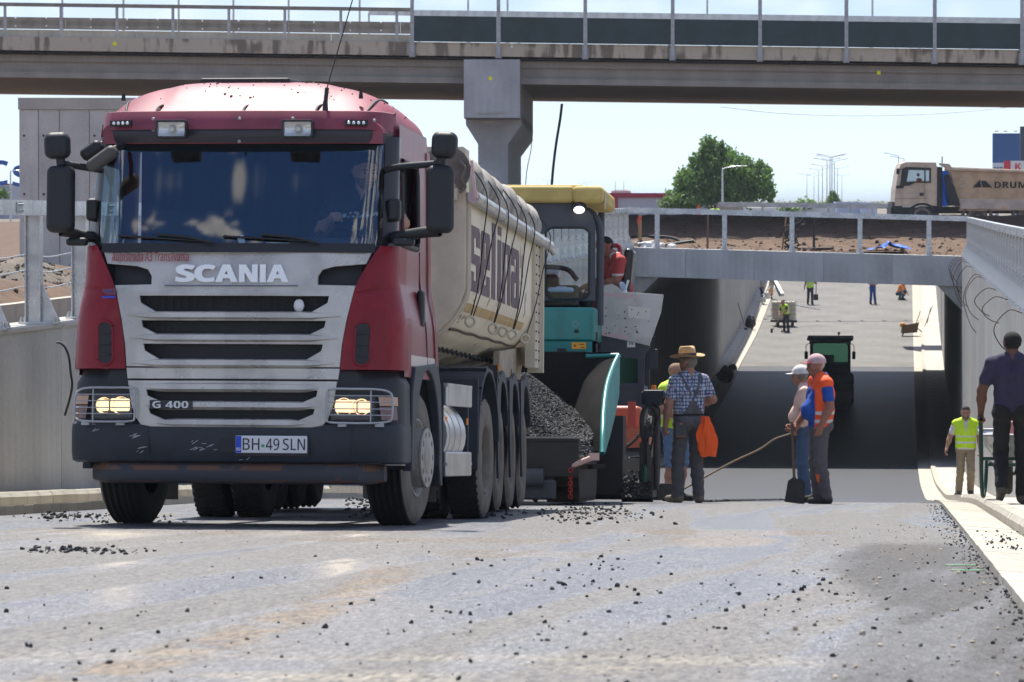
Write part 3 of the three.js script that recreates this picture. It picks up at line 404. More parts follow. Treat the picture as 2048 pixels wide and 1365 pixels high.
const fender = (R, th, W, a0, a1, x, cy, cz, drop = 0) => { const o = [], i = [], n = 18; for (let k = 0; k <= n; k++) { const a = lerp(a0, a1, k / n); o.push([Math.cos(a) * R, Math.sin(a) * R]); i.unshift([Math.cos(a) * (R - th), Math.sin(a) * (R - th)]); } if (drop) { o.unshift([R, -drop]); i.push([R - th, -drop]); } return ext([...o, ...i], W, { bevel: 0.006, bseg: 1 }).rotateY(-Math.PI / 2).translate(x + W / 2, cy, cz); };

// ------------------------------------------------------------------ the red truck tractor; +z is its front, origin on the ground under the bumper
const TRUCK = { x: -2.07, d: 31.6, yaw: -0.1257 };
const tractor = thing('truck_tractor', 'dusty red truck tractor with silver grille and lit headlights', 'truck', V(TRUCK.x, groundAt(TRUCK.x, -TRUCK.d), -TRUCK.d), TRUCK.yaw); tractor.rotation.x = -0.06;
{
  const T = tractor;
  const wAt = curve([[0.3, 1.21], [0.5, 1.25], [1.0, 1.235], [1.5, 1.215], [1.64, 1.195], [1.8, 1.165], [2.06, 1.16], [2.85, 1.145], [3.2, 1.12]]), zAt = curve([[0.3, -0.03], [0.5, 0.0], [0.8, 0.01], [1.2, 0.0], [1.7, -0.03], [2.05, -0.10], [2.85, -0.33], [3.2, -0.42]]), rAt = curve([[0.3, 0.2], [0.6, 0.22], [1.2, 0.30], [2.05, 0.26], [2.85, 0.2]]);
  const front = (x, y) => { const w = wAt(y), r = rAt(y), q = clamp((Math.abs(x) - (w - r)) / r, 0, 0.9999); return zAt(y) - 0.07 * (x / 1.2) ** 2 - r * (1 - Math.sqrt(1 - q * q)); };
  const cor = (a, y, s = 1, off = 0) => { const w = wAt(y), r = rAt(y) + off; return [s * (w - rAt(y) + r * Math.sin(a)), y, zAt(y) - 0.07 * ((w - rAt(y)) / 1.2) ** 2 - rAt(y) + r * Math.cos(a)]; };   // round the corner, a from 0 to 90 degrees
  const dens = (pts, n = 6) => pts.flatMap((p, i) => { const q = pts[(i + 1) % pts.length]; return [...Array(n)].map((_, k) => [lerp(p[0], q[0], k / n), lerp(p[1], q[1], k / n)]); });
  const warp = (g, off = 0) => { const p = g.attributes.position; for (let i = 0; i < p.count; i++) p.setZ(i, p.getZ(i) + front(p.getX(i), p.getY(i)) + off); const n0 = g.attributes.normal.clone(); g.computeVertexNormals(); g = toCreasedNormals(g, 0.5); const n = g.attributes.normal, q = g.attributes.position, v = V(0, 0, 0); for (let i = 0; i < q.count; i++) if (n0.getZ(i) > 0.95) { const x = q.getX(i), y = q.getY(i), e = 0.004; v.set((front(x - e, y) - front(x + e, y)) / (2 * e), (front(x, y - e) - front(x, y + e)) / (2 * e), 1).normalize(); n.setXYZ(i, v.x, v.y, v.z); } return g; };
  const mir = pts => [...pts, ...pts.map(([x, y]) => [-x, y]).reverse()];
  const slot = (y1, ym, y0, xt, xm, xb) => dens(mir([[xb, y0], [xm, ym], [xt, y1]]).map(p => p), 5);
  // ---- front panel: three pieces with real openings
  const upper = ext(dens(mir([[0.80, 1.18], [0.815, 1.35], [0.845, 1.53], [0.905, 1.785], [0.625, 1.79], [0.625, 1.85], [0.655, 1.90], [0.74, 1.925], [0.975, 1.945], [1.01, 2.035]]), 5), 0.02, { bevel: 0.006, holes: [slot(1.705, 1.655, 1.578, 0.71, 0.70, 0.565), slot(1.522, 1.475, 1.412, 0.69, 0.68, 0.55), slot(1.348, 1.30, 1.228, 0.672, 0.66, 0.535)] });
  const fp = mesh('front_panel', warp(upper), MT.silver, T);
  const mid = ext(dens(mir([[0.79, 1.09], [0.80, 1.172]]), 8), 0.02, { bevel: 0.005, holes: [slot(1.166, 1.14, 1.098, 0.65, 0.64, 0.54)] });
  mesh('grille_strip', warp(mid), MT.silver, T);
  const low = ext(dens(mir([[0.60, 0.735], [0.68, 0.75], [0.72, 0.80], [0.755, 0.90], [0.785, 1.078]]), 6), 0.02, { bevel: 0.006, holes: [slot(1.008, 0.965, 0.922, 0.64, 0.63, 0.53), slot(0.872, 0.835, 0.788, 0.62, 0.61, 0.50)] });
  const lp = mesh('lower_panel', warp(low, 0.012), MT.silver, T);
  // sculpted bars below each slot (lit top edge, tapered ends)
  for (const [y, xe, par] of [[1.560, 0.80, fp], [1.395, 0.78, fp], [1.208, 0.765, fp], [1.03, 0.74, lp], [0.898, 0.72, lp], [0.768, 0.64, lp]]) { const n = 24; mesh('grille_bar', loft([...Array(n + 1)].map((_, i) => { const x = lerp(-xe, xe, i / n), k = sstep(xe, xe - 0.22, Math.abs(x)), h = 0.004 + 0.026 * k, z = front(x, y) + 0.030; return [[x, y + h, z - 0.012], [x, y + h * 0.7, z + 0.002 + 0.018 * k], [x, y - h * 0.5, z + 0.002 + 0.022 * k], [x, y - h * 1.2, z - 0.012]]; }), true, true), MT.silver, par); }
  mesh('grille_mesh', [grid(24, 30, (s, t) => { const x = lerp(-0.93, 0.93, s), y = lerp(0.75, 1.99, t); return [x, y, front(x, y) - 0.07]; }), ...[...Array(60)].map((_, i) => box(1.5, 0.004, 0.012, [0, 0.78 + i * 0.0155, -0.085])), ...[...Array(25)].map((_, i) => box(0.008, 0.95, 0.012, [-0.72 + i * 0.06, 1.25, -0.09]))], M.black, T);
  mesh('radiator', [box(0.75, 0.55, 0.05, [0, 1.35, -0.16]), ...[...Array(16)].map((_, i) => box(0.60, 0.006, 0.02, [0, 1.22 + i * 0.02, -0.11]))], M.darkSteel, T);
  const bd = mesh('name_badge', [['S', -0.355, 0.150], ['C', -0.205, 0.162], ['A', -0.045, 0.172], ['N', 0.120, 0.140], ['A', 0.338, 0.165]].map(([c, x, w]) => text(c, w, 0.132, 0.02, fontB, 0.045).translate(x - 0.012, 1.872, front(x, 1.87) + 0.02)).concat([box(0.044, 0.132, 0.02, [0.216, 1.872, front(0.2, 1.87) + 0.03])]), MT.badge, fp);
  mesh('badge_rim', [...dens([[-0.52, 1.785], [0.46, 1.785]], 1).slice(0, 1)].map(() => box(1.0, 0.006, 0.008, [-0.02, 1.782, front(0.3, 1.78) + 0.026])), mat([0.08, 0.11, 0.17], 0.5), fp);
  mesh('slogan', warp(text('Autostrada A3 Transilvania', 0.59, 0.072, 0.003, fontR).translate(-0.645, 2.0, 0.0225), 0.002), mat([0.36, 0.012, 0.02], 0.5), fp);
  const gb = mesh('model_plate', warp(ext(dens([[-0.61, 0.866], [-0.285, 0.866], [-0.285, 0.932], [-0.61, 0.932]], 4), 0.008, { bevel: 0.003 }), 0.052), M.blackGloss, lp); mesh('model_lettering', text('G 400', 0.27, 0.052, 0.006).translate(-0.45, 0.899, front(-0.45, 0.9) + 0.066), M.white, gb);
  mesh('emblem', toCreasedNormals(new THREE.IcosahedronGeometry(0.048, 1), 0.3).scale(0.85, 1.05, 0.5).translate(0.485, 1.635, front(0.48, 1.63) - 0.01), M.white, T);
  // ---- red corner panels with a tall vent each
  for (const s of [1, -1]) {
    const xs = curve([[1.16, 0.803], [1.35, 0.82], [1.53, 0.85], [1.80, 0.912], [1.96, 0.985], [2.03, 1.02], [2.10, 1.06]]);
    const ny = 26, nx = 20, pt = (a, y) => { const w = wAt(y), r = rAt(y), x0 = xs(y), xc = w - r; const t = a; if (t < 0.35 && x0 < xc) { const x = lerp(x0, xc, t / 0.35); return [s * x, y, front(x, y) + 0.028]; } const a0 = x0 < xc ? 0 : Math.asin(clamp((x0 - xc) / r)), q = x0 < xc ? (t - 0.35) / 0.65 : t; return cor(lerp(a0, Math.PI / 2, q), y, s, 0.028); };
    const cp = mesh('corner_panel', [grid(nx, ny, (a, b) => pt(a, lerp(1.165, 2.085, b))), grid(4, ny, (a, b) => { const y = lerp(1.165, 2.085, b), p = pt(1, y); return [p[0], y, p[2] - a * (0.16 + 0.12 * sstep(1.2, 1.6, y))]; }), grid(nx, 2, (a, b) => { const p = pt(a, 1.165); return [p[0] - s * 0.05 * b, 1.165 - 0.012 * (1 - b), p[2] - 0.06 * b]; })], MT.red, T);
    const xv = 0.965, vz = (x, y) => { const w = wAt(y); return Math.abs(x) > w - rAt(y) ? (() => { const a = Math.asin(clamp((Math.abs(x) - w + rAt(y)) / (rAt(y)), 0, 0.999)); return cor(a, y, 1, 0.028)[2]; })() : front(x, y) + 0.028; };
    const o = oval(0.115, 0.325, 0.056, 6).map(([x, y]) => [xv + x - 0.03 * (y > 0 ? 0 : 0) + y * 0.03, y + 1.355]);
    mesh('vent_rim', tube(o.map(([x, y]) => [s * x, y, vz(x, y) + 0.002]), 0.011, 60, 6, true), MT.red, cp);
    const ve = mesh('vent', new THREE.ShapeGeometry(shp(o)).translate(0, 0, 0), M.black, cp); { const p = ve.geometry.attributes.position; for (let i = 0; i < p.count; i++) p.setXYZ(i, s * p.getX(i), p.getY(i), vz(p.getX(i), p.getY(i)) + 0.005); ve.geometry.computeVertexNormals(); }
    for (const y of [1.27, 1.35, 1.43]) mesh('vent_blade', box(0.10, 0.006, 0.02, [s * (xv + 0.003), y, vz(xv, y) + 0.006], [0, s * 0.35, 0]), MT.slate, ve);
    if (s < 0) { const st = mesh('sticker', box(0.115, 0.045, 0.004, [-0.945, 1.735, vz(0.945, 1.735) + 0.006], [0, -0.38, 0]), mat([0.20, 0.045, 0.06], 0.5), cp); mesh('sticker_strip', box(0.118, 0.016, 0.005, [-0.945, 1.695, vz(0.945, 1.695) + 0.007], [0, -0.38, 0]), mat([0.02, 0.06, 0.5], 0.5), st); mesh('sticker_print', text('TRACK', 0.085, 0.02, 0.002).rotateY(-0.38).translate(-0.948, 1.738, vz(0.948, 1.738) + 0.01), mat([0.05, 0.10, 0.35], 0.5), st); mesh('sticker_swirl', cyl(0.014, 0.014, 0.003, [-0.905, 1.74, vz(0.905, 1.74) + 0.011], [Math.PI / 2, -0.3, 0], 12), mat([0.3, 0.6, 0.8], 0.5), st); }
    // black headlight tower
    const tower = grid(18, 8, (a, b) => { const y = lerp(0.74, 1.168, b); const w = wAt(y), xc = w - rAt(y); if (a < 0.4) { const x = lerp(0.73, xc, a / 0.4); return [s * x, y, front(x, y) + 0.002]; } return cor((a - 0.4) / 0.6 * Math.PI / 2, y, s, 0.002 - 0.05 * sstep(1.06, 1.16, y)); });
    mesh('headlight_tower', [tower, grid(2, 8, (a, b) => { const y = lerp(0.74, 1.168, b), p = cor(Math.PI / 2, y, s, 0.002 - 0.05 * sstep(1.06, 1.16, y)); return [p[0], y, p[2] - 0.25 * a]; })], MT.slateDark, T);
    // headlight: reflector bowls behind a clear lens, indicator at the corner
    const hl = new THREE.Group(); hl.name = 'headlight'; T.add(hl);
    const lz = (x, y) => vz(x, y) - 0.004;
    mesh('housing', rbox(0.32, 0.185, 0.05, 0.02, [s * 0.905, 0.885, lz(0.9, 0.88) - 0.045], [0, s * 0.16, 0]), M.blackGloss, hl);
    for (const [x, r] of [[0.835, 0.068], [0.965, 0.062]]) mesh('reflector', lathe([[r, 0.03], [r * 0.85, 0.0], [r * 0.45, -0.018], [0.01, -0.022]], 24, [s * x, 0.89, lz(x, 0.89) - 0.02], [Math.PI / 2, 0, 0]), MT.chrome, hl);
    const glow = new THREE.MeshStandardMaterial({ color: 0xfff0d0, emissive: new THREE.Color(1, 0.66, 0.32), emissiveIntensity: 1.0 });
    mesh('headlight_bulb', [rbox(0.155, 0.095, 0.03, 0.014, [s * 0.845, 0.896, lz(0.845, 0.89) - 0.02], [0, s * 0.12, 0]), rbox(0.10, 0.085, 0.03, 0.014, [s * 0.982, 0.892, lz(0.98, 0.89) - 0.02], [0, s * 0.35, 0])], glow, hl);
    mesh('lens', grid(14, 6, (a, b) => { const x = lerp(0.745, 1.06, a), y = lerp(0.795, 0.975, b); return [s * x, y, lz(x, y) + 0.03]; }), MT.lens, hl);
    mesh('indicator', [grid(8, 3, (a, b) => { const y = lerp(0.90, 0.965, b), p = cor(lerp(0.42, 0.95, a), y, s, 0.035); return p; })], mat([0.62, 0.40, 0.28], 0.2), hl);
    mesh('side_marker', [grid(8, 3, (a, b) => { const y = lerp(0.795, 0.892, b), p = cor(lerp(0.42, 0.92, a), y, s, 0.03); return p; })], mat([0.26, 0.16, 0.15], 0.2), hl);
    const lamp = new THREE.SpotLight(new THREE.Color(1, 0.78, 0.45), 2.5, 0, 0.5, 0.6); lamp.position.set(s * 0.835, 0.89, lz(0.835, 0.89) + 0.09); lamp.target.position.set(s * 0.9, 0.3, 8); lamp.castShadow = true; T.add(lamp, lamp.target);
    // wire guard in front of the headlight
    const gp = (x, y) => { const X = Math.min(Math.abs(x), 1.16), a = Math.asin(clamp((X - (wAt(y) - rAt(y))) / rAt(y), 0, 0.98)); return [s * (x), y, (X > wAt(y) - rAt(y) ? cor(a, y, 1)[2] : front(X, y)) + 0.085]; };
    const ring = [[0.72, 0.80], [0.72, 0.99], [0.755, 1.02], [0.9, 1.022], [1.08, 1.02], [1.165, 1.0], [1.19, 0.95], [1.19, 0.82], [1.165, 0.785], [1.05, 0.772], [0.9, 0.77], [0.75, 0.775]];
    mesh('headlight_guard', [tube(ring.map(([x, y]) => gp(x, y)), 0.009, 70, 6, true), ...[0.83, 0.875, 0.925, 0.972].map(y => tube([0.72, 0.85, 1.0, 1.1, 1.19].map(x => gp(x, y)), 0.0045, 16, 5)), tube([[1.04, 1.01], [1.04, 0.9], [1.04, 0.78]].map(([x, y]) => gp(x, y)), 0.0055, 10, 5), ...[0.83, 1.1].map(x => box(0.06, 0.035, 0.06, [s * x, 0.762, gp(x, 0.78)[2] - 0.03]))], M.galvDull, T);
  }
  // ---- bumper, step bar with rust, number plate
  const cs = n => [...Array(n + 1)].map((_, i) => i / n * 2 - 1);
  const outline = (y, off, inset = 0) => cs(44).map(t => { const s = Math.sign(t) || 1, a = Math.abs(t), w = wAt(y) - inset, r = 0.2; if (a < 0.6) { const x = a / 0.6 * (w - r); return [s * x, y, zAt(y) - 0.07 * (x / 1.2) ** 2 + off]; } if (a < 0.85) { const q = (a - 0.6) / 0.25 * Math.PI / 2; return [s * (w - r + r * Math.sin(q)), y, zAt(y) - 0.07 * ((w - r) / 1.2) ** 2 - r + r * Math.cos(q) + off]; } return [s * w, y, zAt(y) - 0.06 - r - (a - 0.85) / 0.15 * 0.42 + off]; });
  mesh('bumper', [loft([[0.47, -0.03, 0.02], [0.485, 0.01, 0], [0.55, 0.03, 0], [0.70, 0.035, 0], [0.755, 0.025, 0], [0.775, 0.0, 0.012], [0.778, -0.06, 0.04]].map(([y, o, i]) => outline(y, o, i)), false)], MT.slate, T);
  mesh('bumper_core', box(2.2, 0.3, 0.2, [0, 0.62, -0.16]), M.black, T);
  mesh('bumper_seam', [-0.62, 0.90].map(x => box(0.006, 0.20, 0.008, [x, 0.63, front(x, 0.6) + 0.036], [0, 0, 0.04])), M.black, T);
  const scr = mat([0.55, 0.56, 0.57], 0.7); { const R = rng(77), g = []; for (const [cx, cy, n, w] of [[-0.20, 0.60, 12, 0.09], [-0.72, 0.66, 7, 0.05], [-0.68, 0.58, 5, 0.03], [-1.02, 0.74, 4, 0.03], [0.1, 0.53, 3, 0.05]]) for (let i = 0; i < n; i++) { const x = cx + (R() - 0.5) * w * 2, y = cy + (R() - 0.5) * 0.07; g.push(box(0.012 + R() * 0.05, 0.003, 0.003, [x, y, front(x, y) + 0.036], [0, 0, R() * 0.9 - 0.1])); } tag(mesh('scratches', g, scr, T), null, null, null, 'stuff'); }
  const rustTex = tex(512, 128, (x, y) => { const n = fbm(x * 9, y * 2.2, 4, 5, 9), m = sstep(0.52, 0.60, n + 0.22 * (0.5 - y)); return [lerp(0.05, 0.17, m), lerp(0.056, 0.085, m), lerp(0.066, 0.05, m)]; });
  const barG = loft(cs(40).map(t => { const s = Math.sign(t) || 1, a = Math.abs(t), x = 1.10 * a, z = -0.10 - 0.05 * a * a - 0.16 * sstep(0.86, 1, a); return [...Array(12)].map((_, k) => { const q = k / 12 * Math.PI * 2, e = 0.35; return [s * x, 0.40 + 0.083 * Math.sign(Math.sin(q)) * Math.abs(Math.sin(q)) ** 0.7 * (1 - 0.25 * sstep(0.9, 1, a)), z + 0.075 * Math.sign(Math.cos(q)) * Math.abs(Math.cos(q)) ** 0.7]; }); }), true, true);
  mesh('step_bar', barG, mat([1, 1, 1], 0.7, { map: rep(rustTex, 0.5, 2.4) }), T);
  mesh('bar_bracket', [-0.66, 0.66].map(x => box(0.08, 0.1, 0.05, [x, 0.47, -0.09])), MT.slate, T);
  mesh('step_plate', box(0.24, 0.028, 0.16, [1.10, 0.475, -0.42]), MT.alu, T);
  const pz = front(0.3, 0.6) + 0.05, pl = mesh('number_plate', rbox(0.535, 0.128, 0.012, 0.006, [0.305, 0.610, pz]), mat([0.74, 0.75, 0.74], 0.4), T);
  mesh('plate_frame', box(0.56, 0.155, 0.012, [0.305, 0.602, pz - 0.008]), M.black, pl); mesh('country_band', box(0.042, 0.122, 0.004, [0.061, 0.610, pz + 0.006]), mat([0.01, 0.07, 0.55], 0.4), pl); mesh('country_code', text('RO', 0.030, 0.024, 0.003).translate(0.061, 0.575, pz + 0.008), M.white, pl);
  mesh('plate_digits', [text('BH', 0.125, 0.085, 0.003, fontR).translate(0.155, 0.612, pz + 0.006), text('49', 0.10, 0.085, 0.003, fontR).translate(0.315, 0.612, pz + 0.006), text('SLN', 0.165, 0.085, 0.003, fontR).translate(0.475, 0.612, pz + 0.006)], M.black, pl);
  mesh('plate_stamp', cyl(0.012, 0.012, 0.002, [0.243, 0.60, pz + 0.0075], [Math.PI / 2, 0, 0], 12), mat([0.05, 0.35, 0.12], 0.5), pl);
  mesh('tow_cover', box(0.115, 0.105, 0.008, [-0.02, 0.605, front(0, 0.6) + 0.036]), MT.slateDark, T);

  // ---- cab shell: side walls with window openings, rear wall, pillars, floor, roof
  const zb = -2.02, sideZ = y => cor(Math.PI / 2, y)[2];
  for (const s of [1, -1]) {
    const sw = y => s * (wAt(y) - (y > 2.06 ? 0 : 0.0));
    const strip = (y0, y1, z0, z1, n = 6, off = 0) => grid(6, n, (a, b) => { const y = lerp(y0, y1, b), f0 = typeof z0 === 'function' ? z0(y) : z0; return [sw(y) + s * off, y, lerp(f0, z1, a)]; });
    const wz0 = y => lerp(-0.62, -0.66, (y - 2.06) / 0.8), wz1 = -1.42;           // window opening, front edge leaning back
    const side = mesh('side_wall', [strip(1.12, 2.12, y => sideZ(y), zb, 14), strip(2.12, 2.74, y => sideZ(y), -0.60, 6), strip(2.12, 2.74, -1.42, zb, 6), strip(2.74, 3.02, y => sideZ(y), zb, 4)], MT.redSide, T);
    // door lines, window frame, quarter pane behind the door, handle, pale stripe, lower step panel
    mesh('door_gap', [tube([1.15, 1.5, 1.7, 1.9, 2.1].map(y => [s * (wAt(y) + 0.001), y, -1.52]), 0.006, 16, 4)], M.black, side);
    const wf = oval(0.82, 0.63, 0.09).map(([x, y]) => [x, y + (y < 0 && x > 0 ? 0 : 0)]);
    mesh('window_frame', [tube(wf.map(([x, y]) => [s * (wAt(2.43 + y) + 0.004), 2.43 + y, -1.01 - x]), 0.022, 50, 6, true)], M.black, side);
    if (s < 0) mesh('side_window', strip(2.12, 2.74, -0.6, -1.42, 2, -0.01), MT.glass, side);
    for (const [z0, z1] of [[-0.55, -1.51], [-1.53, -2.0]]) mesh('pale_stripe', grid(2, 1, (a, b) => [s * (wAt(1.25) + 0.004), lerp(1.21, 1.29, b), lerp(z0, z1, a)]), mat([0.62, 0.55, 0.48], 0.4), side);
    const hd = mesh('door_handle', rbox(0.05, 0.28, 0.15, 0.024, [s * 1.20, 1.66, -1.36]), M.black, side); mesh('handle_pocket', rbox(0.02, 0.20, 0.07, 0.009, [s * 1.221, 1.66, -1.36]), M.blackGloss, hd);
    mesh('cab_rear_trim', strip(1.2, 2.9, zb + 0.10, zb - 0.04, 8, 0.012), MT.red, side);
    // wheel arch
    const arch = mesh('wheel_arch', [fender(0.72, 0.05, 0.40, 0.05, Math.PI - 0.15, s * 1.02, 0.55, -1.40, 0.12), ext([[0.82, 0.42], [0.80, 1.0], [0.66, 1.20], [-0.50, 1.25], [-0.68, 1.08], [-0.76, 0.75], [-0.80, 0.30], [-0.70, 0.30], ...[...Array(17)].map((_, i) => { const a = lerp(Math.PI + 0.15, 0.0, i / 16); return [Math.cos(a) * 0.64, 0.55 + Math.sin(a) * 0.64]; }), [0.68, 0.42]].map(([a, b]) => [a, b]), 0.05, { bevel: 0.012 }).rotateY(-Math.PI / 2).translate(s > 0 ? 1.245 : -1.195, 0, -1.40)], MT.slate, T);
    mesh('arch_liner', [box(0.03, 0.8, 1.3, [s * 0.80, 0.85, -1.4])], M.black, T);
    mesh('step_side', [box(0.30, 0.55, 0.36, [s * 1.04, 0.80, -0.52]), box(0.03, 0.05, 0.30, [s * 1.20, 0.98, -0.5])], MT.slate, T);
    mesh('side_repeater', box(0.012, 0.07, 0.05, [s * 1.205, 0.85, -0.48]), MT.amber, T);
    mesh('mud_flap', box(0.34, 0.55, 0.012, [s * 1.03, 0.45, -2.24]), mat([0.10, 0.09, 0.08], 0.9), T);
    // mirrors: tall main housing, wide angle housing above, two arms
    const mr = new THREE.Group(); mr.name = 'mirror'; T.add(mr);
    const mx = s > 0 ? 1.52 : -1.335, mz = -0.12;
    mesh('main_housing', rbox(0.205, 0.50, 0.15, 0.055, [mx, 2.425, mz], [0, s * 0.12, 0], 4), MT.slateDark, mr); mesh('wide_housing', rbox(0.19, 0.20, 0.16, 0.06, [mx + s * 0.03, 2.825, mz], [0, 0, s * -0.04], 4), MT.slateDark, mr);
    mesh('mirror_glass', [box(0.17, 0.44, 0.004, [mx, 2.425, mz - 0.077], [0, s * 0.12, 0])], MT.chrome, mr);
    mesh('arm', [tube([[s * 1.08, 2.66, -0.36], [s * 1.2, 2.675, -0.26], [lerp(s * 1.12, mx, 0.7), 2.685, -0.17], [mx, 2.69, mz]], 0.026, 16, 8), bar([mx, 2.68, mz], [mx + s * 0.01, 2.75, mz], 0.035), tube([[s * 1.12, 2.155, -0.36], [s * 1.22, 2.165, -0.28], [lerp(s * 1.15, mx, 0.7), 2.185, -0.16], [mx, 2.19, mz]], 0.042, 14, 8), rbox(0.09, 0.17, 0.12, 0.03, [s * 1.145, 2.36, -0.36]), rbox(0.16, 0.06, 0.1, 0.025, [s * 1.235, 2.115, -0.24])], MT.slateDark, mr);
  }
  { // front mirror over the near corner and a kerb mirror
    const mr = new THREE.Group(); mr.name = 'mirror'; T.add(mr); mesh('front_housing', [rbox(0.26, 0.10, 0.12, 0.045, [-1.00, 2.72, -0.02], [0, 0, 0.62], 4)], mat([0.075, 0.07, 0.065], 0.6), mr); mesh('kerb_housing', [rbox(0.18, 0.10, 0.14, 0.04, [-1.14, 2.80, -0.30], [0, 0, 0.6], 4)], MT.slateDark, mr); mesh('arm', [tube([[-0.90, 2.84, -0.28], [-0.93, 2.81, -0.12], [-0.97, 2.76, -0.03]], 0.018, 10, 6), tube([[-1.08, 2.86, -0.36], [-1.12, 2.83, -0.31]], 0.02, 6, 6)], MT.slateDark, mr);
  }
  mesh('rear_wall', [box(2.26, 1.9, 0.04, [0, 2.05, zb - 0.01])], MT.red, T);
  mesh('cab_floor', [box(2.2, 0.06, 1.55, [0, 1.14, -1.2]), box(2.0, 0.9, 0.05, [0, 1.55, -0.28])], M.black, T);
  // windscreen with black surround
  const ws = (a, b, off = 0) => { const y = lerp(2.03, 2.915, b), xm = wAt(y) - 0.035, x = a * xm; return [x, y, front(x, y) + off]; };
  mesh('windscreen', grid(40, 12, (a, b) => ws((a * 2 - 1) * 0.985, lerp(0.045, 0.955, b), 0.006)), MT.glass, T);
  mesh('windscreen_surround', [grid(40, 2, (a, b) => ws(a * 2 - 1, b * 0.06, 0.012)), grid(40, 2, (a, b) => ws(a * 2 - 1, 0.925 + b * 0.075, 0.012)), ...[-1, 1].map(s => grid(3, 12, (a, b) => ws(s * lerp(0.955, 1.0, a), b, 0.012))), ...[-1, 1].map(s => grid(4, 12, (a, b) => { const p = ws(s * 0.999, b, 0.01), y = p[1], q = sideZ(y); return [lerp(p[0], s * (wAt(y) + 0.004), Math.min(1, a * 2)), y, lerp(p[2], q - 0.02, a)]; }))], M.blackGloss, T);
  mesh('sun_strip', grid(30, 2, (a, b) => ws((a * 2 - 1) * 0.95, lerp(0.86, 0.93, b), -0.004)), mat([0.02, 0.022, 0.026], 0.5), T);
  mesh('cowl', [grid(40, 3, (a, b) => { const x = (a * 2 - 1) * 1.03, y = lerp(2.03, 2.10, b); return [x, y, front(x, y) + 0.03 - 0.012 * b]; })], M.black, T);
  for (const [x0, x1, y1] of [[-0.16, -0.90, 2.155], [0.62, -0.10, 2.15]]) { const wp = mesh('wiper', [tube([[x0, 2.10, front(x0, 2.1) + 0.04], [lerp(x0, x1, 0.3), 2.145, front(lerp(x0, x1, 0.3), 2.15) + 0.045], [lerp(x0, x1, 0.6), 2.165, front(lerp(x0, x1, 0.6), 2.17) + 0.04]], 0.011, 14, 6)], M.black, T); mesh('wiper_blade', [tube([0, 0.25, 0.5, 0.75, 1].map(q => { const x = lerp(lerp(x0, x1, 0.12), x1, q), y = lerp(2.115, y1, q); return [x, y, front(x, y) + 0.028]; }), 0.009, 14, 5)], M.blackGloss, wp); }
  // visor in two pieces with lamps
  const vis = (y0, y1, o0, o1, xm) => grid(40, 5, (a, b) => { const x = (a * 2 - 1) * xm, y = lerp(y0, y1, b), q = clamp((Math.abs(x) - (xm - 0.24)) / 0.24, 0, 0.999); return [x, y, -0.20 + lerp(o0, o1, b) - 0.08 * (x / 1.1) ** 2 - 0.26 * (1 - Math.sqrt(1 - q * q)) - 0.03 * b * b]; });
  const vs = mesh('sun_visor', [vis(2.95, 3.09, 0.03, 0.0, 1.105), grid(40, 3, (a, b) => { const x = (a * 2 - 1) * 1.105, q = clamp((Math.abs(x) - 0.865) / 0.24, 0, 0.999); return [x * (1 - 0.02 * b), 3.09 + 0.012 * Math.sin(b * 3), -0.23 - 0.08 * (x / 1.1) ** 2 - 0.26 * (1 - Math.sqrt(1 - q * q)) - b * 0.22]; })], MT.visor, T);
  mesh('visor_lower', vis(2.855, 2.955, -0.015, 0.032, 1.10), mat([0.030, 0.028, 0.040], 0.35), T);
  mesh('visor_bolt', [[-0.66, 3.03], [0, 3.03], [0.40, 3.03], [1.0, 3.02], [-0.66, 2.95], [0.0, 2.86]].map(([x, y]) => sph(0.013, [x, y, -0.185 - 0.08 * x * x], [1, 1, 0.6], 8)), M.galvDull, vs);
  for (const x of [-0.475, 0.475]) { const lx = x - 0.02, l = mesh('spot_lamp', [ext(oval(0.235, 0.135, 0.02), 0.07, { holes: [oval(0.205, 0.108, 0.015).reverse()], bevel: 0.004 }).translate(lx, 2.945, -0.14), box(0.2, 0.11, 0.01, [lx, 2.945, -0.14])], M.blackGloss, T); mesh('reflector', grid(10, 8, (a, b) => [lx + (a - 0.5) * 0.2, 2.945 + (b - 0.5) * 0.105, -0.125 + 0.04 * ((a - 0.5) ** 2 + (b - 0.5) ** 2) * 2]), mat([0.78, 0.76, 0.70], 0.25, { metalness: 0.7 }), l); mesh('bulb_shield', sph(0.02, [lx, 2.945, -0.10], [1.2, 1, 0.5], 10), mat([0.7, 0.65, 0.55], 0.3), l); mesh('lens', box(0.205, 0.108, 0.004, [lx, 2.945, -0.073]), MT.lens, l); }
  for (const x of [-0.905, 0.875]) { const z = -0.205 - 0.08 * x * x, l = mesh('marker_lamp', box(0.17, 0.042, 0.03, [x, 2.998, z + 0.05], [0, x * 0.25, 0]), M.black, T); mesh('led', [-1.5, -0.5, 0.5, 1.5].map(k => sph(0.013, [x + k * 0.036, 2.998, z + 0.068 - k * 0.036 * Math.sin(x * 0.25)], [1, 1, 0.6], 10)), mat([0.85, 0.87, 0.9], 0.15, { metalness: 0.4 }), l); }
  // roof
  const rw = z => 1.12 - 0.06 * sstep(-0.8, -0.25, z), rh = z => lerp(3.00, 3.345, sstep(-0.1, -0.85, z) ** 0.8) - 0.04 * sstep(-1.5, -2.05, z);
  const roofPt = (a, b) => { const z = lerp(-0.30, -2.06, b), s = a * 2 - 1, w = rw(z), q = Math.sign(s) * Math.sin(Math.abs(s) * Math.PI / 2), x = w * q; const f = Math.pow(Math.max(0, 1 - Math.abs(q) ** 3.4), 0.42), rib = 0.012 * (sstep(0.62, 0.57, Math.abs(x)) - sstep(0.30, 0.26, Math.abs(x)) * 0.4) * sstep(0.03, 0.12, b); return [x, lerp(2.93, rh(z) + rib, f), z]; };
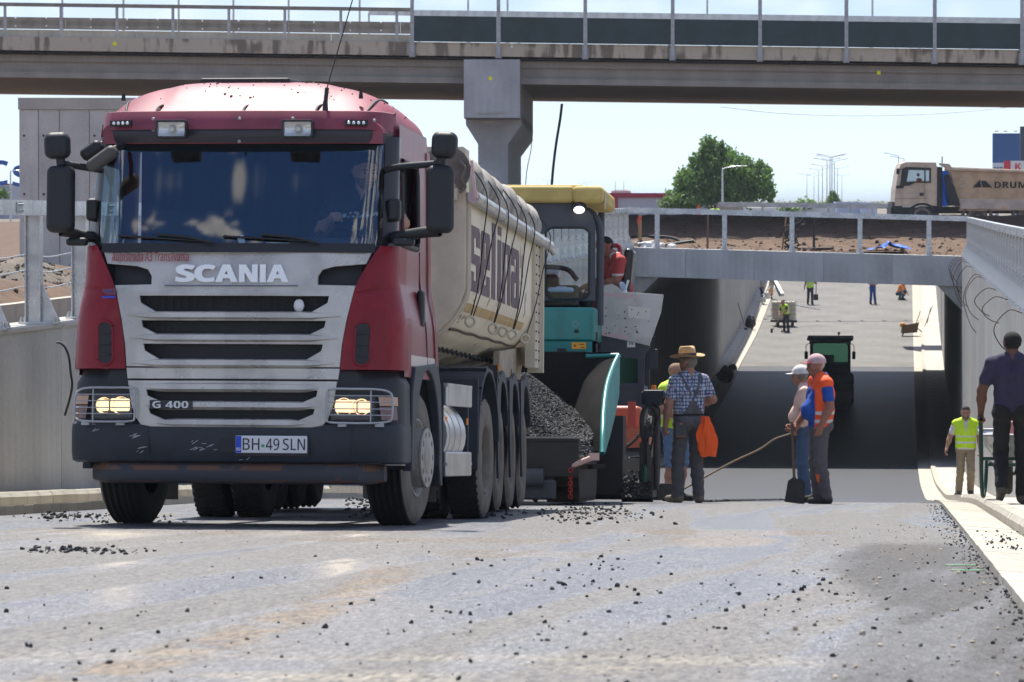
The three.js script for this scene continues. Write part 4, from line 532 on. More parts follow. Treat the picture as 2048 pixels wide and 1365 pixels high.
  const rf = mesh('roof', [grid(56, 24, roofPt), grid(56, 1, (a, b) => { const p = roofPt(a, 1); return [p[0], lerp(p[1], 2.9, b), p[2]]; }), grid(56, 1, (a, b) => { const p = roofPt(a, 0); return [p[0], lerp(p[1], 2.85, b), p[2]]; })], MT.roof, T);
  for (const s of [-1, 1]) mesh('roof_seam', tube([0.015, 0.08, 0.2, 0.35, 0.5].map(b => { const p = roofPt(0.5 + s * 0.325, b); return [p[0], p[1] + 0.004, p[2]]; }), 0.010, 24, 6), M.black, rf);
  mesh('roof_hatch', [rbox(0.70, 0.055, 0.5, 0.02, [-0.13, 3.395, -1.30], [0.05, 0, 0]), box(0.66, 0.05, 0.46, [-0.13, 3.355, -1.30])], M.black, rf);
  mesh('antenna', [cyl(0.018, 0.024, 0.10, [0.62, 3.12, -0.33], [0, 0, 0], 10), bar([0.62, 3.15, -0.33], [0.63, 3.27, -0.34], 0.016), bar([0.63, 3.27, -0.34], [0.84, 4.05, -0.40], 0.0045), box(0.05, 0.03, 0.05, [0.62, 3.08, -0.31])], M.black, rf);
  mesh('washer_nozzle', [[-0.95, 3.19], [0.86, 3.20]].map(([x, y]) => cyl(0.012, 0.018, 0.055, [x, y + 0.03, -0.5], [0, 0, 0], 8)), M.black, rf);
  mesh('visor_stay', [[-0.66, -0.1], [0, 0], [0.55, 0.1]].map(([x]) => tube([[x, 3.085, -0.30], [x + 0.01, 3.13, -0.36], [x + 0.03, 3.15, -0.42]], 0.010, 8, 5)), M.darkSteel, rf);
  { const R = rng(31), g = []; for (let i = 0; i < 130; i++) { const a = 0.5 + (R() - 0.5) * 0.75 * (0.3 + R()), b = 0.1 + R() * 0.55, p = roofPt(a, b), r = 0.004 + 0.007 * R() * R(); g.push(tf(new THREE.IcosahedronGeometry(r, 0), [p[0], p[1] + r * 0.3, p[2]], [R() * 3, R() * 3, 0], [1.6, 0.6, 1.2])); } tag(mesh('asphalt_specks', g, M.black, rf), 'black asphalt crumbs lying on the roof', null, null, 'stuff'); }
  // ---- inside: dashboard, wheel, seats, curtain
  mesh('dashboard', [rbox(2.0, 0.22, 0.5, 0.05, [0, 2.0, -0.52]), rbox(0.6, 0.12, 0.3, 0.04, [0.62, 2.10, -0.6])], mat([0.03, 0.035, 0.04], 0.7), T);
  mesh('steering_wheel', [tf(new THREE.TorusGeometry(0.23, 0.018, 8, 40), [0.68, 2.12, -0.66], [-0.9, 0, 0]), bar([0.68, 2.12, -0.66], [0.68, 1.9, -0.5], 0.03)], M.black, T);
  for (const x of [-0.65, 0.68]) mesh('seat', [rbox(0.5, 0.12, 0.5, 0.05, [x, 1.66, -1.15]), rbox(0.5, 0.75, 0.14, 0.06, [x, 2.05, -1.46], [-0.15, 0, 0]), box(0.4, 0.5, 0.4, [x, 1.4, -1.15])], mat([0.028, 0.030, 0.036], 0.9), T);
  mesh('curtain', [...[1].map(s => grid(30, 4, (a, b) => [s * (1.06 + 0.015 * Math.sin(a * 50)), lerp(2.05, 2.85, b), lerp(-1.25, -1.7, a)])), grid(60, 2, (a, b) => [lerp(-1.0, 1.0, a), lerp(1.4, 2.9, b), -1.78 + 0.02 * Math.sin(a * 90)])], mat([0.022, 0.024, 0.028], 0.95), T);
  mesh('dash_paper', [box(0.18, 0.01, 0.12, [0.25, 2.115, -0.5]), box(0.05, 0.06, 0.01, [-0.02, 2.14, -0.40], [0, 0, 0.3])], M.white, T);

  // ---- frame, tank, side guards, wheels
  mesh('chassis_rail', [-0.40, 0.40].map(x => box(0.08, 0.27, 5.6, [x, 0.86, -3.1])), M.black, T);
  mesh('axle', [bar([-0.9, 0.5, -1.4], [0.9, 0.5, -1.4], 0.07), bar([-0.9, 0.52, -5.0], [0.9, 0.52, -5.0], 0.1), sph(0.24, [0, 0.52, -5.0]), box(0.8, 0.5, 0.9, [0, 0.75, -1.2])], M.black, T);
  mesh('fuel_tank', [cyl(0.30, 0.30, 1.1, [0.93, 0.70, -3.18], [Math.PI / 2, 0, 0], 28), ...[-2.8, -3.1, -3.45].map(z => cyl(0.306, 0.306, 0.05, [0.93, 0.70, z], [Math.PI / 2, 0, 0], 28))], MT.alu, T);
  mesh('side_guard', [rbox(0.035, 0.17, 1.45, 0.015, [1.215, 1.02, -3.35]), box(0.045, 0.03, 1.45, [1.21, 1.10, -3.35]), rbox(0.035, 0.20, 1.45, 0.015, [1.215, 0.47, -3.35]), box(0.045, 0.02, 1.45, [1.212, 0.47, -3.35])], MT.alu, T);
  for (const z of [-2.62, -4.08]) mesh('tank_bracket', box(0.06, 0.75, 0.05, [1.17, 0.74, z]), MT.slate, T); mesh('side_lamp', [-2.75, -3.98].map(z => box(0.012, 0.055, 0.05, [1.205, 0.82, z])), MT.amber, T);
  mesh('air_tower', [box(0.7, 1.5, 0.35, [0.55, 1.85, -2.25]), box(0.5, 0.5, 0.4, [0.8, 1.2, -2.35]), cyl(0.13, 0.13, 0.3, [0.95, 1.18, -2.55], [0, 0, 0], 16), box(0.3, 0.9, 0.3, [1.0, 0.9, -2.42])], mat([0.05, 0.05, 0.052], 0.7), T);
  for (const s of [1, -1]) {
    wheel(T, 0.52, 0.315, [s * 1.03, 0.52, -1.40], { side: s, steer: -0.075, hub: s > 0 ? 'cap' : 'dish' });
    wheel(T, 0.52, 0.29, [s * 1.09, 0.52, -5.0], { side: s, lug: true }); wheel(T, 0.52, 0.27, [s * 0.76, 0.52, -5.0], { side: s, lug: true });
    mesh('rear_fender', [fender(0.68, 0.03, 0.60, 0.15, Math.PI - 0.1, s * 0.95, 0.60, -5.0, 0.05), box(0.60, 0.75, 0.03, [s * 0.95, 0.80, -4.32]), ...[...Array(3)].map((_, i) => { const a = 0.9 + i * 0.5; return box(0.60, 0.02, 0.1, [s * 0.95, 0.60 + Math.sin(a) * 0.69, -5.0 + Math.cos(a) * 0.69], [Math.PI / 2 - a, 0, 0]); })], MT.slate, T);
  }
}
// ------------------------------------------------------------------ half-pipe tipper semi-trailer; origin on the ground under the front wall of its body, +z forward
{
  const D = 36.0, X = -1.66, yaw = -0.0848;
  const T = thing('tipper_trailer', 'dirty cream half-pipe tipper semi-trailer with purple lettering behind the red truck', 'trailer', V(X, groundAt(X, -D), -D), yaw); T.rotation.x = -0.058;
  const LEN = 7.15, prof = [[1.27, 2.74], [1.27, 2.45], [1.27, 2.15], [1.268, 1.92], [1.22, 1.79], [1.14, 1.67], [1.03, 1.56], [0.88, 1.47], [0.68, 1.40], [0.40, 1.355], [0, 1.34]];
  const at = t => { const q = t * (prof.length - 1), i = Math.min(prof.length - 2, q | 0), f = q - i; return [lerp(prof[i][0], prof[i + 1][0], f), lerp(prof[i][1], prof[i + 1][1], f)]; };
  // paint with rust bleeding from scrapes; dust thrown up low on the curve
  const bodyTex = tex(1024, 512, (x, y) => { const n = fbm(x * 10, y * 5, 4, 5, 10), f = noise(x * 200, y * 100, 6, 100), r = sstep(0.70, 0.76, fbm(x * 26, y * 13, 44, 4, 26)), low = sstep(0.55, 0.95, y), gr = low * sstep(0.35, 0.65, fbm(x * 30, y * 6, 14, 4, 30)); let c = [0.76, 0.68, 0.50].map(k => k * (0.86 + 0.2 * n + 0.05 * f)); c = c.map((k, i) => lerp(k, [0.20, 0.17, 0.13][i], gr * 0.75)); return c.map((k, i) => lerp(k, [0.22, 0.10, 0.045][i], r * 0.8)); });
  const bm = mat([1, 1, 1], 0.5, { map: bodyTex });
  for (const s of [1, -1]) mesh('body_side', grid(40, 40, (a, b) => { const [x, y] = at(b); return [s * x, y, -LEN * a]; }, (a, b) => [a, b]), bm, T);
  const fr = [[-1.27, 2.80], [1.27, 2.80], ...prof.slice(1), ...prof.slice(1, -1).reverse().map(([x, y]) => [-x, y])];
  const front = mesh('front_wall', [ext(fr.slice().reverse(), 0.05, { bevel: 0.008 }).translate(0, 0, -0.02), box(0.10, 1.1, 0.06, [0.75, 2.2, 0.05]), box(0.10, 1.1, 0.06, [-0.75, 2.2, 0.05]), box(2.4, 0.1, 0.07, [0, 2.72, 0.05])], MT.cream, T);
  mesh('spill_guard', [box(2.5, 0.34, 0.05, [0, 2.95, 0.02]), box(0.05, 0.36, 0.35, [1.235, 2.93, -0.15])], MT.cream, front);
  mesh('front_edge', [tube(prof.slice(0, 8).map(([x, y]) => [x + 0.012, y, -0.02]), 0.03, 40, 6)], MT.cream, front);
  // rear post and tailgate
  const rear = mesh('rear_frame', [box(0.10, 1.35, 0.55, [1.255, 2.08, -LEN + 0.02]), box(0.16, 1.40, 0.10, [1.27, 2.06, -LEN - 0.26]), box(2.5, 0.12, 0.2, [0, 2.74, -LEN - 0.2]), box(0.10, 1.35, 0.55, [-1.255, 2.08, -LEN + 0.02])], MT.cream, T);
  mesh('rivet', [...Array(26)].map((_, i) => sph(0.011, [1.308, 1.48 + (i % 13) * 0.095, -LEN + (i < 13 ? 0.20 : -0.14)], null, 6)), M.darkSteel, rear);
  mesh('tailgate', [ext([[-1.2, 1.45], [-0.8, 1.36], [0.8, 1.36], [1.2, 1.45], [1.24, 2.7], [-1.24, 2.7]], 0.08).translate(0, 0, -LEN - 0.36)], MT.cream, T);
  const hole = (x, y, r) => [...Array(14)].map((_, i) => [x + Math.cos(-i / 14 * 6.283) * r, y + Math.sin(-i / 14 * 6.283) * r]);
  mesh('chute_bracket', [ext([[4.9, 1.05], [7.1, 1.10], [7.6, 1.45], [7.45, 1.62], [5.0, 1.52]], 0.05, { holes: [hole(5.35, 1.22, 0.075), hole(6.35, 1.28, 0.10), hole(7.0, 1.40, 0.06)], bevel: 0.006 }).rotateY(Math.PI / 2).translate(1.06, 0, 0), ext([[4.9, 1.05], [7.1, 1.10], [7.6, 1.45], [7.45, 1.62], [5.0, 1.52]], 0.05).rotateY(Math.PI / 2).translate(-1.1, 0, 0), box(2.1, 0.05, 0.9, [0, 1.30, -7.3], [-0.5, 0, 0])], mat([0.46, 0.41, 0.32], 0.7, { map: rep(tSoil, 0.6) }), T);
  mesh('underside_wear', tube([...Array(10)].map((_, i) => [1.10, 1.60 + 0.01 * (i % 2), -0.3 - i * 0.72]), 0.012, 60, 5), M.rust, T);
  // lettering, gold stripe
  const lettering = mat([0.10, 0.045, 0.065], 0.55, { map: rep(tDirt, 1.4) });
  const lift = 0.004, side = y => { let i = 0; while (i < prof.length - 2 && prof[i + 1][1] > y) i++; const [x0, y0] = prof[i], [x1, y1] = prof[i + 1]; return lerp(x0, x1, clamp((y0 - y) / (y0 - y1))) + lift; };
  const W = 0.13;                                               // stroke weight (of a unit cell), heavy tall letters
  const letter = { // polygons in a cell 1 wide, 1 tall (x-height)
    s: [[[0, 1], [0, 0.42], [0.64, 0.42], [0.64, 0.17], [0.36, 0.17], [0.36, 0.30], [0, 0.30], [0, 0.08], [0.08, 0], [0.92, 0], [1, 0.08], [1, 0.58], [0.36, 0.58], [0.36, 0.83], [0.64, 0.83], [0.64, 0.70], [1, 0.70], [1, 0.92], [0.92, 1], [0.08, 1]]],
    e: [[[0, 0.08], [0.08, 0], [0.92, 0], [1, 0.08], [1, 0.32], [0.64, 0.32], [0.64, 0.17], [0.36, 0.17], [0.36, 0.43], [1, 0.43], [1, 0.92], [0.92, 1], [0.08, 1], [0, 0.92]], [[[0.36, 0.58], [0.36, 0.83], [0.64, 0.83], [0.64, 0.58]]]],
    l: [[[0.1, 0], [0.5, 0], [0.5, 1.22], [0.1, 1.22]]], i: [[[0.1, 0], [0.5, 0], [0.5, 1], [0.1, 1]]],
    n: [[[0, 0], [0.36, 0], [0.36, 0.83], [0.64, 0.83], [0.64, 0], [1, 0], [1, 0.92], [0.92, 1], [0, 1]]],
    a: [[[0, 0.08], [0.08, 0], [1, 0], [1, 0.92], [0.92, 1], [0.08, 1], [0, 0.92], [0, 0.70], [0.36, 0.70], [0.36, 0.83], [0.64, 0.83], [0.64, 0.60], [0.08, 0.60], [0, 0.52]], [[[0.36, 0.17], [0.36, 0.43], [0.64, 0.43], [0.64, 0.17]]]] };
  const bend = g => { const p = g.attributes.position; for (let i = 0; i < p.count; i++) { const [z, y, e] = [p.getX(i), p.getY(i), p.getZ(i)]; p.setXYZ(i, side(y) + e, y, -z); } g.computeVertexNormals(); return g; };
  let z = 0.34; for (const [c, w] of [['s', 0.98], ['e', 0.98], ['l', 0.62], ['i', 0.62], ['n', 0.98], ['a', 0.98]]) { const [o, h = []] = letter[c]; const f = ([x, y]) => [z + x * (w < 0.9 ? 0.9 : 0.86), 1.93 + y * 0.56]; const parts = [ext(o.map(f), 0.002, { holes: h.map(q => q.map(f)) })]; if (c === 'i') parts.push(ext([[0.1, 1.08], [0.5, 1.08], [0.5, 1.22], [0.1, 1.22]].map(f), 0.002)); mesh('letter', parts.map(bend), lettering, T); z += w * 0.99 - (w < 0.9 ? 0.02 : 0); }
  mesh('gold_stripe', grid(30, 4, (a, b) => { const y = lerp(1.755, 1.83, b); return [side(y) + 0.002, y, lerp(-0.05, -6.3, a)]; }), mat([0.50, 0.33, 0.11], 0.5, { map: rep(tDirt, 1) }), T);
  // rail pipe, rolled tarpaulin, cords, hooks
  mesh('rail_pipe', [bar([1.335, 2.70, 0.05], [1.335, 2.68, -8.25], 0.055, 14), ...[-2.6, -5.4].map(q => bar([1.335, 2.694, q], [1.335, 2.693, q - 0.25], 0.063, 14)), bar([1.335, 2.68, -8.25], [1.36, 2.62, -8.5], 0.03)], MT.alu, T);
  const tarpTex = tex(512, 256, (x, y) => { const n = fbm(x * 16, y * 3, 5, 5, 16), st = sstep(0.55, 0.75, fbm(x * 40, y * 2, 25, 3, 40)); const v = 0.55 + 0.5 * n - 0.35 * st; return [0.42 * v, 0.395 * v, 0.35 * v]; });
  mesh('tarpaulin', grid(160, 26, (a, b) => { const zz = 0.06 - a * 7.7, q = lerp(-0.35, 1.15, b) * Math.PI, f = 0.03 * (fbm(zz * 3, b * 5, 3, 4) - 0.5) * 2 + 0.012 * Math.sin(zz * 9 + b * 8), r = 0.20 + f - 0.03 * Math.abs(((a * 5.2) % 1) - 0.5 < 0.06 ? 1 : 0); return [1.10 + Math.cos(q) * (r + 0.02), 2.90 + Math.sin(q) * r * 1.02 - 0.05 * a + 0.03 * sstep(0.06, 0, a), zz]; }, (a, b) => [a, b]), mat([1, 1, 1], 0.85, { map: tarpTex }), T);
  mesh('tarpaulin_end', [grid(14, 14, (a, b) => { const q = lerp(-0.3, 1.2, a) * Math.PI, r = 0.21 * b; return [1.10 + Math.cos(q) * r, 2.92 + Math.sin(q) * r, 0.08 + 0.03 * Math.sin(a * 19) * b - 0.02 * b]; }), tube([[1.22, 3.0, 0.1], [1.27, 2.93, 0.12], [1.24, 2.85, 0.12], [1.27, 2.78, 0.1], [1.22, 2.73, 0.1]], 0.014, 20, 5)], mat([0.16, 0.145, 0.12], 0.9), T);
  mesh('marker_bar', [box(0.02, 0.32, 0.06, [1.34, 2.84, 0.10], [0, 0, 0.12]), box(0.022, 0.07, 0.062, [1.36, 2.72, 0.10], [0, 0, 0.12])], mat([0.65, 0.45, 0.42], 0.5), T);
  const hooks = [-0.75, -2.95, -4.0, -5.0, -6.5];
  for (const [a, b] of [[-0.5, -0.75], [-1.7, -0.95], [-2.6, -2.95], [-3.6, -3.0], [-4.6, -5.0], [-5.6, -5.1], [-7.6, -6.6]]) mesh('cord', tube([[1.20, 3.06, a], [1.35, 2.86, a], [1.40, 2.70, a], [1.36, 2.4, lerp(a, b, 0.4)], [1.31, 2.0, lerp(a, b, 0.8)], [1.24, 1.72, b]], 0.006, 30, 5), M.black, T);
  for (const q of hooks) mesh('hook', tf(new THREE.TorusGeometry(0.042, 0.013, 6, 16), [1.235, 1.68, q], [0.3, 0.4, 0.5]), MT.cream, T);
  for (let i = 0; i < 16; i++) mesh('hook_bolt', cyl(0.02, 0.02, 0.05, [0.93, 1.45, -0.2 - i * 0.42], [0, 0, 0.7], 6), M.darkSteel, T);
  // running gear
  mesh('chassis_rail', [-0.45, 0.45].map(x => box(0.12, 0.30, 8.0, [x, 1.08, -4.0])), M.black, T); mesh('ram_and_boxes', [cyl(0.12, 0.12, 1.4, [0, 1.75, 0.28], [0, 0, 0], 16), box(0.6, 0.45, 0.6, [0.85, 0.95, -2.9]), box(1.6, 0.3, 0.3, [0, 0.95, -1.2]), cyl(0.14, 0.14, 0.8, [0.8, 0.8, -3.1], [Math.PI / 2, 0, 0], 14)], M.black, T);
  mesh('filler_panel', [box(1.9, 0.25, 0.06, [0, 1.28, -0.4])], M.darkSteel, T);
  for (const z of [-4.05, -5.36, -6.67]) {
    mesh('axle', bar([-0.95, 0.5, z], [0.95, 0.5, z], 0.07), M.black, T);
    for (const s of [1, -1]) { wheel(T, 0.50, 0.385, [s * 1.015, 0.50, z], { side: s }); mesh('mudguard', [fender(0.62, 0.02, 0.42, 0.25, Math.PI - 0.25, s * 1.02, 0.66, z), ext([[-0.02, -0.30], [0.10, 0.10], [0.16, 0.62], [-0.12, 0.66], [-0.25, 0.55]].map(([a, b]) => [a, b]), 0.02).rotateY(-Math.PI / 2).translate(s * 1.24, 0.62, z + 0.52), ext([...Array(10)].map((_, i) => { const a = lerp(0.35, 2.6, i / 9); return [Math.cos(a) * 0.66, Math.sin(a) * 0.66]; }).concat([...Array(10)].map((_, i) => { const a = lerp(2.6, 0.35, i / 9); return [Math.cos(a) * 0.56, Math.sin(a) * 0.56]; })), 0.03).rotateY(-Math.PI / 2).translate(s * 1.235, 0.66, z)], MT.slate, T); }
  }
  const lampBox = mesh('lamp_bracket', [box(0.1, 0.12, 0.10, [1.18, 1.30, -3.55]), cyl(0.05, 0.05, 0.06, [1.2, 1.22, -3.5], [Math.PI / 2, 0, 0], 14)], M.darkSteel, T); mesh('side_lamp', box(0.02, 0.05, 0.05, [1.24, 1.34, -3.52]), MT.amber, lampBox);
  mesh('rear_bumper', box(2.3, 0.14, 0.1, [0, 0.55, -7.4]), M.darkSteel, T);
}
// ------------------------------------------------------------------ lumps of hot asphalt, used for the heap in the hopper, at the screed and for crumbs on the road
const lumpG = (() => { const g = new THREE.IcosahedronGeometry(1, 0), p = g.attributes.position; for (let i = 0; i < p.count; i++) { const v = V(p.getX(i), p.getY(i), p.getZ(i)), k = 0.75 + 0.5 * noise(v.x * 1.7 + 5, v.y * 1.7 + 9, v.z * 1.7 + 2); p.setXYZ(i, v.x * k, v.y * k * 0.75, v.z * k); } g.computeVertexNormals(); return metricUV(g); })();
const bitumen = mat([0.028, 0.028, 0.030], 0.68), bitumenDry = mat([0.030, 0.030, 0.031], 0.7);
function lumps(name, label, list, m, parent) {               // list of [x, y, z, radius]
  const o = new THREE.InstancedMesh(lumpG, m, list.length), R = rng(list.length), e = new THREE.Euler(), q = new THREE.Quaternion(), M4 = new THREE.Matrix4();
  list.forEach(([x, y, z, r], i) => { e.set(R() * 6, R() * 6, R() * 6); o.setMatrixAt(i, M4.compose(V(x, y, z), q.setFromEuler(e), V(r * (0.8 + 0.5 * R()), r * (0.7 + 0.4 * R()), r * (0.8 + 0.5 * R())))); });
  o.name = parent ? name : numbered(name); o.castShadow = o.receiveShadow = true; (parent || scene).add(o); return tag(o, label, null, null, 'stuff');
}
const PAVER = { x: -0.32, d: 46.5, yaw: -0.0913 };
const paver = thing('asphalt_paver', 'teal asphalt paver with yellow canopy and hopper full of hot asphalt', 'paver', V(PAVER.x, groundAt(PAVER.x, -PAVER.d), -PAVER.d), PAVER.yaw); paver.rotation.x = -0.058;
{
  const T = paver;
  const teal = mat([0.005, 0.23, 0.21], 0.42, { clearcoat: 0.4, clearcoatRoughness: 0.3, map: rep(tDirt, 1) }), slate = mat([0.062, 0.070, 0.085], 0.6, { map: rep(tDirt, 0.9) }), yel = mat([0.64, 0.49, 0.16], 0.75, { map: rep(tDirt, 0.7), bumpMap: rep(tGrain, 2), bumpScale: 0.003 }), sunlitTeal = mat([0.07, 0.33, 0.30], 0.5, { map: rep(tDirt, 1) }), white = mat([0.60, 0.58, 0.54], 0.6, { map: rep(tDirt, 0.9) }), hop = mat([0.020, 0.019, 0.019], 0.9, { map: rep(tDirt, 1), ior: 1.3, specularIntensity: 0.35 });
  // px, py and the depth behind the hopper front give the local place
  const inv = new THREE.Matrix4(); T.updateMatrixWorld(); inv.copy(T.matrixWorld).invert();
  const lo = (px, py, z) => { const D = PAVER.d - z; return atPx(px, py, D).applyMatrix4(inv).toArray(); };
  // ---- hopper
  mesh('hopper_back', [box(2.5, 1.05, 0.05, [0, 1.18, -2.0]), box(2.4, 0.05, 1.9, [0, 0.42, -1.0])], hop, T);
  mesh('hopper_apron', [rbox(2.30, 0.40, 0.06, 0.015, [-0.10, 0.50, 0.02]), box(2.30, 0.035, 0.10, [-0.10, 0.71, 0.02]), box(2.30, 0.03, 0.08, [-0.10, 0.34, 0.05])], mat([0.022, 0.021, 0.021], 0.55, { map: rep(tDirt, 1) }), T);
  mesh('apron_lip', box(2.26, 0.02, 0.10, [-0.10, 0.735, 0.03]), mat([0.30, 0.29, 0.27], 0.6, { map: rep(tDirt, 2) }), T);
  for (const s of [1, -1]) {
const e = [[1237, 712, -1.95], [1226, 735, -1.7], [1214, 772, -1.2], [1208, 818, -0.7], [1206, 862, -0.3], [1205, 908, -0.05]].map(p => lo(...p)), o = [[1240, 712, -2.1], [1240, 750, -2.1], [1239, 790, -2.0], [1231, 832, -1.7], [1221, 872, -1.3], [1211, 908, -0.9]].map(p => lo(...p)), q = (l, t) => { const f = t * (l.length - 1), i = Math.min(l.length - 2, f | 0); return [0, 1, 2].map(k => lerp(l[i][k], l[i + 1][k], f - i)); };
    const wing = mesh('hopper_wing', [grid(10, 24, (a, b) => { const p = q(e, b), r = q(o, b); return [s * lerp(p[0], r[0], a), lerp(p[1], r[1], a), lerp(p[2], r[2], a)]; })], sunlitTeal, T);  // outer face paler than the teal paint: sun reflection put into its colour
    mesh('wing_rim', tube(e.map(([x, y, z]) => [s * x, y, z]), 0.030, 40, 8), teal, wing);
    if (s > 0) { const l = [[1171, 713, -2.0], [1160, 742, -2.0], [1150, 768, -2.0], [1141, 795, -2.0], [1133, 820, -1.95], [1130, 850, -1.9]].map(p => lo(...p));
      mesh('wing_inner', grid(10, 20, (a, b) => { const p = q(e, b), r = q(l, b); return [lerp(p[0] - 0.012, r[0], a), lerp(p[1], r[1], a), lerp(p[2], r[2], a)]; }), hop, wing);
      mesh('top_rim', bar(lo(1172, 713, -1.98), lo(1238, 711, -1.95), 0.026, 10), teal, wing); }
  }
  { const R = rng(8), top = x => 0.70 + 0.60 * sstep(1.12, -0.25, x) + 0.04 * Math.sin(x * 5); const surf = (x, z) => Math.min(1.45, top(x) + 0.35 * sstep(0, -1.8, z) - 0.22 * sstep(-0.35, 0.02, z)) + 0.04 * (fbm(x * 6, z * 6, 3) - 0.5);
    mesh('heap_core', [grid(60, 44, (a, b) => { const x = lerp(-1.2, 1.14, a), z = lerp(0.0, -1.95, b); return [x, surf(x, z) - 0.015, z]; }), grid(60, 1, (a, b) => { const x = lerp(-1.2, 1.14, a); return [x, lerp(0.4, surf(x, 0) - 0.015, b), 0]; })], bitumenDry, T);
    const l = []; for (let i = 0; i < 13000; i++) { const x = lerp(-0.6, 1.16, R()), z = lerp(0.02, -1.9, R() ** 1.3); l.push([x, surf(x, z), z, 0.006 + 0.009 * R()]); } lumps('hot_asphalt', 'glossy black hot asphalt heaped in the hopper', l, bitumen, T); }
  // ---- under the hopper: push rollers, tracks, frame
  mesh('push_bar', [rbox(2.1, 0.22, 0.14, 0.03, [-0.25, 0.17, 0.03]), box(1.9, 0.30, 0.3, [-0.3, 0.22, -0.2])], slate, T); for (const x of [-0.9, 0.25]) mesh('push_roller', cyl(0.10, 0.10, 0.85, [x, 0.30, 0.13], [0, 0, Math.PI / 2], 20), slate, T);
  for (const s of [1, -1]) { const tr = mesh('crawler_track', [ext(oval(2.8, 0.62, 0.30, 8), 0.32, { bevel: 0.02 }).rotateY(Math.PI / 2).translate(s * 0.80 - 0.16, 0.33, -2.3)], M.black, T); for (let i = 0; i < 12; i++) mesh('track_pad', box(0.36, 0.05, 0.16, [s * 0.80, 0.05 + (i === 0 ? 0.22 : i === 1 ? 0.06 : 0), i < 2 ? -0.88 - i * 0.08 : -1.05 - (i - 2) * 0.22], [i === 0 ? 1.2 : i === 1 ? 0.6 : 0, 0, 0]), mat([0.09, 0.075, 0.06], 0.9, { map: rep(tSoil, 2) }), tr); }
  mesh('tow_link', [tube([[0.93, 0.40, 0.0], [1.05, 0.46, 0.05], [1.20, 0.52, 0.08]], 0.03, 12, 8), box(0.10, 0.08, 0.08, [1.22, 0.53, 0.08])], mat([0.62, 0.42, 0.36], 0.6), T);
  for (let i = 0; i < 9; i++) mesh('chain_link', tf(new THREE.TorusGeometry(0.020, 0.006, 5, 10), [0.96, 0.38 - i * 0.035, 0.06], [0, i % 2 ? Math.PI / 2 : 0, 0], [1, 1.3, 1]), M.redPlastic, T);
  mesh('hydraulic_ram', [bar([0.55, 0.05, 0.02], [0.82, 0.42, -0.02], 0.045, 10), bar([0.82, 0.42, -0.02], [0.9, 0.5, -0.02], 0.025, 8)], M.darkSteel, T);
  mesh('headlamp_arm', [tube([[0.12, 1.30, -0.02], [0.25, 1.28, 0.02], [0.33, 1.34, 0.02], [0.33, 1.42, 0.02]], 0.022, 14, 7), sph(0.045, [0.31, 1.44, 0.03])], M.black, T); mesh('arm_mirror', sph(0.035, [0.315, 1.445, 0.06], [1, 1, 0.6]), MT.chrome, T);
  // ---- body
  const zH = -2.9, c = lo(1190, 615, zH);
  const hood = mesh('engine_hood', [rbox(2.45, 0.39, 1.6, 0.03, [c[0] - 1.225, c[1] - 0.195, zH - 0.78]), ext([[0, 0], [0.06, -0.13], [0.85, -0.13], [0.85, 0]], 2.43).rotateY(-Math.PI / 2).scale(1, 1, -1).translate(c[0] - 0.01, c[1] - 0.39, zH)], teal, T);
  mesh('hood_face', box(2.40, 0.125, 0.02, [c[0] - 1.23, c[1] - 0.455, zH + 0.012]), mat([0.006, 0.20, 0.18], 0.45), hood);
  const vx = lo(1151, 648, zH); mesh('hood_vent', [lathe([[0, 0.012], [0.02, 0.014], [0.05, 0.006], [0.052, 0.0]], 24, [vx[0], vx[1], zH + 0.005], [Math.PI / 2, 0, 0]), ...[0.018, 0.03, 0.042].map(r => tf(new THREE.TorusGeometry(r, 0.003, 5, 20), [vx[0], vx[1], zH + 0.018]))], mat([0.30, 0.32, 0.31], 0.6), hood);
  const lk = lo(1153, 663, zH); mesh('hood_lock', rbox(0.05, 0.04, 0.03, 0.01, [lk[0], lk[1], zH + 0.02]), M.black, hood); const lb = lo(1133, 679, zH); mesh('hood_slot', box(0.045, 0.018, 0.006, [lb[0], lb[1], zH + 0.012]), M.black, hood);
  const st = lo(1158, 692, zH), dec = mesh('warning_sticker', box(0.165, 0.075, 0.004, [st[0], st[1], zH + 0.026]), mat([0.80, 0.36, 0.02], 0.5), hood); mesh('sticker_sign', [box(0.055, 0.012, 0.003, [st[0] + 0.035, st[1] + 0.015, zH + 0.029]), box(0.04, 0.012, 0.003, [st[0] + 0.045, st[1] - 0.02, zH + 0.029]), sph(0.013, [st[0] - 0.045, st[1], zH + 0.028], [1, 1.3, 0.1], 8)], mat([0.25, 0.10, 0.02], 0.6), dec);
  mesh('hood_grille', [0, 1].map(i => box(0.012, 0.10, 0.25, [c[0] + 0.003, c[1] - 0.33 - i * 0.13, zH - 0.25])), M.black, hood);
  mesh('body', [box(2.30, 0.9, 2.6, [c[0] - 1.25, 1.28, zH - 1.2]), box(2.0, 0.5, 1.2, [c[0] - 1.25, 0.75, -2.6])], M.black, T);
  mesh('tool_tray', box(0.10, 0.05, 0.12, lo(1124, 702, zH - 0.01)), M.black, T);
  // ---- operator stand: frame with glass front, console, canopy
  const zC = -3.35, fO = oval(2.56, 1.06, 0.12), fcx = lo(1190, 510, zC)[0] - 1.28, fcy = 2.93;
  const g0 = lo(1090, 455, zC), g1 = lo(1178, 598, zC);
  const gw = g1[0] - g0[0], gh = g0[1] - g1[1];
  const gl = (i) => oval(gw, gh, 0.09).map(([x, y]) => [g0[0] + gw / 2 + x - i * (gw + 0.16), (g0[1] + g1[1]) / 2 + y]);
  const outer = [[fcx - 1.28, 2.33], [fcx + 1.28, 2.33], [fcx + 1.28, 3.20], [fcx + 1.24, 3.34], [fcx + 1.10, 3.47], [fcx - 1.28, 3.47]];
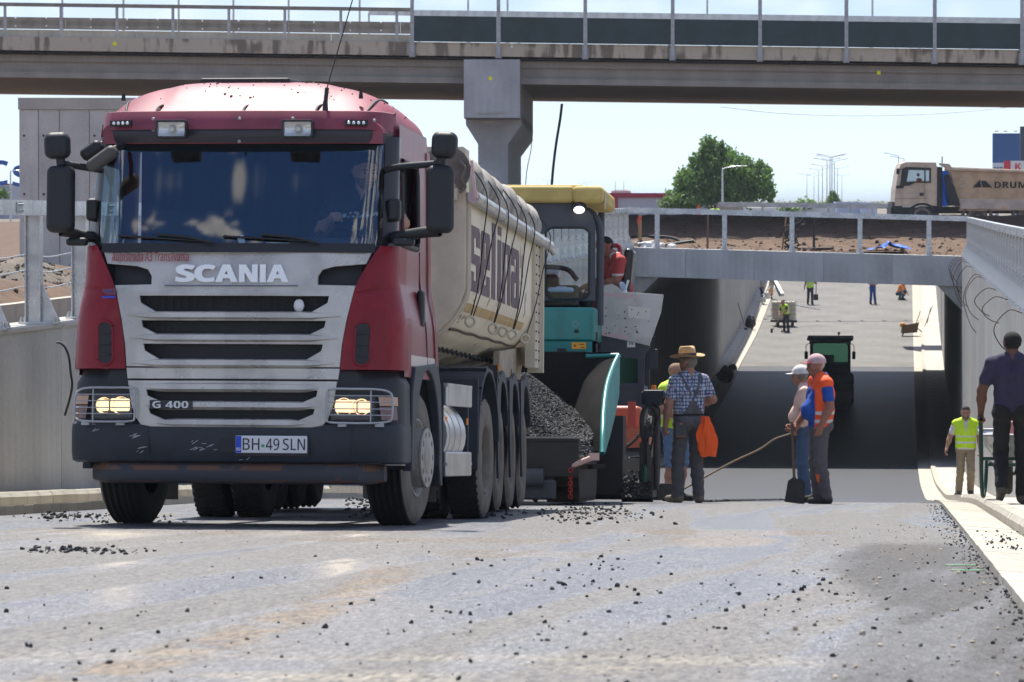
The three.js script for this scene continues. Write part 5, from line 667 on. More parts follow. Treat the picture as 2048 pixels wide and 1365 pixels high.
  const frame = mesh('front_frame', ext(outer, 0.06, { holes: [gl(0).slice().reverse(), gl(1).slice().reverse()], bevel: 0.01 }).translate(0, 0, zC - 0.03), slate, T);
  for (const i of [0, 1]) mesh('front_pane', new THREE.ShapeGeometry(shp(gl(i))).translate(0, 0, zC), mat([0.86, 0.93, 0.92], 0.02, { transmission: 1, thickness: 0, ior: 1.4 }), frame);
  mesh('pane_seal', [0, 1].map(i => tube(gl(i).map(([x, y]) => [x, y, zC + 0.038]), 0.014, 70, 5, true)), M.black, frame);
  mesh('console', [rbox(1.7, 0.28, 0.45, 0.05, [fcx + 0.2, 2.40, zC - 0.8]), rbox(0.9, 0.22, 0.35, 0.05, [fcx + 0.35, 2.60, zC - 0.85], [0.3, 0, 0]), tube([[fcx + 0.1, 2.62, zC - 0.7], [fcx + 0.3, 2.74, zC - 0.7], [fcx + 0.85, 2.74, zC - 0.7], [fcx + 1.02, 2.60, zC - 0.7]], 0.03, 20, 8)], M.blackGloss, T);
  mesh('wipes_packet', [rbox(0.30, 0.06, 0.16, 0.03, [g0[0] + 0.15, 2.47, zC - 0.35]), box(0.12, 0.01, 0.08, [g0[0] + 0.16, 2.505, zC - 0.35])], mat([0.45, 0.62, 0.80], 0.4), T);
  mesh('floor', [box(2.6, 0.08, 1.9, [fcx, 2.02, zC - 1.1])], slate, T);
  const cR = lo(1207, 412, zC)[0], cw = 2.75;
  const canP = (y, o) => [[-cw / 2 - o, 0.12 + o], [cw / 2 + o, 0.12 + o], [cw / 2 + o, -1.9 - o], [-cw / 2 - o, -1.9 - o]].map(([x, z]) => [cR - cw / 2 + x, y, zC + z]);
  const can = mesh('canopy', [rbox(cw - 0.34, 0.20, 2.05, 0.05, [cR - cw / 2 - 0.17, 3.565, zC - 0.9]), rbox(0.36, 0.205, 2.1, 0.06, [cR - 0.18, 3.56, zC - 0.9]), rbox(cw - 0.5, 0.05, 1.8, 0.02, [cR - cw / 2, 3.66, zC - 0.95])], yel, T);
  mesh('canopy_badge', box(0.012, 0.20, 0.18, [cR + 0.004, 3.50, zC - 0.1]), mat([0.45, 0.40, 0.25], 0.6), can);
  const lp = lo(1157, 417, zC + 0.16), wl = mesh('work_lamp', [tf(new THREE.SphereGeometry(0.085, 18, 12, 0, 6.3, 0, 1.9), [lp[0], lp[1] + 0.01, zC + 0.10], [0, 0, 0], [1, 0.95, 0.8])], M.black, T);
  mesh('lamp_glow', sph(0.058, [lp[0], lp[1] - 0.012, zC + 0.165], [1.1, 0.75, 0.4], 18), new THREE.MeshStandardMaterial({ color: 0xffffff, emissive: new THREE.Color(1, 0.97, 0.88), emissiveIntensity: 1.6 }), wl);
  { const s = new THREE.SpotLight(new THREE.Color(1, 0.97, 0.88), 1.5, 0, 0.6, 0.6); s.position.set(lp[0], lp[1] - 0.02, zC + 0.25); s.target.position.set(lp[0], 0, zC + 4); s.castShadow = true; T.add(s, s.target); }
  mesh('roll_bar', [tube([[cR - 0.36, 3.42, zC - 0.15], [cR - 0.16, 3.36, zC - 0.12], [cR - 0.06, 3.18, zC - 0.1], [cR - 0.05, 2.75, zC - 0.1], [cR - 0.05, 2.05, zC - 0.1]], 0.045, 30, 10)], slate, T); for (const x of [-2.6, -0.15]) mesh('canopy_post', bar([cR + x, 3.45, zC - 1.7], [cR + x, 2.05, zC - 1.7], 0.04), slate, T);
  // ---- swing-out seat, side console, white and grey side panels
  const zS = -4.5, seatX = lo(1255, 560, zS)[0];
  const seat = mesh('operator_seat', [rbox(0.46, 0.12, 0.48, 0.05, [seatX - 0.22, 2.36, zS + 0.02]), rbox(0.12, 0.62, 0.46, 0.05, [seatX + 0.0, 2.68, zS - 0.02], [0, 0, -0.10]), box(0.3, 0.3, 0.3, [seatX - 0.2, 2.15, zS])], M.blackGloss, T); mesh('seat_pad', rbox(0.04, 0.36, 0.36, 0.015, [seatX - 0.055, 2.70, zS], [0, 0, -0.10]), mat([0.16, 0.02, 0.03], 0.8), seat);
  mesh('towel', [rbox(0.07, 0.20, 0.22, 0.03, [seatX - 0.03, 2.49, zS + 0.24], [0, 0, 0.3]), box(0.02, 0.22, 0.1, [seatX + 0.0, 2.50, zS + 0.34], [0, 0, -0.3])], mat([0.62, 0.70, 0.80], 0.8), T);
  mesh('grab_rail', tube([lo(1222, 492, zS - 0.5), lo(1236, 492, zS - 0.5), lo(1240, 502, zS - 0.5), lo(1241, 530, zS - 0.5)], 0.028, 16, 8), mat([0.36, 0.03, 0.04], 0.4), T);
  const poly = (pts, z) => pts.map(([x, y]) => { const p = lo(x, y, z); return [p[0], p[1]]; });
  const zP = -4.05, sp = mesh('side_panel', ext(poly([[1196, 670], [1300, 692], [1323, 626], [1328, 590], [1243, 584], [1236, 574], [1224, 568], [1210, 570], [1199, 588]].reverse(), zP), 0.02, { bevel: 0.004 }).translate(0, 0, zP), white, T);
  for (const l of [[[1198, 583], [1243, 589], [1276, 592], [1276, 597], [1198, 591]], [[1197, 663], [1256, 672], [1256, 679], [1197, 670]]]) mesh('pink_strip', ext(poly(l.slice().reverse(), zP), 0.004).translate(0, 0, zP + 0.022), mat([0.62, 0.42, 0.42], 0.6), sp);
  mesh('pale_patch', ext(poly([[1256, 612], [1303, 618], [1300, 640], [1258, 636]].reverse(), zP), 0.003).translate(0, 0, zP + 0.022), mat([0.68, 0.64, 0.55], 0.6), sp);  // patch slightly paler than the panel around it
  const R = rng(4); tag(mesh('splashes', [...Array(26)].map(() => { const p = lo(1205 + R() * 95, 600 + R() * 70, zP); return cyl(0.004 + R() * 0.008, 0.006, 0.003, [p[0], p[1], zP + 0.025], [Math.PI / 2, 0, 0], 6); }), M.black, sp), null, null, null, 'stuff');
  const gp = mesh('lower_panel', ext(poly([[1187, 668], [1303, 693], [1283, 719], [1190, 712]].reverse(), zP), 0.05, { bevel: 0.005 }).translate(0, 0, zP - 0.065), slate, T);
  const lab = lo(1263, 688, zP); mesh('label_plate', box(0.095, 0.085, 0.004, [lab[0], lab[1], zP + 0.0]), M.white, gp); mesh('label_print', text('STS', 0.05, 0.025, 0.003).translate(lab[0], lab[1], zP + 0.004), M.black, gp);
  mesh('seat_bracket', [box(0.1, 0.7, 0.5, [lo(1195, 640, zP)[0] - 0.02, 2.2, zP - 0.3]), box(0.12, 0.25, 0.02, [lo(1192, 655, zP)[0], 1.95, zP + 0.03])], mat([0.10, 0.015, 0.02], 0.5), T);
  mesh('side_skirt', [box(0.06, 0.9, 2.4, [c[0] + 0.02, 1.25, zH - 1.3]), box(0.5, 0.5, 0.5, [c[0] + 0.05, 0.75, -3.6])], M.black, T);
  // ---- screed with end plate, auger, levelling post and its control box
  const zE = -5.6, ex = lo(1310, 900, zE)[0], gy = 0.0;
  mesh('screed', [box(3.2, 0.35, 0.7, [ex - 1.75, 0.30, zE - 0.5]), box(3.2, 0.05, 0.9, [ex - 1.75, 0.5, zE - 0.5])], M.black, T); mesh('tow_arm', [beam([ex - 0.55, 0.62, zE - 0.3], [ex - 0.62, 0.75, -1.6], 0.12, 0.22)], slate, T);
  const arm = mesh('end_plate', [box(0.05, 0.62, 1.0, [ex - 0.05, 0.36, zE - 0.3]), box(0.10, 0.10, 1.0, [ex - 0.05, 0.08, zE - 0.3])], mat([0.14, 0.13, 0.12], 0.7, { map: rep(tSoil, 1.5) }), T);
  const post = mesh('levelling_post', [bar([ex + 0.03, 0.12, zE + 0.1], [ex + 0.03, 1.18, zE + 0.1], 0.035, 10), bar([ex - 0.10, 0.25, zE + 0.12], [ex - 0.10, 0.85, zE + 0.12], 0.045, 10), box(0.18, 0.05, 0.08, [ex - 0.03, 0.86, zE + 0.12]), tube([[ex - 0.13, 0.75, zE + 0.14], [ex - 0.14, 1.0, zE + 0.14], [ex - 0.08, 1.14, zE + 0.14], [ex + 0.02, 1.08, zE + 0.14], [ex + 0.05, 0.92, zE + 0.14]], 0.03, 24, 8), box(0.05, 0.55, 0.03, [ex - 0.14, 0.42, zE + 0.18]), box(0.03, 0.12, 0.06, [ex - 0.06, 0.78, zE + 0.2], [0, 0, -0.6])], M.darkSteel, T);
  mesh('hose', [tube([[ex - 0.02, 1.2, zE + 0.16], [ex + 0.08, 1.08, zE + 0.2], [ex + 0.03, 0.9, zE + 0.2], [ex - 0.03, 0.6, zE + 0.2]], 0.012, 20, 6), tube([[ex - 0.08, 1.18, zE + 0.16], [ex - 0.0, 1.0, zE + 0.22], [ex - 0.07, 0.7, zE + 0.2]], 0.012, 20, 6)], M.black, post);
  const cbx = mesh('control_box', [rbox(0.26, 0.12, 0.14, 0.025, [ex + 0.0, 1.27, zE + 0.1]), rbox(0.20, 0.12, 0.10, 0.02, [ex + 0.0, 1.20, zE + 0.12]), rbox(0.06, 0.16, 0.08, 0.02, [ex - 0.12, 1.23, zE + 0.1]), rbox(0.06, 0.16, 0.08, 0.02, [ex + 0.12, 1.23, zE + 0.1])], MT.slate, T); mesh('beacon', cyl(0.028, 0.034, 0.06, [ex - 0.0, 1.36, zE + 0.1], [0, 0, 0], 14), mat([0.95, 0.26, 0.02], 0.3), cbx);
  mesh('bottle', [cyl(0.035, 0.035, 0.16, [ex - 0.10, 0.30, zE + 0.22], [0, 0, 0], 12), cyl(0.012, 0.03, 0.05, [ex - 0.10, 0.40, zE + 0.22], [0, 0, 0], 10)], mat([0.01, 0.10, 0.06], 0.2), T);
  for (let i = 0; i < 20; i++) { const t = i / 19, p = lo(lerp(1256, 1300, t), lerp(893, 838, t) + 8 * Math.sin(t * 3.1), zE); mesh('chain_link', tf(new THREE.TorusGeometry(0.018, 0.006, 5, 8), [p[0], p[1], zE + 0.05], [0, i % 2 ? 1.5 : 0, -0.8], [1, 1.3, 1]), M.darkSteel, T); }
  const l2 = []; for (let i = 0; i < 900; i++) { const x = ex - 0.38 + R() * 0.36, h = R() ** 1.4; l2.push([x, 0.03 + h * 0.48, zE + 0.30 - h * 0.35 + 0.05 * R(), 0.010 + 0.014 * R()]); } mesh('auger_core', box(0.38, 0.44, 0.3, [ex - 0.2, 0.24, zE + 0.02], [-0.5, 0, 0]), bitumenDry, T); lumps('auger_asphalt', 'black hot asphalt piled before the screed', l2, bitumen, T);
  mesh('auger_shield', box(0.7, 0.42, 0.04, [ex - 0.72, 0.28, zE + 0.18]), M.black, T);
  mesh('barrier_board', [box(0.10, 0.30, 0.02, lo(1264, 828, -7.0))], mat([0.62, 0.10, 0.07], 0.5), T);
}
// ------------------------------------------------------------------ orange roller waiting behind the paver
function makeRoller(name, label, x, d, yaw, bodyC) {
  const T = thing(name, label, 'road roller', V(x, groundAt(x, -d), -d), yaw); T.rotation.x = -Math.atan(Math.abs(roadY(d + 1) - roadY(d - 1)) / 2) * (d < 150 ? 1 : -1);
  const body = mat(bodyC, 0.45, { map: rep(tDirt, 1) }), dk = mat([0.035, 0.038, 0.045], 0.55);
  mesh('drum', [cyl(0.62, 0.62, 1.70, [0, 0.62, -0.55], [0, 0, Math.PI / 2], 40)], mat([0.10, 0.10, 0.10], 0.4, { metalness: 0.6 }), T); mesh('drum_frame', [box(0.12, 0.5, 1.5, [0.93, 0.72, -0.7]), box(0.12, 0.5, 1.5, [-0.93, 0.72, -0.7]), box(1.95, 0.3, 0.25, [0, 0.95, 0.1])], body, T);
  mesh('bonnet', [rbox(1.5, 0.75, 1.5, 0.1, [0, 1.05, -3.6])], body, T); mesh('front_tank', rbox(1.7, 0.4, 0.7, 0.08, [0, 1.25, -0.5]), body, T);
  for (const s of [-1, 1]) { const w = mesh('rear_wheel', lathe([[0.2, -0.22], [0.55, -0.24], [0.66, -0.18], [0.68, 0], [0.66, 0.18], [0.55, 0.24], [0.2, 0.22]], 36, [s * 0.72, 0.68, -3.1], [0, 0, Math.PI / 2]), M.rubber, T); }
  mesh('cab_base', rbox(1.62, 0.95, 1.5, 0.06, [0, 1.36, -2.0]), dk, T);
  const cb = mesh('cab_frame', [...[[-0.78, -1.3], [0.78, -1.3], [-0.78, -2.75], [0.78, -2.75]].map(([px, pz]) => box(0.10, 1.35, 0.10, [px, 2.05, pz])), box(1.7, 0.14, 1.65, [0, 2.76, -2.02]), rbox(1.9, 0.12, 1.85, 0.05, [0, 2.86, -2.0]), box(1.6, 0.1, 0.08, [0, 1.45, -1.28])], dk, T);
  for (const [w, p, r] of [[1.46, [0, 2.08, -1.28], 0], [1.46, [0, 2.08, -2.77], 0], [1.35, [0.79, 2.08, -2.02], Math.PI / 2], [1.35, [-0.79, 2.08, -2.02], Math.PI / 2]]) mesh('cab_window', box(w, 1.22, 0.006, p, [0, r, 0]), mat([0.50, 0.66, 0.60], 0.02, { transmission: 1, thickness: 0, ior: 1.45 }), cb);
  mesh('cab_seat', [rbox(0.5, 0.6, 0.15, 0.05, [-0.1, 1.85, -2.35]), rbox(0.5, 0.12, 0.5, 0.04, [-0.1, 1.55, -2.1]), tf(new THREE.TorusGeometry(0.18, 0.02, 6, 20), [-0.1, 1.85, -1.65], [-0.7, 0, 0]), rbox(0.6, 0.4, 0.3, 0.05, [-0.35, 1.62, -1.5])], M.black, T);
  for (const s of [-1, 1]) { const m = mesh('mirror_arm', tube([[s * 0.8, 2.7, -1.25], [s * 0.98, 2.6, -1.15], [s * 0.98, 2.3, -1.15]], 0.015, 10, 5), M.black, T); mesh('mirror', rbox(0.14, 0.32, 0.06, 0.02, [s * 0.98, 2.2, -1.15]), M.black, m); mesh('work_light', sph(0.06, [s * 0.72, 2.66, -1.18], [1, 0.8, 0.5]), mat([0.85, 0.86, 0.85], 0.15), T); }
  const b = mesh('beacon', [cyl(0.05, 0.055, 0.10, [0.35, 3.06, -2.0], [0, 0, 0], 12), bar([0.35, 2.9, -2.0], [0.35, 3.02, -2.0], 0.015)], mat([0.32, 0.09, 0.05], 0.3), T);
  return T;
}
makeRoller('road_roller', 'orange road roller half hidden behind the paver', 1.12, 66, -0.09, [0.52, 0.12, 0.05]);
makeRoller('road_roller', 'dark cabbed road roller standing inside the underpass', (1660 - 1024) / FPX * 176, 176, -0.09, [0.03, 0.035, 0.04]);
// ------------------------------------------------------------------ people: joints with radii, blended into one surface
function nets(f, lo, hi, h) {                               // surface nets of f = 0
  const n = [0, 1, 2].map(k => Math.ceil((hi[k] - lo[k]) / h) + 1), [nx, ny, nz] = n, F = new Float32Array(nx * ny * nz), C = 4;
  const id = (i, j, k) => (k * ny + j) * nx + i, at = (i, j, k) => f(lo[0] + i * h, lo[1] + j * h, lo[2] + k * h);
  for (let k = 0; k < nz; k += C) for (let j = 0; j < ny; j += C) for (let i = 0; i < nx; i += C) {
    const d = at(i + 1.5, j + 1.5, k + 1.5), far = Math.abs(d) > h * 5.2;
    for (let c = k; c < Math.min(nz, k + C); c++) for (let b = j; b < Math.min(ny, j + C); b++) for (let a = i; a < Math.min(nx, i + C); a++) F[id(a, b, c)] = far ? d : at(a, b, c);
  }
  const vid = new Int32Array(nx * ny * nz).fill(-1), P = [], I = [];
  const E = [[0, 1], [2, 3], [4, 5], [6, 7], [0, 2], [1, 3], [4, 6], [5, 7], [0, 4], [1, 5], [2, 6], [3, 7]];
  for (let k = 0; k < nz - 1; k++) for (let j = 0; j < ny - 1; j++) for (let i = 0; i < nx - 1; i++) {
    const v = []; let m = 0; for (let q = 0; q < 8; q++) { v[q] = F[id(i + (q & 1), j + (q >> 1 & 1), k + (q >> 2))]; if (v[q] < 0) m |= 1 << q; }
    if (!m || m === 255) continue;
    let x = 0, y = 0, z = 0, c = 0; for (const [a, b] of E) if ((v[a] < 0) !== (v[b] < 0)) { const t = v[a] / (v[a] - v[b]); x += lerp(a & 1, b & 1, t); y += lerp(a >> 1 & 1, b >> 1 & 1, t); z += lerp(a >> 2, b >> 2, t); c++; }
    vid[id(i, j, k)] = P.length / 3; P.push(lo[0] + (i + x / c) * h, lo[1] + (j + y / c) * h, lo[2] + (k + z / c) * h);
  }
  for (let k = 1; k < nz - 1; k++) for (let j = 1; j < ny - 1; j++) for (let i = 1; i < nx - 1; i++) {
    const s = F[id(i, j, k)] < 0, q = (a, b, c, d, o) => { if (a < 0 || b < 0 || c < 0 || d < 0) return; s ? I.push(a, b, c, a, c, d) : I.push(a, c, b, a, d, c); };
    if (s !== (F[id(i + 1, j, k)] < 0)) q(vid[id(i, j - 1, k - 1)], vid[id(i, j, k - 1)], vid[id(i, j, k)], vid[id(i, j - 1, k)]);
    if (s !== (F[id(i, j + 1, k)] < 0)) q(vid[id(i - 1, j, k - 1)], vid[id(i - 1, j, k)], vid[id(i, j, k)], vid[id(i, j, k - 1)]);
    if (s !== (F[id(i, j, k + 1)] < 0)) q(vid[id(i - 1, j - 1, k)], vid[id(i, j - 1, k)], vid[id(i, j, k)], vid[id(i - 1, j, k)]);
  }
  const g = new THREE.BufferGeometry(); g.setAttribute('position', new THREE.Float32BufferAttribute(P, 3)); g.setIndex(I); g.computeVertexNormals(); return g;
}
const smin = (a, b, k) => { const h = Math.max(k - Math.abs(a - b), 0) / k; return Math.min(a, b) - h * h * k * 0.25; };
const bone = (a, b, ra, rb, tag, grp = 0) => { const d = [b[0] - a[0], b[1] - a[1], b[2] - a[2]]; return { a, d, l: d[0] * d[0] + d[1] * d[1] + d[2] * d[2] || 1e-9, ra, rb, tag, grp, cx: (a[0] + b[0]) / 2, cy: (a[1] + b[1]) / 2, cz: (a[2] + b[2]) / 2 }; };
const bd = (q, x, y, z) => { const ax = x - q.a[0], ay = y - q.a[1], az = z - q.a[2]; let t = (ax * q.d[0] + ay * q.d[1] + az * q.d[2]) / q.l; t = t < 0 ? 0 : t > 1 ? 1 : t; const ex = ax - q.d[0] * t, ey = ay - q.d[1] * t, ez = az - q.d[2] * t; return Math.sqrt(ex * ex + ey * ey + ez * ez) - (q.ra + (q.rb - q.ra) * t); };
function field(bones, k = 0.03, kg = 0.02) {
  const G = [...new Set(bones.map(b => b.grp))].map(g => { const l = bones.filter(b => b.grp === g), c = [0, 1, 2].map(q => l.reduce((t, b) => t + b.a[q] + b.d[q] / 2, 0) / l.length); let r = 0; for (const b of l) for (const e of [0, 1]) r = Math.max(r, Math.hypot(b.a[0] + b.d[0] * e - c[0], b.a[1] + b.d[1] * e - c[1], b.a[2] + b.d[2] * e - c[2]) + Math.max(b.ra, b.rb)); return { l, c, r }; });
  return (x, y, z) => { let r = 1e9; for (const g of G) { const o = Math.sqrt((x - g.c[0]) ** 2 + (y - g.c[1]) ** 2 + (z - g.c[2]) ** 2) - g.r; if (o > r + kg) continue; let d = 1e9; for (const b of g.l) { const e = bd(b, x, y, z); d = d > 1e8 ? e : smin(d, e, k); } r = r > 1e8 ? d : smin(r, d, kg); } return r; };
}
const nearest = (bones, x, y, z) => { let m = 1e9, r = bones[0]; for (const b of bones) { const e = bd(b, x, y, z); if (e < m) { m = e; r = b; } } return r; };
const bounds = (bones, pad) => { const lo = [1e9, 1e9, 1e9], hi = [-1e9, -1e9, -1e9]; for (const b of bones) for (let k = 0; k < 3; k++) { const r = Math.max(b.ra, b.rb) + pad; lo[k] = Math.min(lo[k], b.a[k] - r, b.a[k] + b.d[k] - r); hi[k] = Math.max(hi[k], b.a[k] + r, b.a[k] + b.d[k] + r); } return [lo, hi]; };
const wr = (x, y, z) => 0.5 * Math.sin(x * 31 + Math.sin(y * 23) * 2 + z * 17) * Math.sin(y * 38 + Math.sin(z * 27) * 1.7) + 0.5 * Math.sin(y * 61 + x * 20 + Math.sin(x * 40) * 2);   // folds of cloth
const add = (a, b, k = 1) => [a[0] + b[0] * k, a[1] + b[1] * k, a[2] + b[2] * k], sub = (a, b) => add(a, b, -1), mixp = (a, b, t) => [0, 1, 2].map(k => lerp(a[k], b[k], t)), unit = a => { const l = Math.hypot(...a) || 1; return a.map(x => x / l); }, crossp = (a, b) => [a[1] * b[2] - a[2] * b[1], a[2] * b[0] - a[0] * b[2], a[0] * b[1] - a[1] * b[0]];
function paint(g, fn) { const p = g.attributes.position, c = new Float32Array(p.count * 3); for (let i = 0; i < p.count; i++) { const q = fn(p.getX(i), p.getY(i), p.getZ(i)); c[3 * i] = q[0]; c[3 * i + 1] = q[1]; c[3 * i + 2] = q[2]; } g.setAttribute('color', new THREE.BufferAttribute(c, 3)); return g; }
const cloth = new THREE.MeshStandardMaterial({ vertexColors: true, roughness: 0.88, side: THREE.DoubleSide, bumpMap: rep(tGrain, 8), bumpScale: 0.0015 });
const hiVis = new THREE.MeshStandardMaterial({ vertexColors: true, roughness: 0.75, side: THREE.DoubleSide });

function handBones(w, dir, pal, side, curl, tag = 'skin') {  // w wrist, dir towards the fingers, pal out of the palm, side +1 when the thumb points along dir x pal
  dir = unit(dir); pal = unit(sub(pal, dir.map(x => x * (pal[0] * dir[0] + pal[1] * dir[1] + pal[2] * dir[2])))); const ac = crossp(dir, pal).map(x => x * side), o = [], at = (f, a, p) => add(add(add(w, dir, f), ac, a), pal, p);
  o.push(bone(at(0, 0, 0), at(0.04, 0, 0), 0.030, 0.028, tag, 'p'));
  [[0.030, 0.088, 0.072, 0], [0.010, 0.092, 0.080, 0], [-0.010, 0.088, 0.074, 0], [-0.028, 0.080, 0.058, 0]].forEach(([a, k, len], i) => {
    const base = at(k, a, 0), c = curl * (1 + 0.12 * i); o.push(bone(at(0.03, a * 0.6, 0), base, 0.020, 0.0135, tag, 'p'));
    let q = base, th = 0; for (const [f, r0, r1] of [[0.44, 0.0105, 0.0095], [0.32, 0.0095, 0.0088], [0.26, 0.0088, 0.0078]]) { th += c * 0.95; const e = add(add(q, dir, Math.cos(th) * len * f), pal, Math.sin(th) * len * f); o.push(bone(q, e, r0, r1, tag, 'f' + i)); q = e; }
  });
  const t0 = at(0.022, 0.026, 0.006), t1 = add(add(add(t0, dir, 0.030), ac, 0.026), pal, 0.012 + 0.012 * curl), t2 = add(add(add(t1, dir, 0.024), ac, 0.004 - 0.012 * curl), pal, 0.010 + 0.014 * curl);
  o.push(bone(t0, t1, 0.016, 0.0115, tag, 't'), bone(t1, t2, 0.0115, 0.0095, tag, 't')); return o;
}
function headGeo(c, yaw, pitch, o, cell) {
  const L = [bone([0, 0.028, -0.018], [0, 0.034, 0.012], 0.094, 0.088, 's'), bone([0, -0.01, 0.02], [0, -0.068, 0.040], 0.070, 0.050, 's'), bone([0, -0.086, 0.064], [0, -0.092, 0.062], 0.022, 0.022, 's'), bone([0, 0.008, 0.090], [0, -0.030, 0.107], 0.010, 0.015, 's'), bone([-0.014, -0.034, 0.094], [0.014, -0.034, 0.094], 0.010, 0.010, 's'), bone([-0.040, 0.030, 0.076], [0.040, 0.030, 0.076], 0.016, 0.016, 's'),
    ...[-1, 1].flatMap(s => [bone([s * 0.048, -0.018, 0.058], [s * 0.052, -0.03, 0.045], 0.024, 0.026, 's'), bone([s * 0.083, 0.016, -0.006], [s * 0.081, -0.024, 0.004], 0.014, 0.009, 'ear', 'e')]), bone([-0.018, -0.058, 0.082], [0.018, -0.058, 0.082], 0.011, 0.011, 's'), bone([0, -0.05, -0.01], [0, -0.16, -0.03], 0.056, 0.060, 's'), ...(o.hairFull ? [bone([0, 0.075, -0.015], [0, 0.05, -0.05], 0.072, 0.075, 's'), bone([-0.03, 0.10, 0.03], [0.04, 0.105, 0.02], 0.03, 0.034, 's')] : [])];
  const f = field(L, 0.022, 0.008), [lo, hi] = bounds(L, 0.02), g = nets(f, lo, hi, cell);
  const sk = o.skin, hr = o.hair, br = o.beard;
  paint(g, (x, y, z) => {
    const n = 0.93 + 0.14 * noise(x * 60 + 9, y * 60 + 9, z * 60 + 9); let q = sk.map(k => k * n);
    const hl = o.hairLine ?? 0.058, isHair = hr && ((y > hl + 0.55 * Math.max(0, z - 0.02) - (z < 0 ? 0.4 * -z + 0.02 : 0)) || (z < -0.035 && y > -0.055 && Math.abs(x) < 0.085)) && !(Math.abs(x) > 0.082 && y < 0.03);
    if (isHair) return hr.map(k => k * (0.7 + 0.6 * noise(x * 150, y * 150, z * 150)));
    if (z > 0.055) { const ex = Math.abs(Math.abs(x) - 0.033); if (ex < 0.015 && Math.abs(y - 0.010) < 0.0075) q = ex < 0.007 ? [0.02, 0.015, 0.012] : sk.map(k => k * 0.55 + 0.10); if (ex < 0.019 && Math.abs(y - 0.033) < 0.006) q = (br || hr || [0.1, 0.07, 0.05]).map(k => k * 0.9); if (Math.abs(x) < 0.024 && Math.abs(y + 0.059) < 0.005) q = [sk[0] * 0.72, sk[1] * 0.5, sk[2] * 0.5]; }
    if (br && y < -0.028 && z > 0.0 && !(Math.abs(x) < 0.022 && y > -0.068 && y < -0.05) && !(z > 0.098) && y > -0.115) q = q.map((k, i) => lerp(k, br[i], 0.6));
    return q;
  });
  g.rotateX(pitch).rotateY(yaw).translate(...c); return g;
}
const stand = () => ({ pel: [0, 0.96, 0], chest: [0, 1.30, 0], neck: [0, 1.49, -0.01], head: [0, 1.63, 0.015], shL: [0.185, 1.425, -0.01], shR: [-0.185, 1.425, -0.01], elL: [0.235, 1.15, -0.03], elR: [-0.235, 1.15, -0.03], wrL: [0.245, 0.90, 0.03], wrR: [-0.245, 0.90, 0.03], hipL: [0.09, 0.93, 0], hipR: [-0.09, 0.93, 0], knL: [0.11, 0.50, 0.02], knR: [-0.11, 0.50, 0.02], anL: [0.12, 0.09, -0.03], anR: [-0.12, 0.09, -0.03], toL: [0.15, 0.045, 0.14], toR: [-0.15, 0.045, 0.14] });
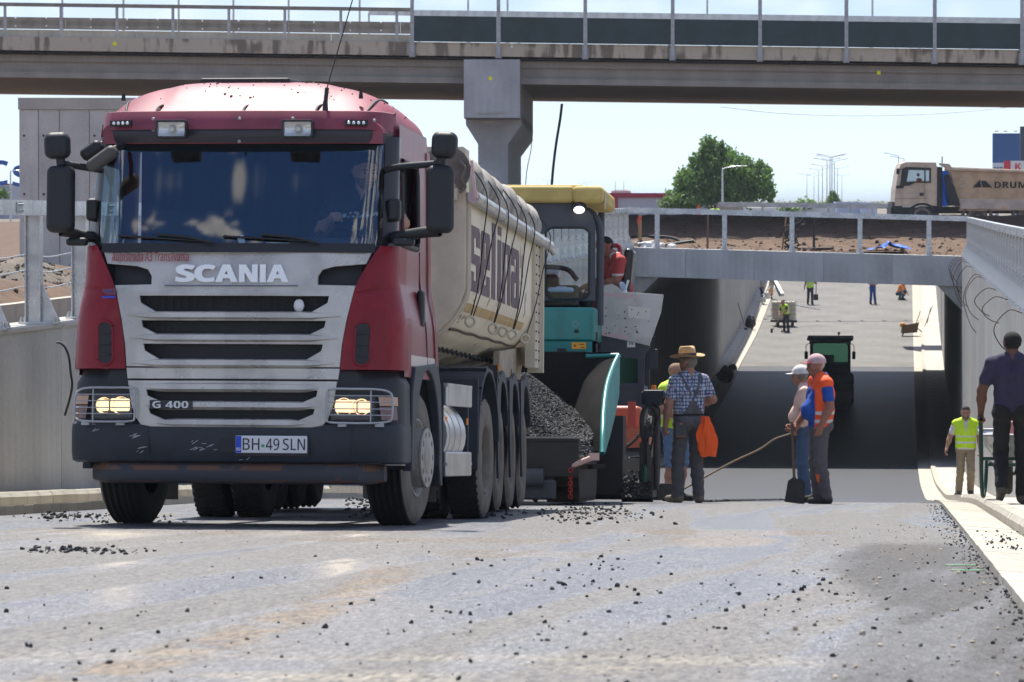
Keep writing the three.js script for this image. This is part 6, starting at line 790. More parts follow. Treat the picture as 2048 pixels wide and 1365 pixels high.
function makePerson(o) {
  const J = { ...stand(), ...o.J }, k = o.scale || 1, fat = o.fat || 0, cell = o.cell || 0.0135, c = o.colors, near = cell < 0.02;
  const fw = o.fwd || [0, 0, 1], lat = unit(sub(J.shL, J.shR)), hl = unit(sub(J.hipL, J.hipR)), waist = add(mixp(J.pel, J.chest, 0.42), fw, 0.005), shirt = 'shirt', trouser = 'pants';
  const B = [], two = (a, b, wa, wb, ra, rb, t) => { for (const s of [-1, 1]) B.push(bone(add(a, hl, s * wa), add(b, lat, s * wb), ra, rb, t, 0)); };
  two(J.pel, waist, 0.07, 0.062, 0.118, 0.112 + fat * 0.4, 'waist'); two(waist, J.chest, 0.062, 0.082, 0.112 + fat * 0.4, 0.122, shirt); two(J.chest, mixp(J.chest, J.neck, 0.5), 0.085, 0.10, 0.12, 0.085, shirt);
  B.push(bone(mixp(J.neck, J.shL, 0.25), J.shL, 0.07, 0.068, shirt), bone(mixp(J.neck, J.shR, 0.25), J.shR, 0.07, 0.068, shirt), bone(J.neck, mixp(J.neck, J.head, 0.6), 0.062, 0.056, 'skin'));
  if (fat) B.push(bone(add(waist, fw, 0.05 + fat * 0.9), add(mixp(waist, J.chest, 0.5), fw, 0.03 + fat * 0.5), 0.105 + fat * 0.5, 0.10, shirt));
  for (const s of ['L', 'R']) {
    B.push(bone(add(J['hip' + s], fw, -0.035), add(J['hip' + s], fw, -0.03), 0.108, 0.108, trouser));
    const sl = o.longSleeves ? 1 : 0.62, e = mixp(J['sh' + s], J['el' + s], sl); B.push(bone(J['sh' + s], J['el' + s], 0.056, 0.047, 'skin', 'a' + s), bone(J['sh' + s], e, 0.070, 0.066, shirt, 'a' + s), bone(J['el' + s], mixp(J['el' + s], J['wr' + s], 0.35), 0.046, 0.048, o.longSleeves ? shirt : 'skin', 'a' + s), bone(mixp(J['el' + s], J['wr' + s], 0.35), J['wr' + s], 0.048, 0.031, o.longSleeves ? shirt : 'skin', 'a' + s));
    const sh = o.shorts, kn = J['kn' + s], an = J['an' + s]; B.push(bone(J['hip' + s], kn, 0.098, 0.072 + (sh ? 0.01 : 0.004), trouser, 'l' + s), bone(kn, mixp(kn, an, 0.4), sh ? 0.056 : 0.073, sh ? 0.058 : 0.072, sh ? 'skin' : trouser, 'l' + s), bone(mixp(kn, an, 0.4), add(an, [0, 0.02, 0]), sh ? 0.056 : 0.072, sh ? 0.040 : 0.070, sh ? 'skin' : trouser, 'l' + s));
    B.push(bone(add(an, [0, -0.035, -0.01]), J['to' + s], 0.052, 0.042, 'shoe', 'l' + s), bone(add(an, [0, -0.045, -0.035]), add(an, [0, -0.04, 0]), 0.045, 0.05, 'shoe', 'l' + s));
    if (!near) { const d = unit(sub(J['wr' + s], J['el' + s])); B.push(bone(J['wr' + s], add(J['wr' + s], d, 0.12), 0.034, 0.028, 'skin', 'a' + s)); }
  }
  const F0 = field(B, 0.035, 0.022), F = near ? (x, y, z) => { const d = F0(x, y, z); if (Math.abs(d) > 0.016) return d; const t = nearest(B, x, y, z).tag; return t === 'skin' || t === 'shoe' ? d : d + (t === 'pants' ? 0.006 : 0.004) * wr(x, y, z); } : F0;
  const [lo, hi] = bounds(B, 0.03), body = nets(F, lo, hi, cell), gs = [];
  const colorOf = (x, y, z) => { let t = nearest(B, x, y, z).tag; if (t === 'waist') t = y > (o.belt ?? J.pel[1] + 0.06) ? 'shirt' : 'pants'; const m = c[t] || c.skin; let q = typeof m === 'function' ? m(x, y, z) : m; if (o.over) q = o.over(x, y, z, t, q) || q; const n = 0.9 + 0.2 * noise(x * 30 + 7, y * 30 + 7, z * 30 + 7); return q.map(v => v * n); };
  gs.push(paint(body, colorOf));
  gs.push(headGeo(J.head, o.headYaw || 0, o.headPitch || 0, { skin: c.skin, hair: c.hair, beard: c.beard, hairLine: o.hairLine, hairFull: o.hairFull }, near ? 0.0055 : 0.016));
  if (near) for (const s of ['L', 'R']) { const h = (o.hands || {})[s] || {}, d = h.dir || sub(J['wr' + s], J['el' + s]), sg = s === 'L' ? 1 : -1; if (h.none) continue; const hb = handBones(J['wr' + s], d, h.palm || [-sg, 0, 0.2], h.side ?? -sg, h.curl ?? 0.45), f = field(hb, 0.012, 0.004), [a, b] = bounds(hb, 0.008); gs.push(paint(nets(f, a, b, 0.0042), () => c.skin)); }
  const T = thing(o.name || 'person', o.label, 'person', o.pos, o.yaw || 0, o.group); T.scale.setScalar(k);
  mesh('body', gs, cloth, T);
  if (o.vest) {                                              // loose vest over trunk and shoulders
    const v = o.vest, VB = B.filter(b => b.grp === 0 && b.tag !== 'skin' && b.tag !== 'pants'), f0 = field(VB, 0.035, 0.02), up = unit(sub(J.chest, J.pel)), yb = v.bottom ?? J.pel[1] - 0.02;
    const f = (x, y, z) => Math.max(f0(x, y, z) - 0.020 + (near ? 0.004 * wr(x * 0.8, y * 0.7, z * 0.8) : 0), v.front === undefined ? -9 : z - v.front, yb - y + (near ? 0.01 * Math.sin(x * 25 + z * 20) : 0), 0.075 - Math.hypot(x - J.neck[0], y - J.neck[1] - 0.02, z - J.neck[2] - fw[2] * 0.02));
    const [a, b] = bounds(VB, 0.05), g = nets(f, a, b, cell * 0.9), H = J.neck[1] - yb;
    paint(g, (x, y, z) => { const t = (y - yb) / H, s = v.stripes.some(q => Math.abs(t - q) < 0.035); const q = s ? [0.62, 0.63, 0.62] : v.open && Math.abs(x) < v.open * clamp((y - v.openFrom) / 0.3) && z > 0 ? v.under : v.color; const n = 0.94 + 0.12 * noise(x * 25, y * 25, z * 25); return q.map(k => k * n); });
    const vm = mesh('safety_vest', g, hiVis, T); if (v.label) vm.userData.label = v.label;
  }
  T.userData.joints = undefined; delete T.userData.joints;
  return [T, J];
}
const skinA = [0.36, 0.19, 0.125], skinB = [0.42, 0.225, 0.155], skinD = [0.15, 0.070, 0.045];
const standAt = (px, d, dy = 0) => { const p = onRoad(px, d); p.y += dy; return p; };
function capGeo(c, yaw, pitch, r = 0.104) { const g = [tf(new THREE.SphereGeometry(r, 26, 14, 0, Math.PI * 2, 0, Math.PI * 0.52), [0, 0.035, -0.01], [0, 0, 0], [0.95, 1.02, 1.10])]; const brim = ext([...Array(15)].map((_, i) => { const a = lerp(-1.15, 1.15, i / 14); return [Math.sin(a) * 0.095, 0.07 + Math.cos(a) * 0.115]; }).concat([[0.07, 0.06], [-0.07, 0.06]]), 0.006).rotateX(Math.PI / 2); { const p = brim.attributes.position; for (let i = 0; i < p.count; i++) p.setY(i, p.getY(i) + 0.055 - p.getX(i) ** 2 * 2.2 - Math.max(0, p.getZ(i) - 0.1) * 0.15); brim.computeVertexNormals(); } return [g, [brim]].map(l => l.map(q => q.rotateX(pitch).rotateY(yaw).translate(...c))); }

{ // 1 man in straw hat, seen from behind
  const plaid = (x, y, z) => { const s = x * 0.8 + z * 0.8, a = Math.abs(((s * 26) % 1 + 1) % 1 - 0.5) < 0.16, b = Math.abs(((y * 24) % 1 + 1) % 1 - 0.5) < 0.16, d = Math.abs(((s * 26 + 0.5) % 1 + 1) % 1 - 0.5) < 0.08; return a && b ? [0.012, 0.035, 0.10] : a || b ? [0.05, 0.12, 0.25] : d ? [0.35, 0.12, 0.12] : [0.50, 0.56, 0.62]; };
  const grey = [0.095, 0.093, 0.098];
  const [T] = makePerson({ label: 'worker in a straw hat, checked shirt and grey bib overalls seen from behind', pos: standAt(1378, 51), yaw: Math.PI + 0.42, scale: 1.02, fat: 0.02,
    J: { anL: [0.15, 0.09, -0.02], knL: [0.13, 0.5, 0.02], toL: [0.20, 0.045, 0.13], anR: [-0.10, 0.09, -0.06], knR: [-0.10, 0.5, 0.0], toR: [-0.16, 0.045, 0.09], elL: [0.275, 1.16, -0.03], wrL: [0.285, 0.92, 0.03], elR: [-0.30, 1.20, -0.02], wrR: [-0.20, 1.13, 0.22] },
    headYaw: 0.5, belt: 1.02, colors: { shirt: plaid, pants: grey, skin: skinA, shoe: [0.20, 0.165, 0.12], hair: [0.20, 0.17, 0.14] }, hands: { L: { curl: 0.6 }, R: { curl: 0.8 } },
    over: (x, y, z, t) => { if (t !== 'shirt') return null; if (y > 1.00 && y < 1.045) return [0.012, 0.012, 0.013]; const bib = Math.abs(x) < 0.13 - 0.16 * clamp((y - 1.05) / 0.22); if (y < 1.28 && bib) return grey; const w = Math.abs(Math.abs(x) - (0.035 + (y - 1.27) * 0.42)) < 0.020; if (y >= 1.25 && y < 1.52 && w) return grey; return null; } });
  const hb = V(0.012, 1.70, 0.01), hat = mesh('straw_hat', [lathe([[0.098, 0.0], [0.101, 0.02], [0.095, 0.07], [0.086, 0.115], [0.070, 0.128], [0.03, 0.118], [0, 0.112]], 36), lathe([[0.095, 0.0], [0.13, -0.004], [0.165, 0.004], [0.195, 0.018], [0.197, 0.021], [0.165, 0.009], [0.13, 0.002], [0.095, 0.008]], 40)].map(g => { const p = g.attributes.position; for (let i = 0; i < p.count; i++) { const x = p.getX(i), z = p.getZ(i), r = Math.hypot(x, z); p.setXYZ(i, x * 0.96, p.getY(i) + (r > 0.1 ? 0.35 * (r - 0.1) * (z * z - x * x) / (r * r) * -0.6 : 0) - (r < 0.09 && p.getY(i) > 0.08 ? 0.02 * Math.max(0, 1 - Math.abs(x) * 22) : 0), z * 1.08); } g.computeVertexNormals(); return g.rotateX(0.06).rotateY(0.5).translate(hb.x, hb.y, hb.z); }), mat([0.56, 0.38, 0.19], 0.85, { map: rep(tDirt, 4), bumpMap: rep(tBoardsH, 6), bumpScale: 0.004 }), T);
  mesh('hat_band', lathe([[0.1015, 0.012], [0.1035, 0.016], [0.1015, 0.042], [0.0995, 0.044]], 36, [0, 0, 0], [0, 0, 0]).scale(0.97, 1, 1.09).rotateX(0.06).rotateY(0.5).translate(hb.x, hb.y, hb.z), mat([0.02, 0.025, 0.05], 0.8), hat);
  // orange jacket hanging from the belt
  mesh('hanging_jacket', [loft([...Array(15)].map((_, j) => { const t = j / 14, y = 1.01 - t * 0.46, w = 0.050 + 0.075 * sstep(0, 0.5, t) - 0.03 * sstep(0.8, 1, t); return [...Array(28)].map((_, i) => { const a = i / 28 * 6.283, f = 1 + 0.16 * Math.sin(a * 5 + t * 5) + 0.10 * Math.sin(a * 9 - t * 7); return [-0.145 + Math.cos(a) * w * f * 0.95 - 0.02 * t, y + 0.012 * Math.sin(a * 3 + 1) * t, -0.135 - 0.03 * t + Math.sin(a) * 0.05 * f]; }); }), true, true)], mat([0.95, 0.12, 0.012], 0.8), T);
  mesh('pocket', [box(0.12, 0.15, 0.012, [0.16, 0.86, -0.125], [0.05, -0.35, 0]), box(0.125, 0.045, 0.016, [0.16, 0.93, -0.127], [0.05, -0.35, 0])], mat([0.085, 0.083, 0.088], 0.9), T); mesh('pocket_piping', [box(0.11, 0.008, 0.012, [0.16, 0.785, -0.127], [0.05, -0.35, 0]), box(0.02, 0.012, 0.012, [0.165, 0.93, -0.137], [0.05, -0.35, 0])], M.orange, T);
}
{ // 2 man half hidden behind him
  makePerson({ label: 'worker in a yellow vest and denim shorts half hidden behind the straw-hatted man', pos: standAt(1352, 54.2), yaw: 0.75, shorts: true, fat: 0.02, headYaw: -0.1, colors: { shirt: [0.30, 0.31, 0.33], pants: [0.12, 0.20, 0.33], skin: skinB, shoe: [0.06, 0.055, 0.05], hair: [0.24, 0.15, 0.09] }, vest: { color: [0.55, 0.80, 0.05], stripes: [0.25, 0.5] }, J: { elL: [0.29, 1.17, 0.0], wrL: [0.22, 1.05, 0.22], elR: [-0.28, 1.17, 0.02], wrR: [-0.18, 1.08, 0.24] }, hands: { L: { curl: 0.8 }, R: { curl: 0.8 } } });
}
let shovelman, rakeman;
{ // 3 man in orange vest, in profile, with shovel
  const blue = [0.012, 0.075, 0.38], grey = [0.11, 0.10, 0.11], base = standAt(1640, 50.4), yaw = -Math.PI / 2 + 0.18;
  const [T, J] = makePerson({ label: 'heavy man in orange safety vest, blue polo shirt and pink cap leaning on a shovel', pos: base, yaw, fat: 0.05, scale: 1.0,
    J: { chest: [0, 1.30, -0.01], shL: [0.19, 1.42, -0.03], shR: [-0.19, 1.42, 0.01], elL: [0.26, 1.15, -0.06], wrL: [0.23, 0.93, 0.04], elR: [-0.24, 1.14, 0.06], wrR: [-0.16, 0.94, 0.235], neck: [0, 1.485, 0.0], head: [0, 1.625, 0.045], knL: [0.11, 0.50, 0.015], anL: [0.12, 0.09, -0.05], toL: [0.14, 0.045, 0.14], knR: [-0.11, 0.5, 0.02], anR: [-0.13, 0.09, -0.02] },
    headYaw: 0.02, headPitch: 0.10, belt: 0.90, colors: { shirt: blue, pants: grey, skin: [0.33, 0.155, 0.105], shoe: [0.035, 0.033, 0.032], hair: [0.42, 0.40, 0.37] }, hairLine: 0.09, hands: { L: { curl: 0.5, dir: [-0.04, -0.25, 0.07], palm: [-1, 0, 0] }, R: { curl: 1.15, dir: [0, -0.12, 0.1], palm: [0.4, 0, -0.9] } },
    over: (x, y, z, t) => t === 'pants' && y > 0.26 && y < 0.36 && z > 0.04 && z < 0.09 && x > 0.06 ? [0.85, 0.16, 0.02] : null,
    vest: { color: [0.95, 0.105, 0.018], stripes: [0.30, 0.13], bottom: 0.90, front: 0.095, label: 'orange safety vest with two reflective bands' } });
  const [crown, brim] = capGeo(J.head, 0.02, 0.02, 0.106), cp = mesh('cap', crown, mat([0.60, 0.42, 0.44], 0.85, { map: rep(tDirt, 5) }), T); mesh('cap_brim', brim, mat([0.36, 0.03, 0.05], 0.8), cp);
  mesh('collar', [tube([[0.07, 1.47, 0.03], [0.075, 1.505, -0.04], [0, 1.525, -0.08], [-0.075, 1.505, -0.04], [-0.07, 1.47, 0.03]], 0.022, 24, 7)], mat([0.012, 0.08, 0.42], 0.85), T);
  T.updateMatrixWorld(); const hw = V(-0.12, 0.90, 0.30).applyMatrix4(T.matrixWorld), foot = standAt(1592, 50.15);
  const S = thing('shovel', 'black square-mouth shovel held by the man in the orange vest', 'shovel'), top = hw.clone().add(hw.clone().sub(foot).multiplyScalar(0.06)), mid = foot.clone().lerp(hw, 0.30);
  mesh('handle', bar(mid, top, 0.017, 10), M.woodDark, S); mesh('socket', [bar(foot.clone().lerp(hw, 0.22), mid.clone().lerp(hw, 0.06), 0.024, 10)], M.darkSteel, S);
  const bl = ext([[-0.12, 0.0], [-0.105, 0.25], [-0.06, 0.29], [0.06, 0.29], [0.105, 0.25], [0.12, 0.0]], 0.006, { bevel: 0.002 }); { const p = bl.attributes.position; for (let i = 0; i < p.count; i++) p.setZ(i, p.getZ(i) + 2.2 * p.getX(i) ** 2); bl.computeVertexNormals(); } mesh('blade', bl.rotateX(-0.10).rotateZ(-0.14).rotateY(0.15).translate(foot.x - 0.02, foot.y + 0.008, foot.z + 0.02), mat([0.022, 0.021, 0.02], 0.65, { map: rep(tDirt, 2) }), S);
}
{ // 4 man in white cap with rake
  const [T, J] = makePerson({ label: 'man in white cap and peach shirt holding a long rake behind the orange vest', pos: standAt(1609, 53.2), yaw: -Math.PI / 2 - 0.1, fat: 0.03, scale: 0.97, J: { elL: [0.25, 1.16, 0.0], wrL: [0.20, 0.96, 0.10], elR: [-0.25, 1.16, 0.0], wrR: [-0.20, 0.98, 0.15], head: [0, 1.62, 0.05], neck: [0, 1.48, 0.01] }, headYaw: 0.0, headPitch: 0.15, belt: 0.98, colors: { shirt: [0.72, 0.50, 0.40], pants: [0.055, 0.095, 0.17], skin: [0.36, 0.18, 0.125], shoe: [0.05, 0.045, 0.04], hair: [0.22, 0.20, 0.17] }, hairLine: 0.08, hands: { L: { curl: 1.0, dir: [-0.1, -0.2, 0.1], palm: [-0.7, 0, -0.4] }, R: { curl: 1.0 } } });
  const [crown, brim] = capGeo(J.head, 0, 0.06, 0.107), cp = mesh('cap', crown, mat([0.72, 0.71, 0.69], 0.85, { map: rep(tDirt, 5) }), T); mesh('cap_brim', brim, mat([0.66, 0.65, 0.64], 0.8), cp); mesh('ear_muff', [tf(new THREE.SphereGeometry(0.045, 14, 10), [J.head[0] + 0.088, J.head[1] - 0.005, J.head[2] - 0.02], [0, 0, 0], [0.5, 1, 1])], mat([0.16, 0.14, 0.10], 0.8), T);
  T.updateMatrixWorld(); const hw = V(0.155, 0.88, 0.19).applyMatrix4(T.matrixWorld);
  const S = thing('asphalt_rake', 'long wooden asphalt rake stretching from the white-capped man to the straw-hatted man', 'rake'), end = standAt(1335, 52.6, 0.06), knee = hw.clone().lerp(end, 0.28).add(V(0, 0.03, 0));
  const far = hw.clone().add(V(0.12, 0.05, 0)); mesh('handle', tube([far, hw, hw.clone().lerp(end, 0.12).add(V(0, 0.03, 0)), hw.clone().lerp(end, 0.24).add(V(0, 0.0, 0)), hw.clone().lerp(end, 0.5).add(V(0, 0.015, 0)), end.clone().add(V(0.1, 0.04, 0))], 0.012, 40, 8), mat([0.20, 0.145, 0.09], 0.8), S);
  mesh('rake_head', [ext([[-0.17, -0.13], [0.15, -0.13], [0.19, 0.0], [0.12, 0.09], [-0.08, 0.09], [-0.19, -0.04]], 0.015, { bevel: 0.004 }).rotateX(-0.5).translate(end.x, end.y + 0.08, end.z)], mat([0.022, 0.021, 0.02], 0.7), S);
}
{ // 5 man in black trousers wheeling a barrow along the walkway, seen from behind
  const D = 43.6, x = (2026 - 1024) / FPX * D, y = groundAt(x, -D) + 0.075;
  makePerson({ label: 'man in dark purple T-shirt and black trousers pushing a wheelbarrow along the walkway', pos: [x, y, -D], yaw: Math.PI - 0.09, scale: 1.0, fat: 0.015,
    J: { shL: [0.205, 1.425, 0], shR: [-0.205, 1.425, 0], elL: [0.305, 1.15, 0.0], wrL: [0.315, 0.90, 0.10], elR: [-0.29, 1.15, 0.0], wrR: [-0.31, 0.90, 0.10], knL: [0.11, 0.52, 0.05], anL: [0.105, 0.19, -0.17], toL: [0.12, 0.06, -0.02], knR: [-0.11, 0.50, 0.05], anR: [-0.11, 0.09, 0.06], toR: [-0.13, 0.045, 0.24], hipL: [0.10, 0.93, 0], hipR: [-0.10, 0.93, 0], chest: [0, 1.31, 0.02], neck: [0, 1.49, 0.02], head: [0, 1.63, 0.05] },
    belt: 0.93, colors: { shirt: (x, y) => { return [0.036, 0.030, 0.066]; }, pants: [0.010, 0.010, 0.011], skin: skinD, shoe: [0.085, 0.078, 0.066], hair: [0.010, 0.009, 0.009] }, hairLine: 0.05, headYaw: 0.15, hands: { L: { curl: 1.2, dir: [0, -0.15, 0.12], palm: [-0.6, 0, 0.8] }, R: { curl: 1.2, dir: [0, -0.15, 0.12], palm: [0.6, 0, 0.8] } } });
  const W = thing('wheelbarrow', 'green tubular wheelbarrow with galvanised tray pushed along the walkway', 'wheelbarrow', [x, y, -D], Math.PI - 0.09), grn = mat([0.006, 0.05, 0.035], 0.4);
  for (const s of [-1, 1]) mesh('handle', tube([[s * 0.315, 0.86, -0.02], [s * 0.315, 0.855, 0.17], [s * 0.31, 0.72, 0.22], [s * 0.305, 0.45, 0.26], [s * 0.30, 0.20, 0.30], [s * 0.285, 0.05, 0.36], [s * 0.26, 0.12, 0.48], [s * 0.24, 0.40, 0.62]], 0.021, 44, 8), grn, W);
  mesh('frame', [bar([-0.30, 0.44, 0.28], [0.30, 0.44, 0.28], 0.018), bar([-0.25, 0.36, 0.6], [0.25, 0.36, 0.6], 0.018), tube([[0.24, 0.40, 0.62], [0.15, 0.32, 1.0], [0.06, 0.22, 1.35]], 0.02, 16, 8), tube([[-0.24, 0.40, 0.62], [-0.15, 0.32, 1.0], [-0.06, 0.22, 1.35]], 0.02, 16, 8)], grn, W);
  mesh('tray', [loft([[0.44, 0.18, 0.42, 1.05], [0.56, 0.27, 0.36, 1.25], [0.68, 0.31, 0.32, 1.38]].map(([h, w, z0, z1]) => oval(w * 2, z1 - z0, 0.08, 4).map(([a, b]) => [a, h, (z0 + z1) / 2 + b])), true, false)], M.galv, W); mesh('tray_rim', tube(oval(0.62, 1.06, 0.1, 4).map(([a, b]) => [a, 0.68, 0.85 + b]), 0.012, 60, 6, true), M.galvDull, W);
  mesh('wheel', [tf(new THREE.TorusGeometry(0.16, 0.045, 10, 28), [0, 0.205, 1.38], [0, Math.PI / 2, 0]), cyl(0.06, 0.06, 0.08, [0, 0.205, 1.38], [0, 0, Math.PI / 2])], M.rubber, W);
  const bk = thing('plastic_tub', 'pink and red plastic tub riding in the wheelbarrow tray', 'tub', [x, y, -D], Math.PI - 0.09); mesh('tub', [rbox(0.34, 0.20, 0.34, 0.05, [-0.02, 0.72, 0.72])], mat([0.55, 0.26, 0.27], 0.5), bk); mesh('tub_strap', [rbox(0.05, 0.34, 0.05, 0.02, [0.06, 0.80, 0.52])], mat([0.30, 0.02, 0.03], 0.6), bk);
}
{ // 6 man in yellow vest walking towards the camera on the walkway
  const D = 84, x = (1933 - 1024) / FPX * D, y = groundAt(x, -D) + 0.075;
  makePerson({ label: 'bearded man in bright yellow vest and khaki trousers walking up the walkway', pos: [x, y, -D], yaw: -0.05, cell: 0.014, J: { elL: [0.27, 1.17, -0.02], wrL: [0.28, 0.93, 0.08], elR: [-0.30, 1.17, -0.04], wrR: [-0.37, 0.95, 0.05], knL: [0.10, 0.52, 0.10], anL: [0.10, 0.12, -0.02], toL: [0.12, 0.05, 0.14], knR: [-0.10, 0.50, 0.03], anR: [-0.13, 0.09, 0.0], toR: [-0.19, 0.045, 0.16] }, headPitch: 0.15, hairFull: true, colors: { shirt: [0.66, 0.65, 0.64], pants: [0.30, 0.235, 0.15], skin: skinB, shoe: (x, y) => y < 0.04 ? [0.5, 0.22, 0.08] : [0.03, 0.03, 0.035], hair: [0.035, 0.026, 0.02], beard: [0.04, 0.03, 0.022] }, belt: 0.93, vest: { color: [0.58, 0.88, 0.02], stripes: [0.42, 0.20], bottom: 0.96, open: 0.05, openFrom: 1.22, under: [0.62, 0.61, 0.60] } });
}
{ // 7 paver operator, sitting sideways
  const base = V(...(() => { const D = PAVER.d + 4.5; const p = atPx(1232, 560, D); return [p.x, 0, p.z]; })()); base.y = paver.position.y - 0.058 * 4.5 + 2.42 - 0.58;
  const [T] = makePerson({ name: 'person', label: 'paver operator in red polo shirt bending forward in his seat', pos: base, yaw: -Math.PI / 2 + 0.35, fat: 0.03, scale: 1.0, J: { pel: [0, 0.55, -0.08], chest: [0, 0.88, -0.02], neck: [0, 1.06, 0.03], head: [0, 1.17, 0.14], shL: [0.195, 1.0, 0.02], shR: [-0.195, 1.0, 0.0], elL: [0.25, 0.76, 0.10], wrL: [0.14, 0.72, 0.32], elR: [-0.24, 0.76, 0.10], wrR: [-0.16, 0.70, 0.32], hipL: [0.09, 0.52, -0.05], hipR: [-0.09, 0.52, -0.05], knL: [0.14, 0.55, 0.38], knR: [-0.14, 0.55, 0.38], anL: [0.14, 0.12, 0.42], anR: [-0.14, 0.12, 0.42], toL: [0.15, 0.06, 0.58], toR: [-0.15, 0.06, 0.58] }, headPitch: 0.35, belt: 0.56, colors: { shirt: [0.40, 0.055, 0.05], pants: [0.05, 0.055, 0.07], skin: [0.28, 0.13, 0.085], shoe: [0.03, 0.03, 0.03], hair: [0.012, 0.010, 0.009] }, hairLine: 0.055, over: (x, y, z, t) => { if (t !== 'shirt') return null; const c = Math.abs(Math.hypot(x, (z - 0.03)) - 0.09) < 0.015 && y > 1.03; const s = Math.abs(x) > 0.21 && y < 0.855 && y > 0.835; return c || s ? [0.6, 0.58, 0.58] : null; }, hands: { L: { curl: 0.9, palm: [0, -1, 0] }, R: { curl: 0.9, palm: [0, -1, 0] } } });
  mesh('collar', [tube([[0.06, 1.02, 0.09], [0.08, 1.06, 0.02], [0, 1.09, -0.045], [-0.08, 1.06, 0.02], [-0.06, 1.02, 0.09]], 0.018, 24, 7)], mat([0.50, 0.09, 0.075], 0.85), T);
}
{ // 8 driver at the wheel
  tractor.updateMatrixWorld(); const p = V(0.76, 1.50, -1.10).applyMatrix4(tractor.matrixWorld);
  makePerson({ label: 'truck driver in a black printed T-shirt looking out past the steering wheel', pos: p, yaw: TRUCK.yaw, fat: 0.01, J: { pel: [0, 0.50, -0.06], chest: [0.02, 0.84, 0.0], neck: [0.04, 1.03, 0.03], head: [0.055, 1.18, 0.06], shL: [0.22, 0.97, 0.02], shR: [-0.17, 0.97, 0.03], elL: [0.36, 0.80, 0.13], wrL: [0.30, 0.82, 0.34], elR: [-0.26, 0.74, 0.16], wrR: [-0.14, 0.84, 0.38], hipL: [0.09, 0.48, -0.04], hipR: [-0.09, 0.48, -0.04], knL: [0.14, 0.50, 0.36], knR: [-0.14, 0.50, 0.36], anL: [0.14, 0.10, 0.45], anR: [-0.14, 0.10, 0.45], toL: [0.15, 0.05, 0.6], toR: [-0.15, 0.05, 0.6] }, headYaw: 0.55, headPitch: 0.12, belt: 0.52, colors: { shirt: (x, y, z) => { const b = z > 0.06 && y > 0.845 && y < 0.885 && Math.abs(x - 0.02) < 0.15 && noise(x * 90, y * 60, 3) > 0.52; return b ? [0.55, 0.58, 0.6] : [0.016, 0.018, 0.026]; }, pants: [0.03, 0.035, 0.05], skin: [0.40, 0.22, 0.155], shoe: [0.03, 0.03, 0.03], hair: [0.03, 0.022, 0.018], beard: [0.05, 0.035, 0.028] }, hands: { L: { curl: 1.0, palm: [0, -1, 0] }, R: { curl: 1.0, palm: [0, -1, 0] } } });
}
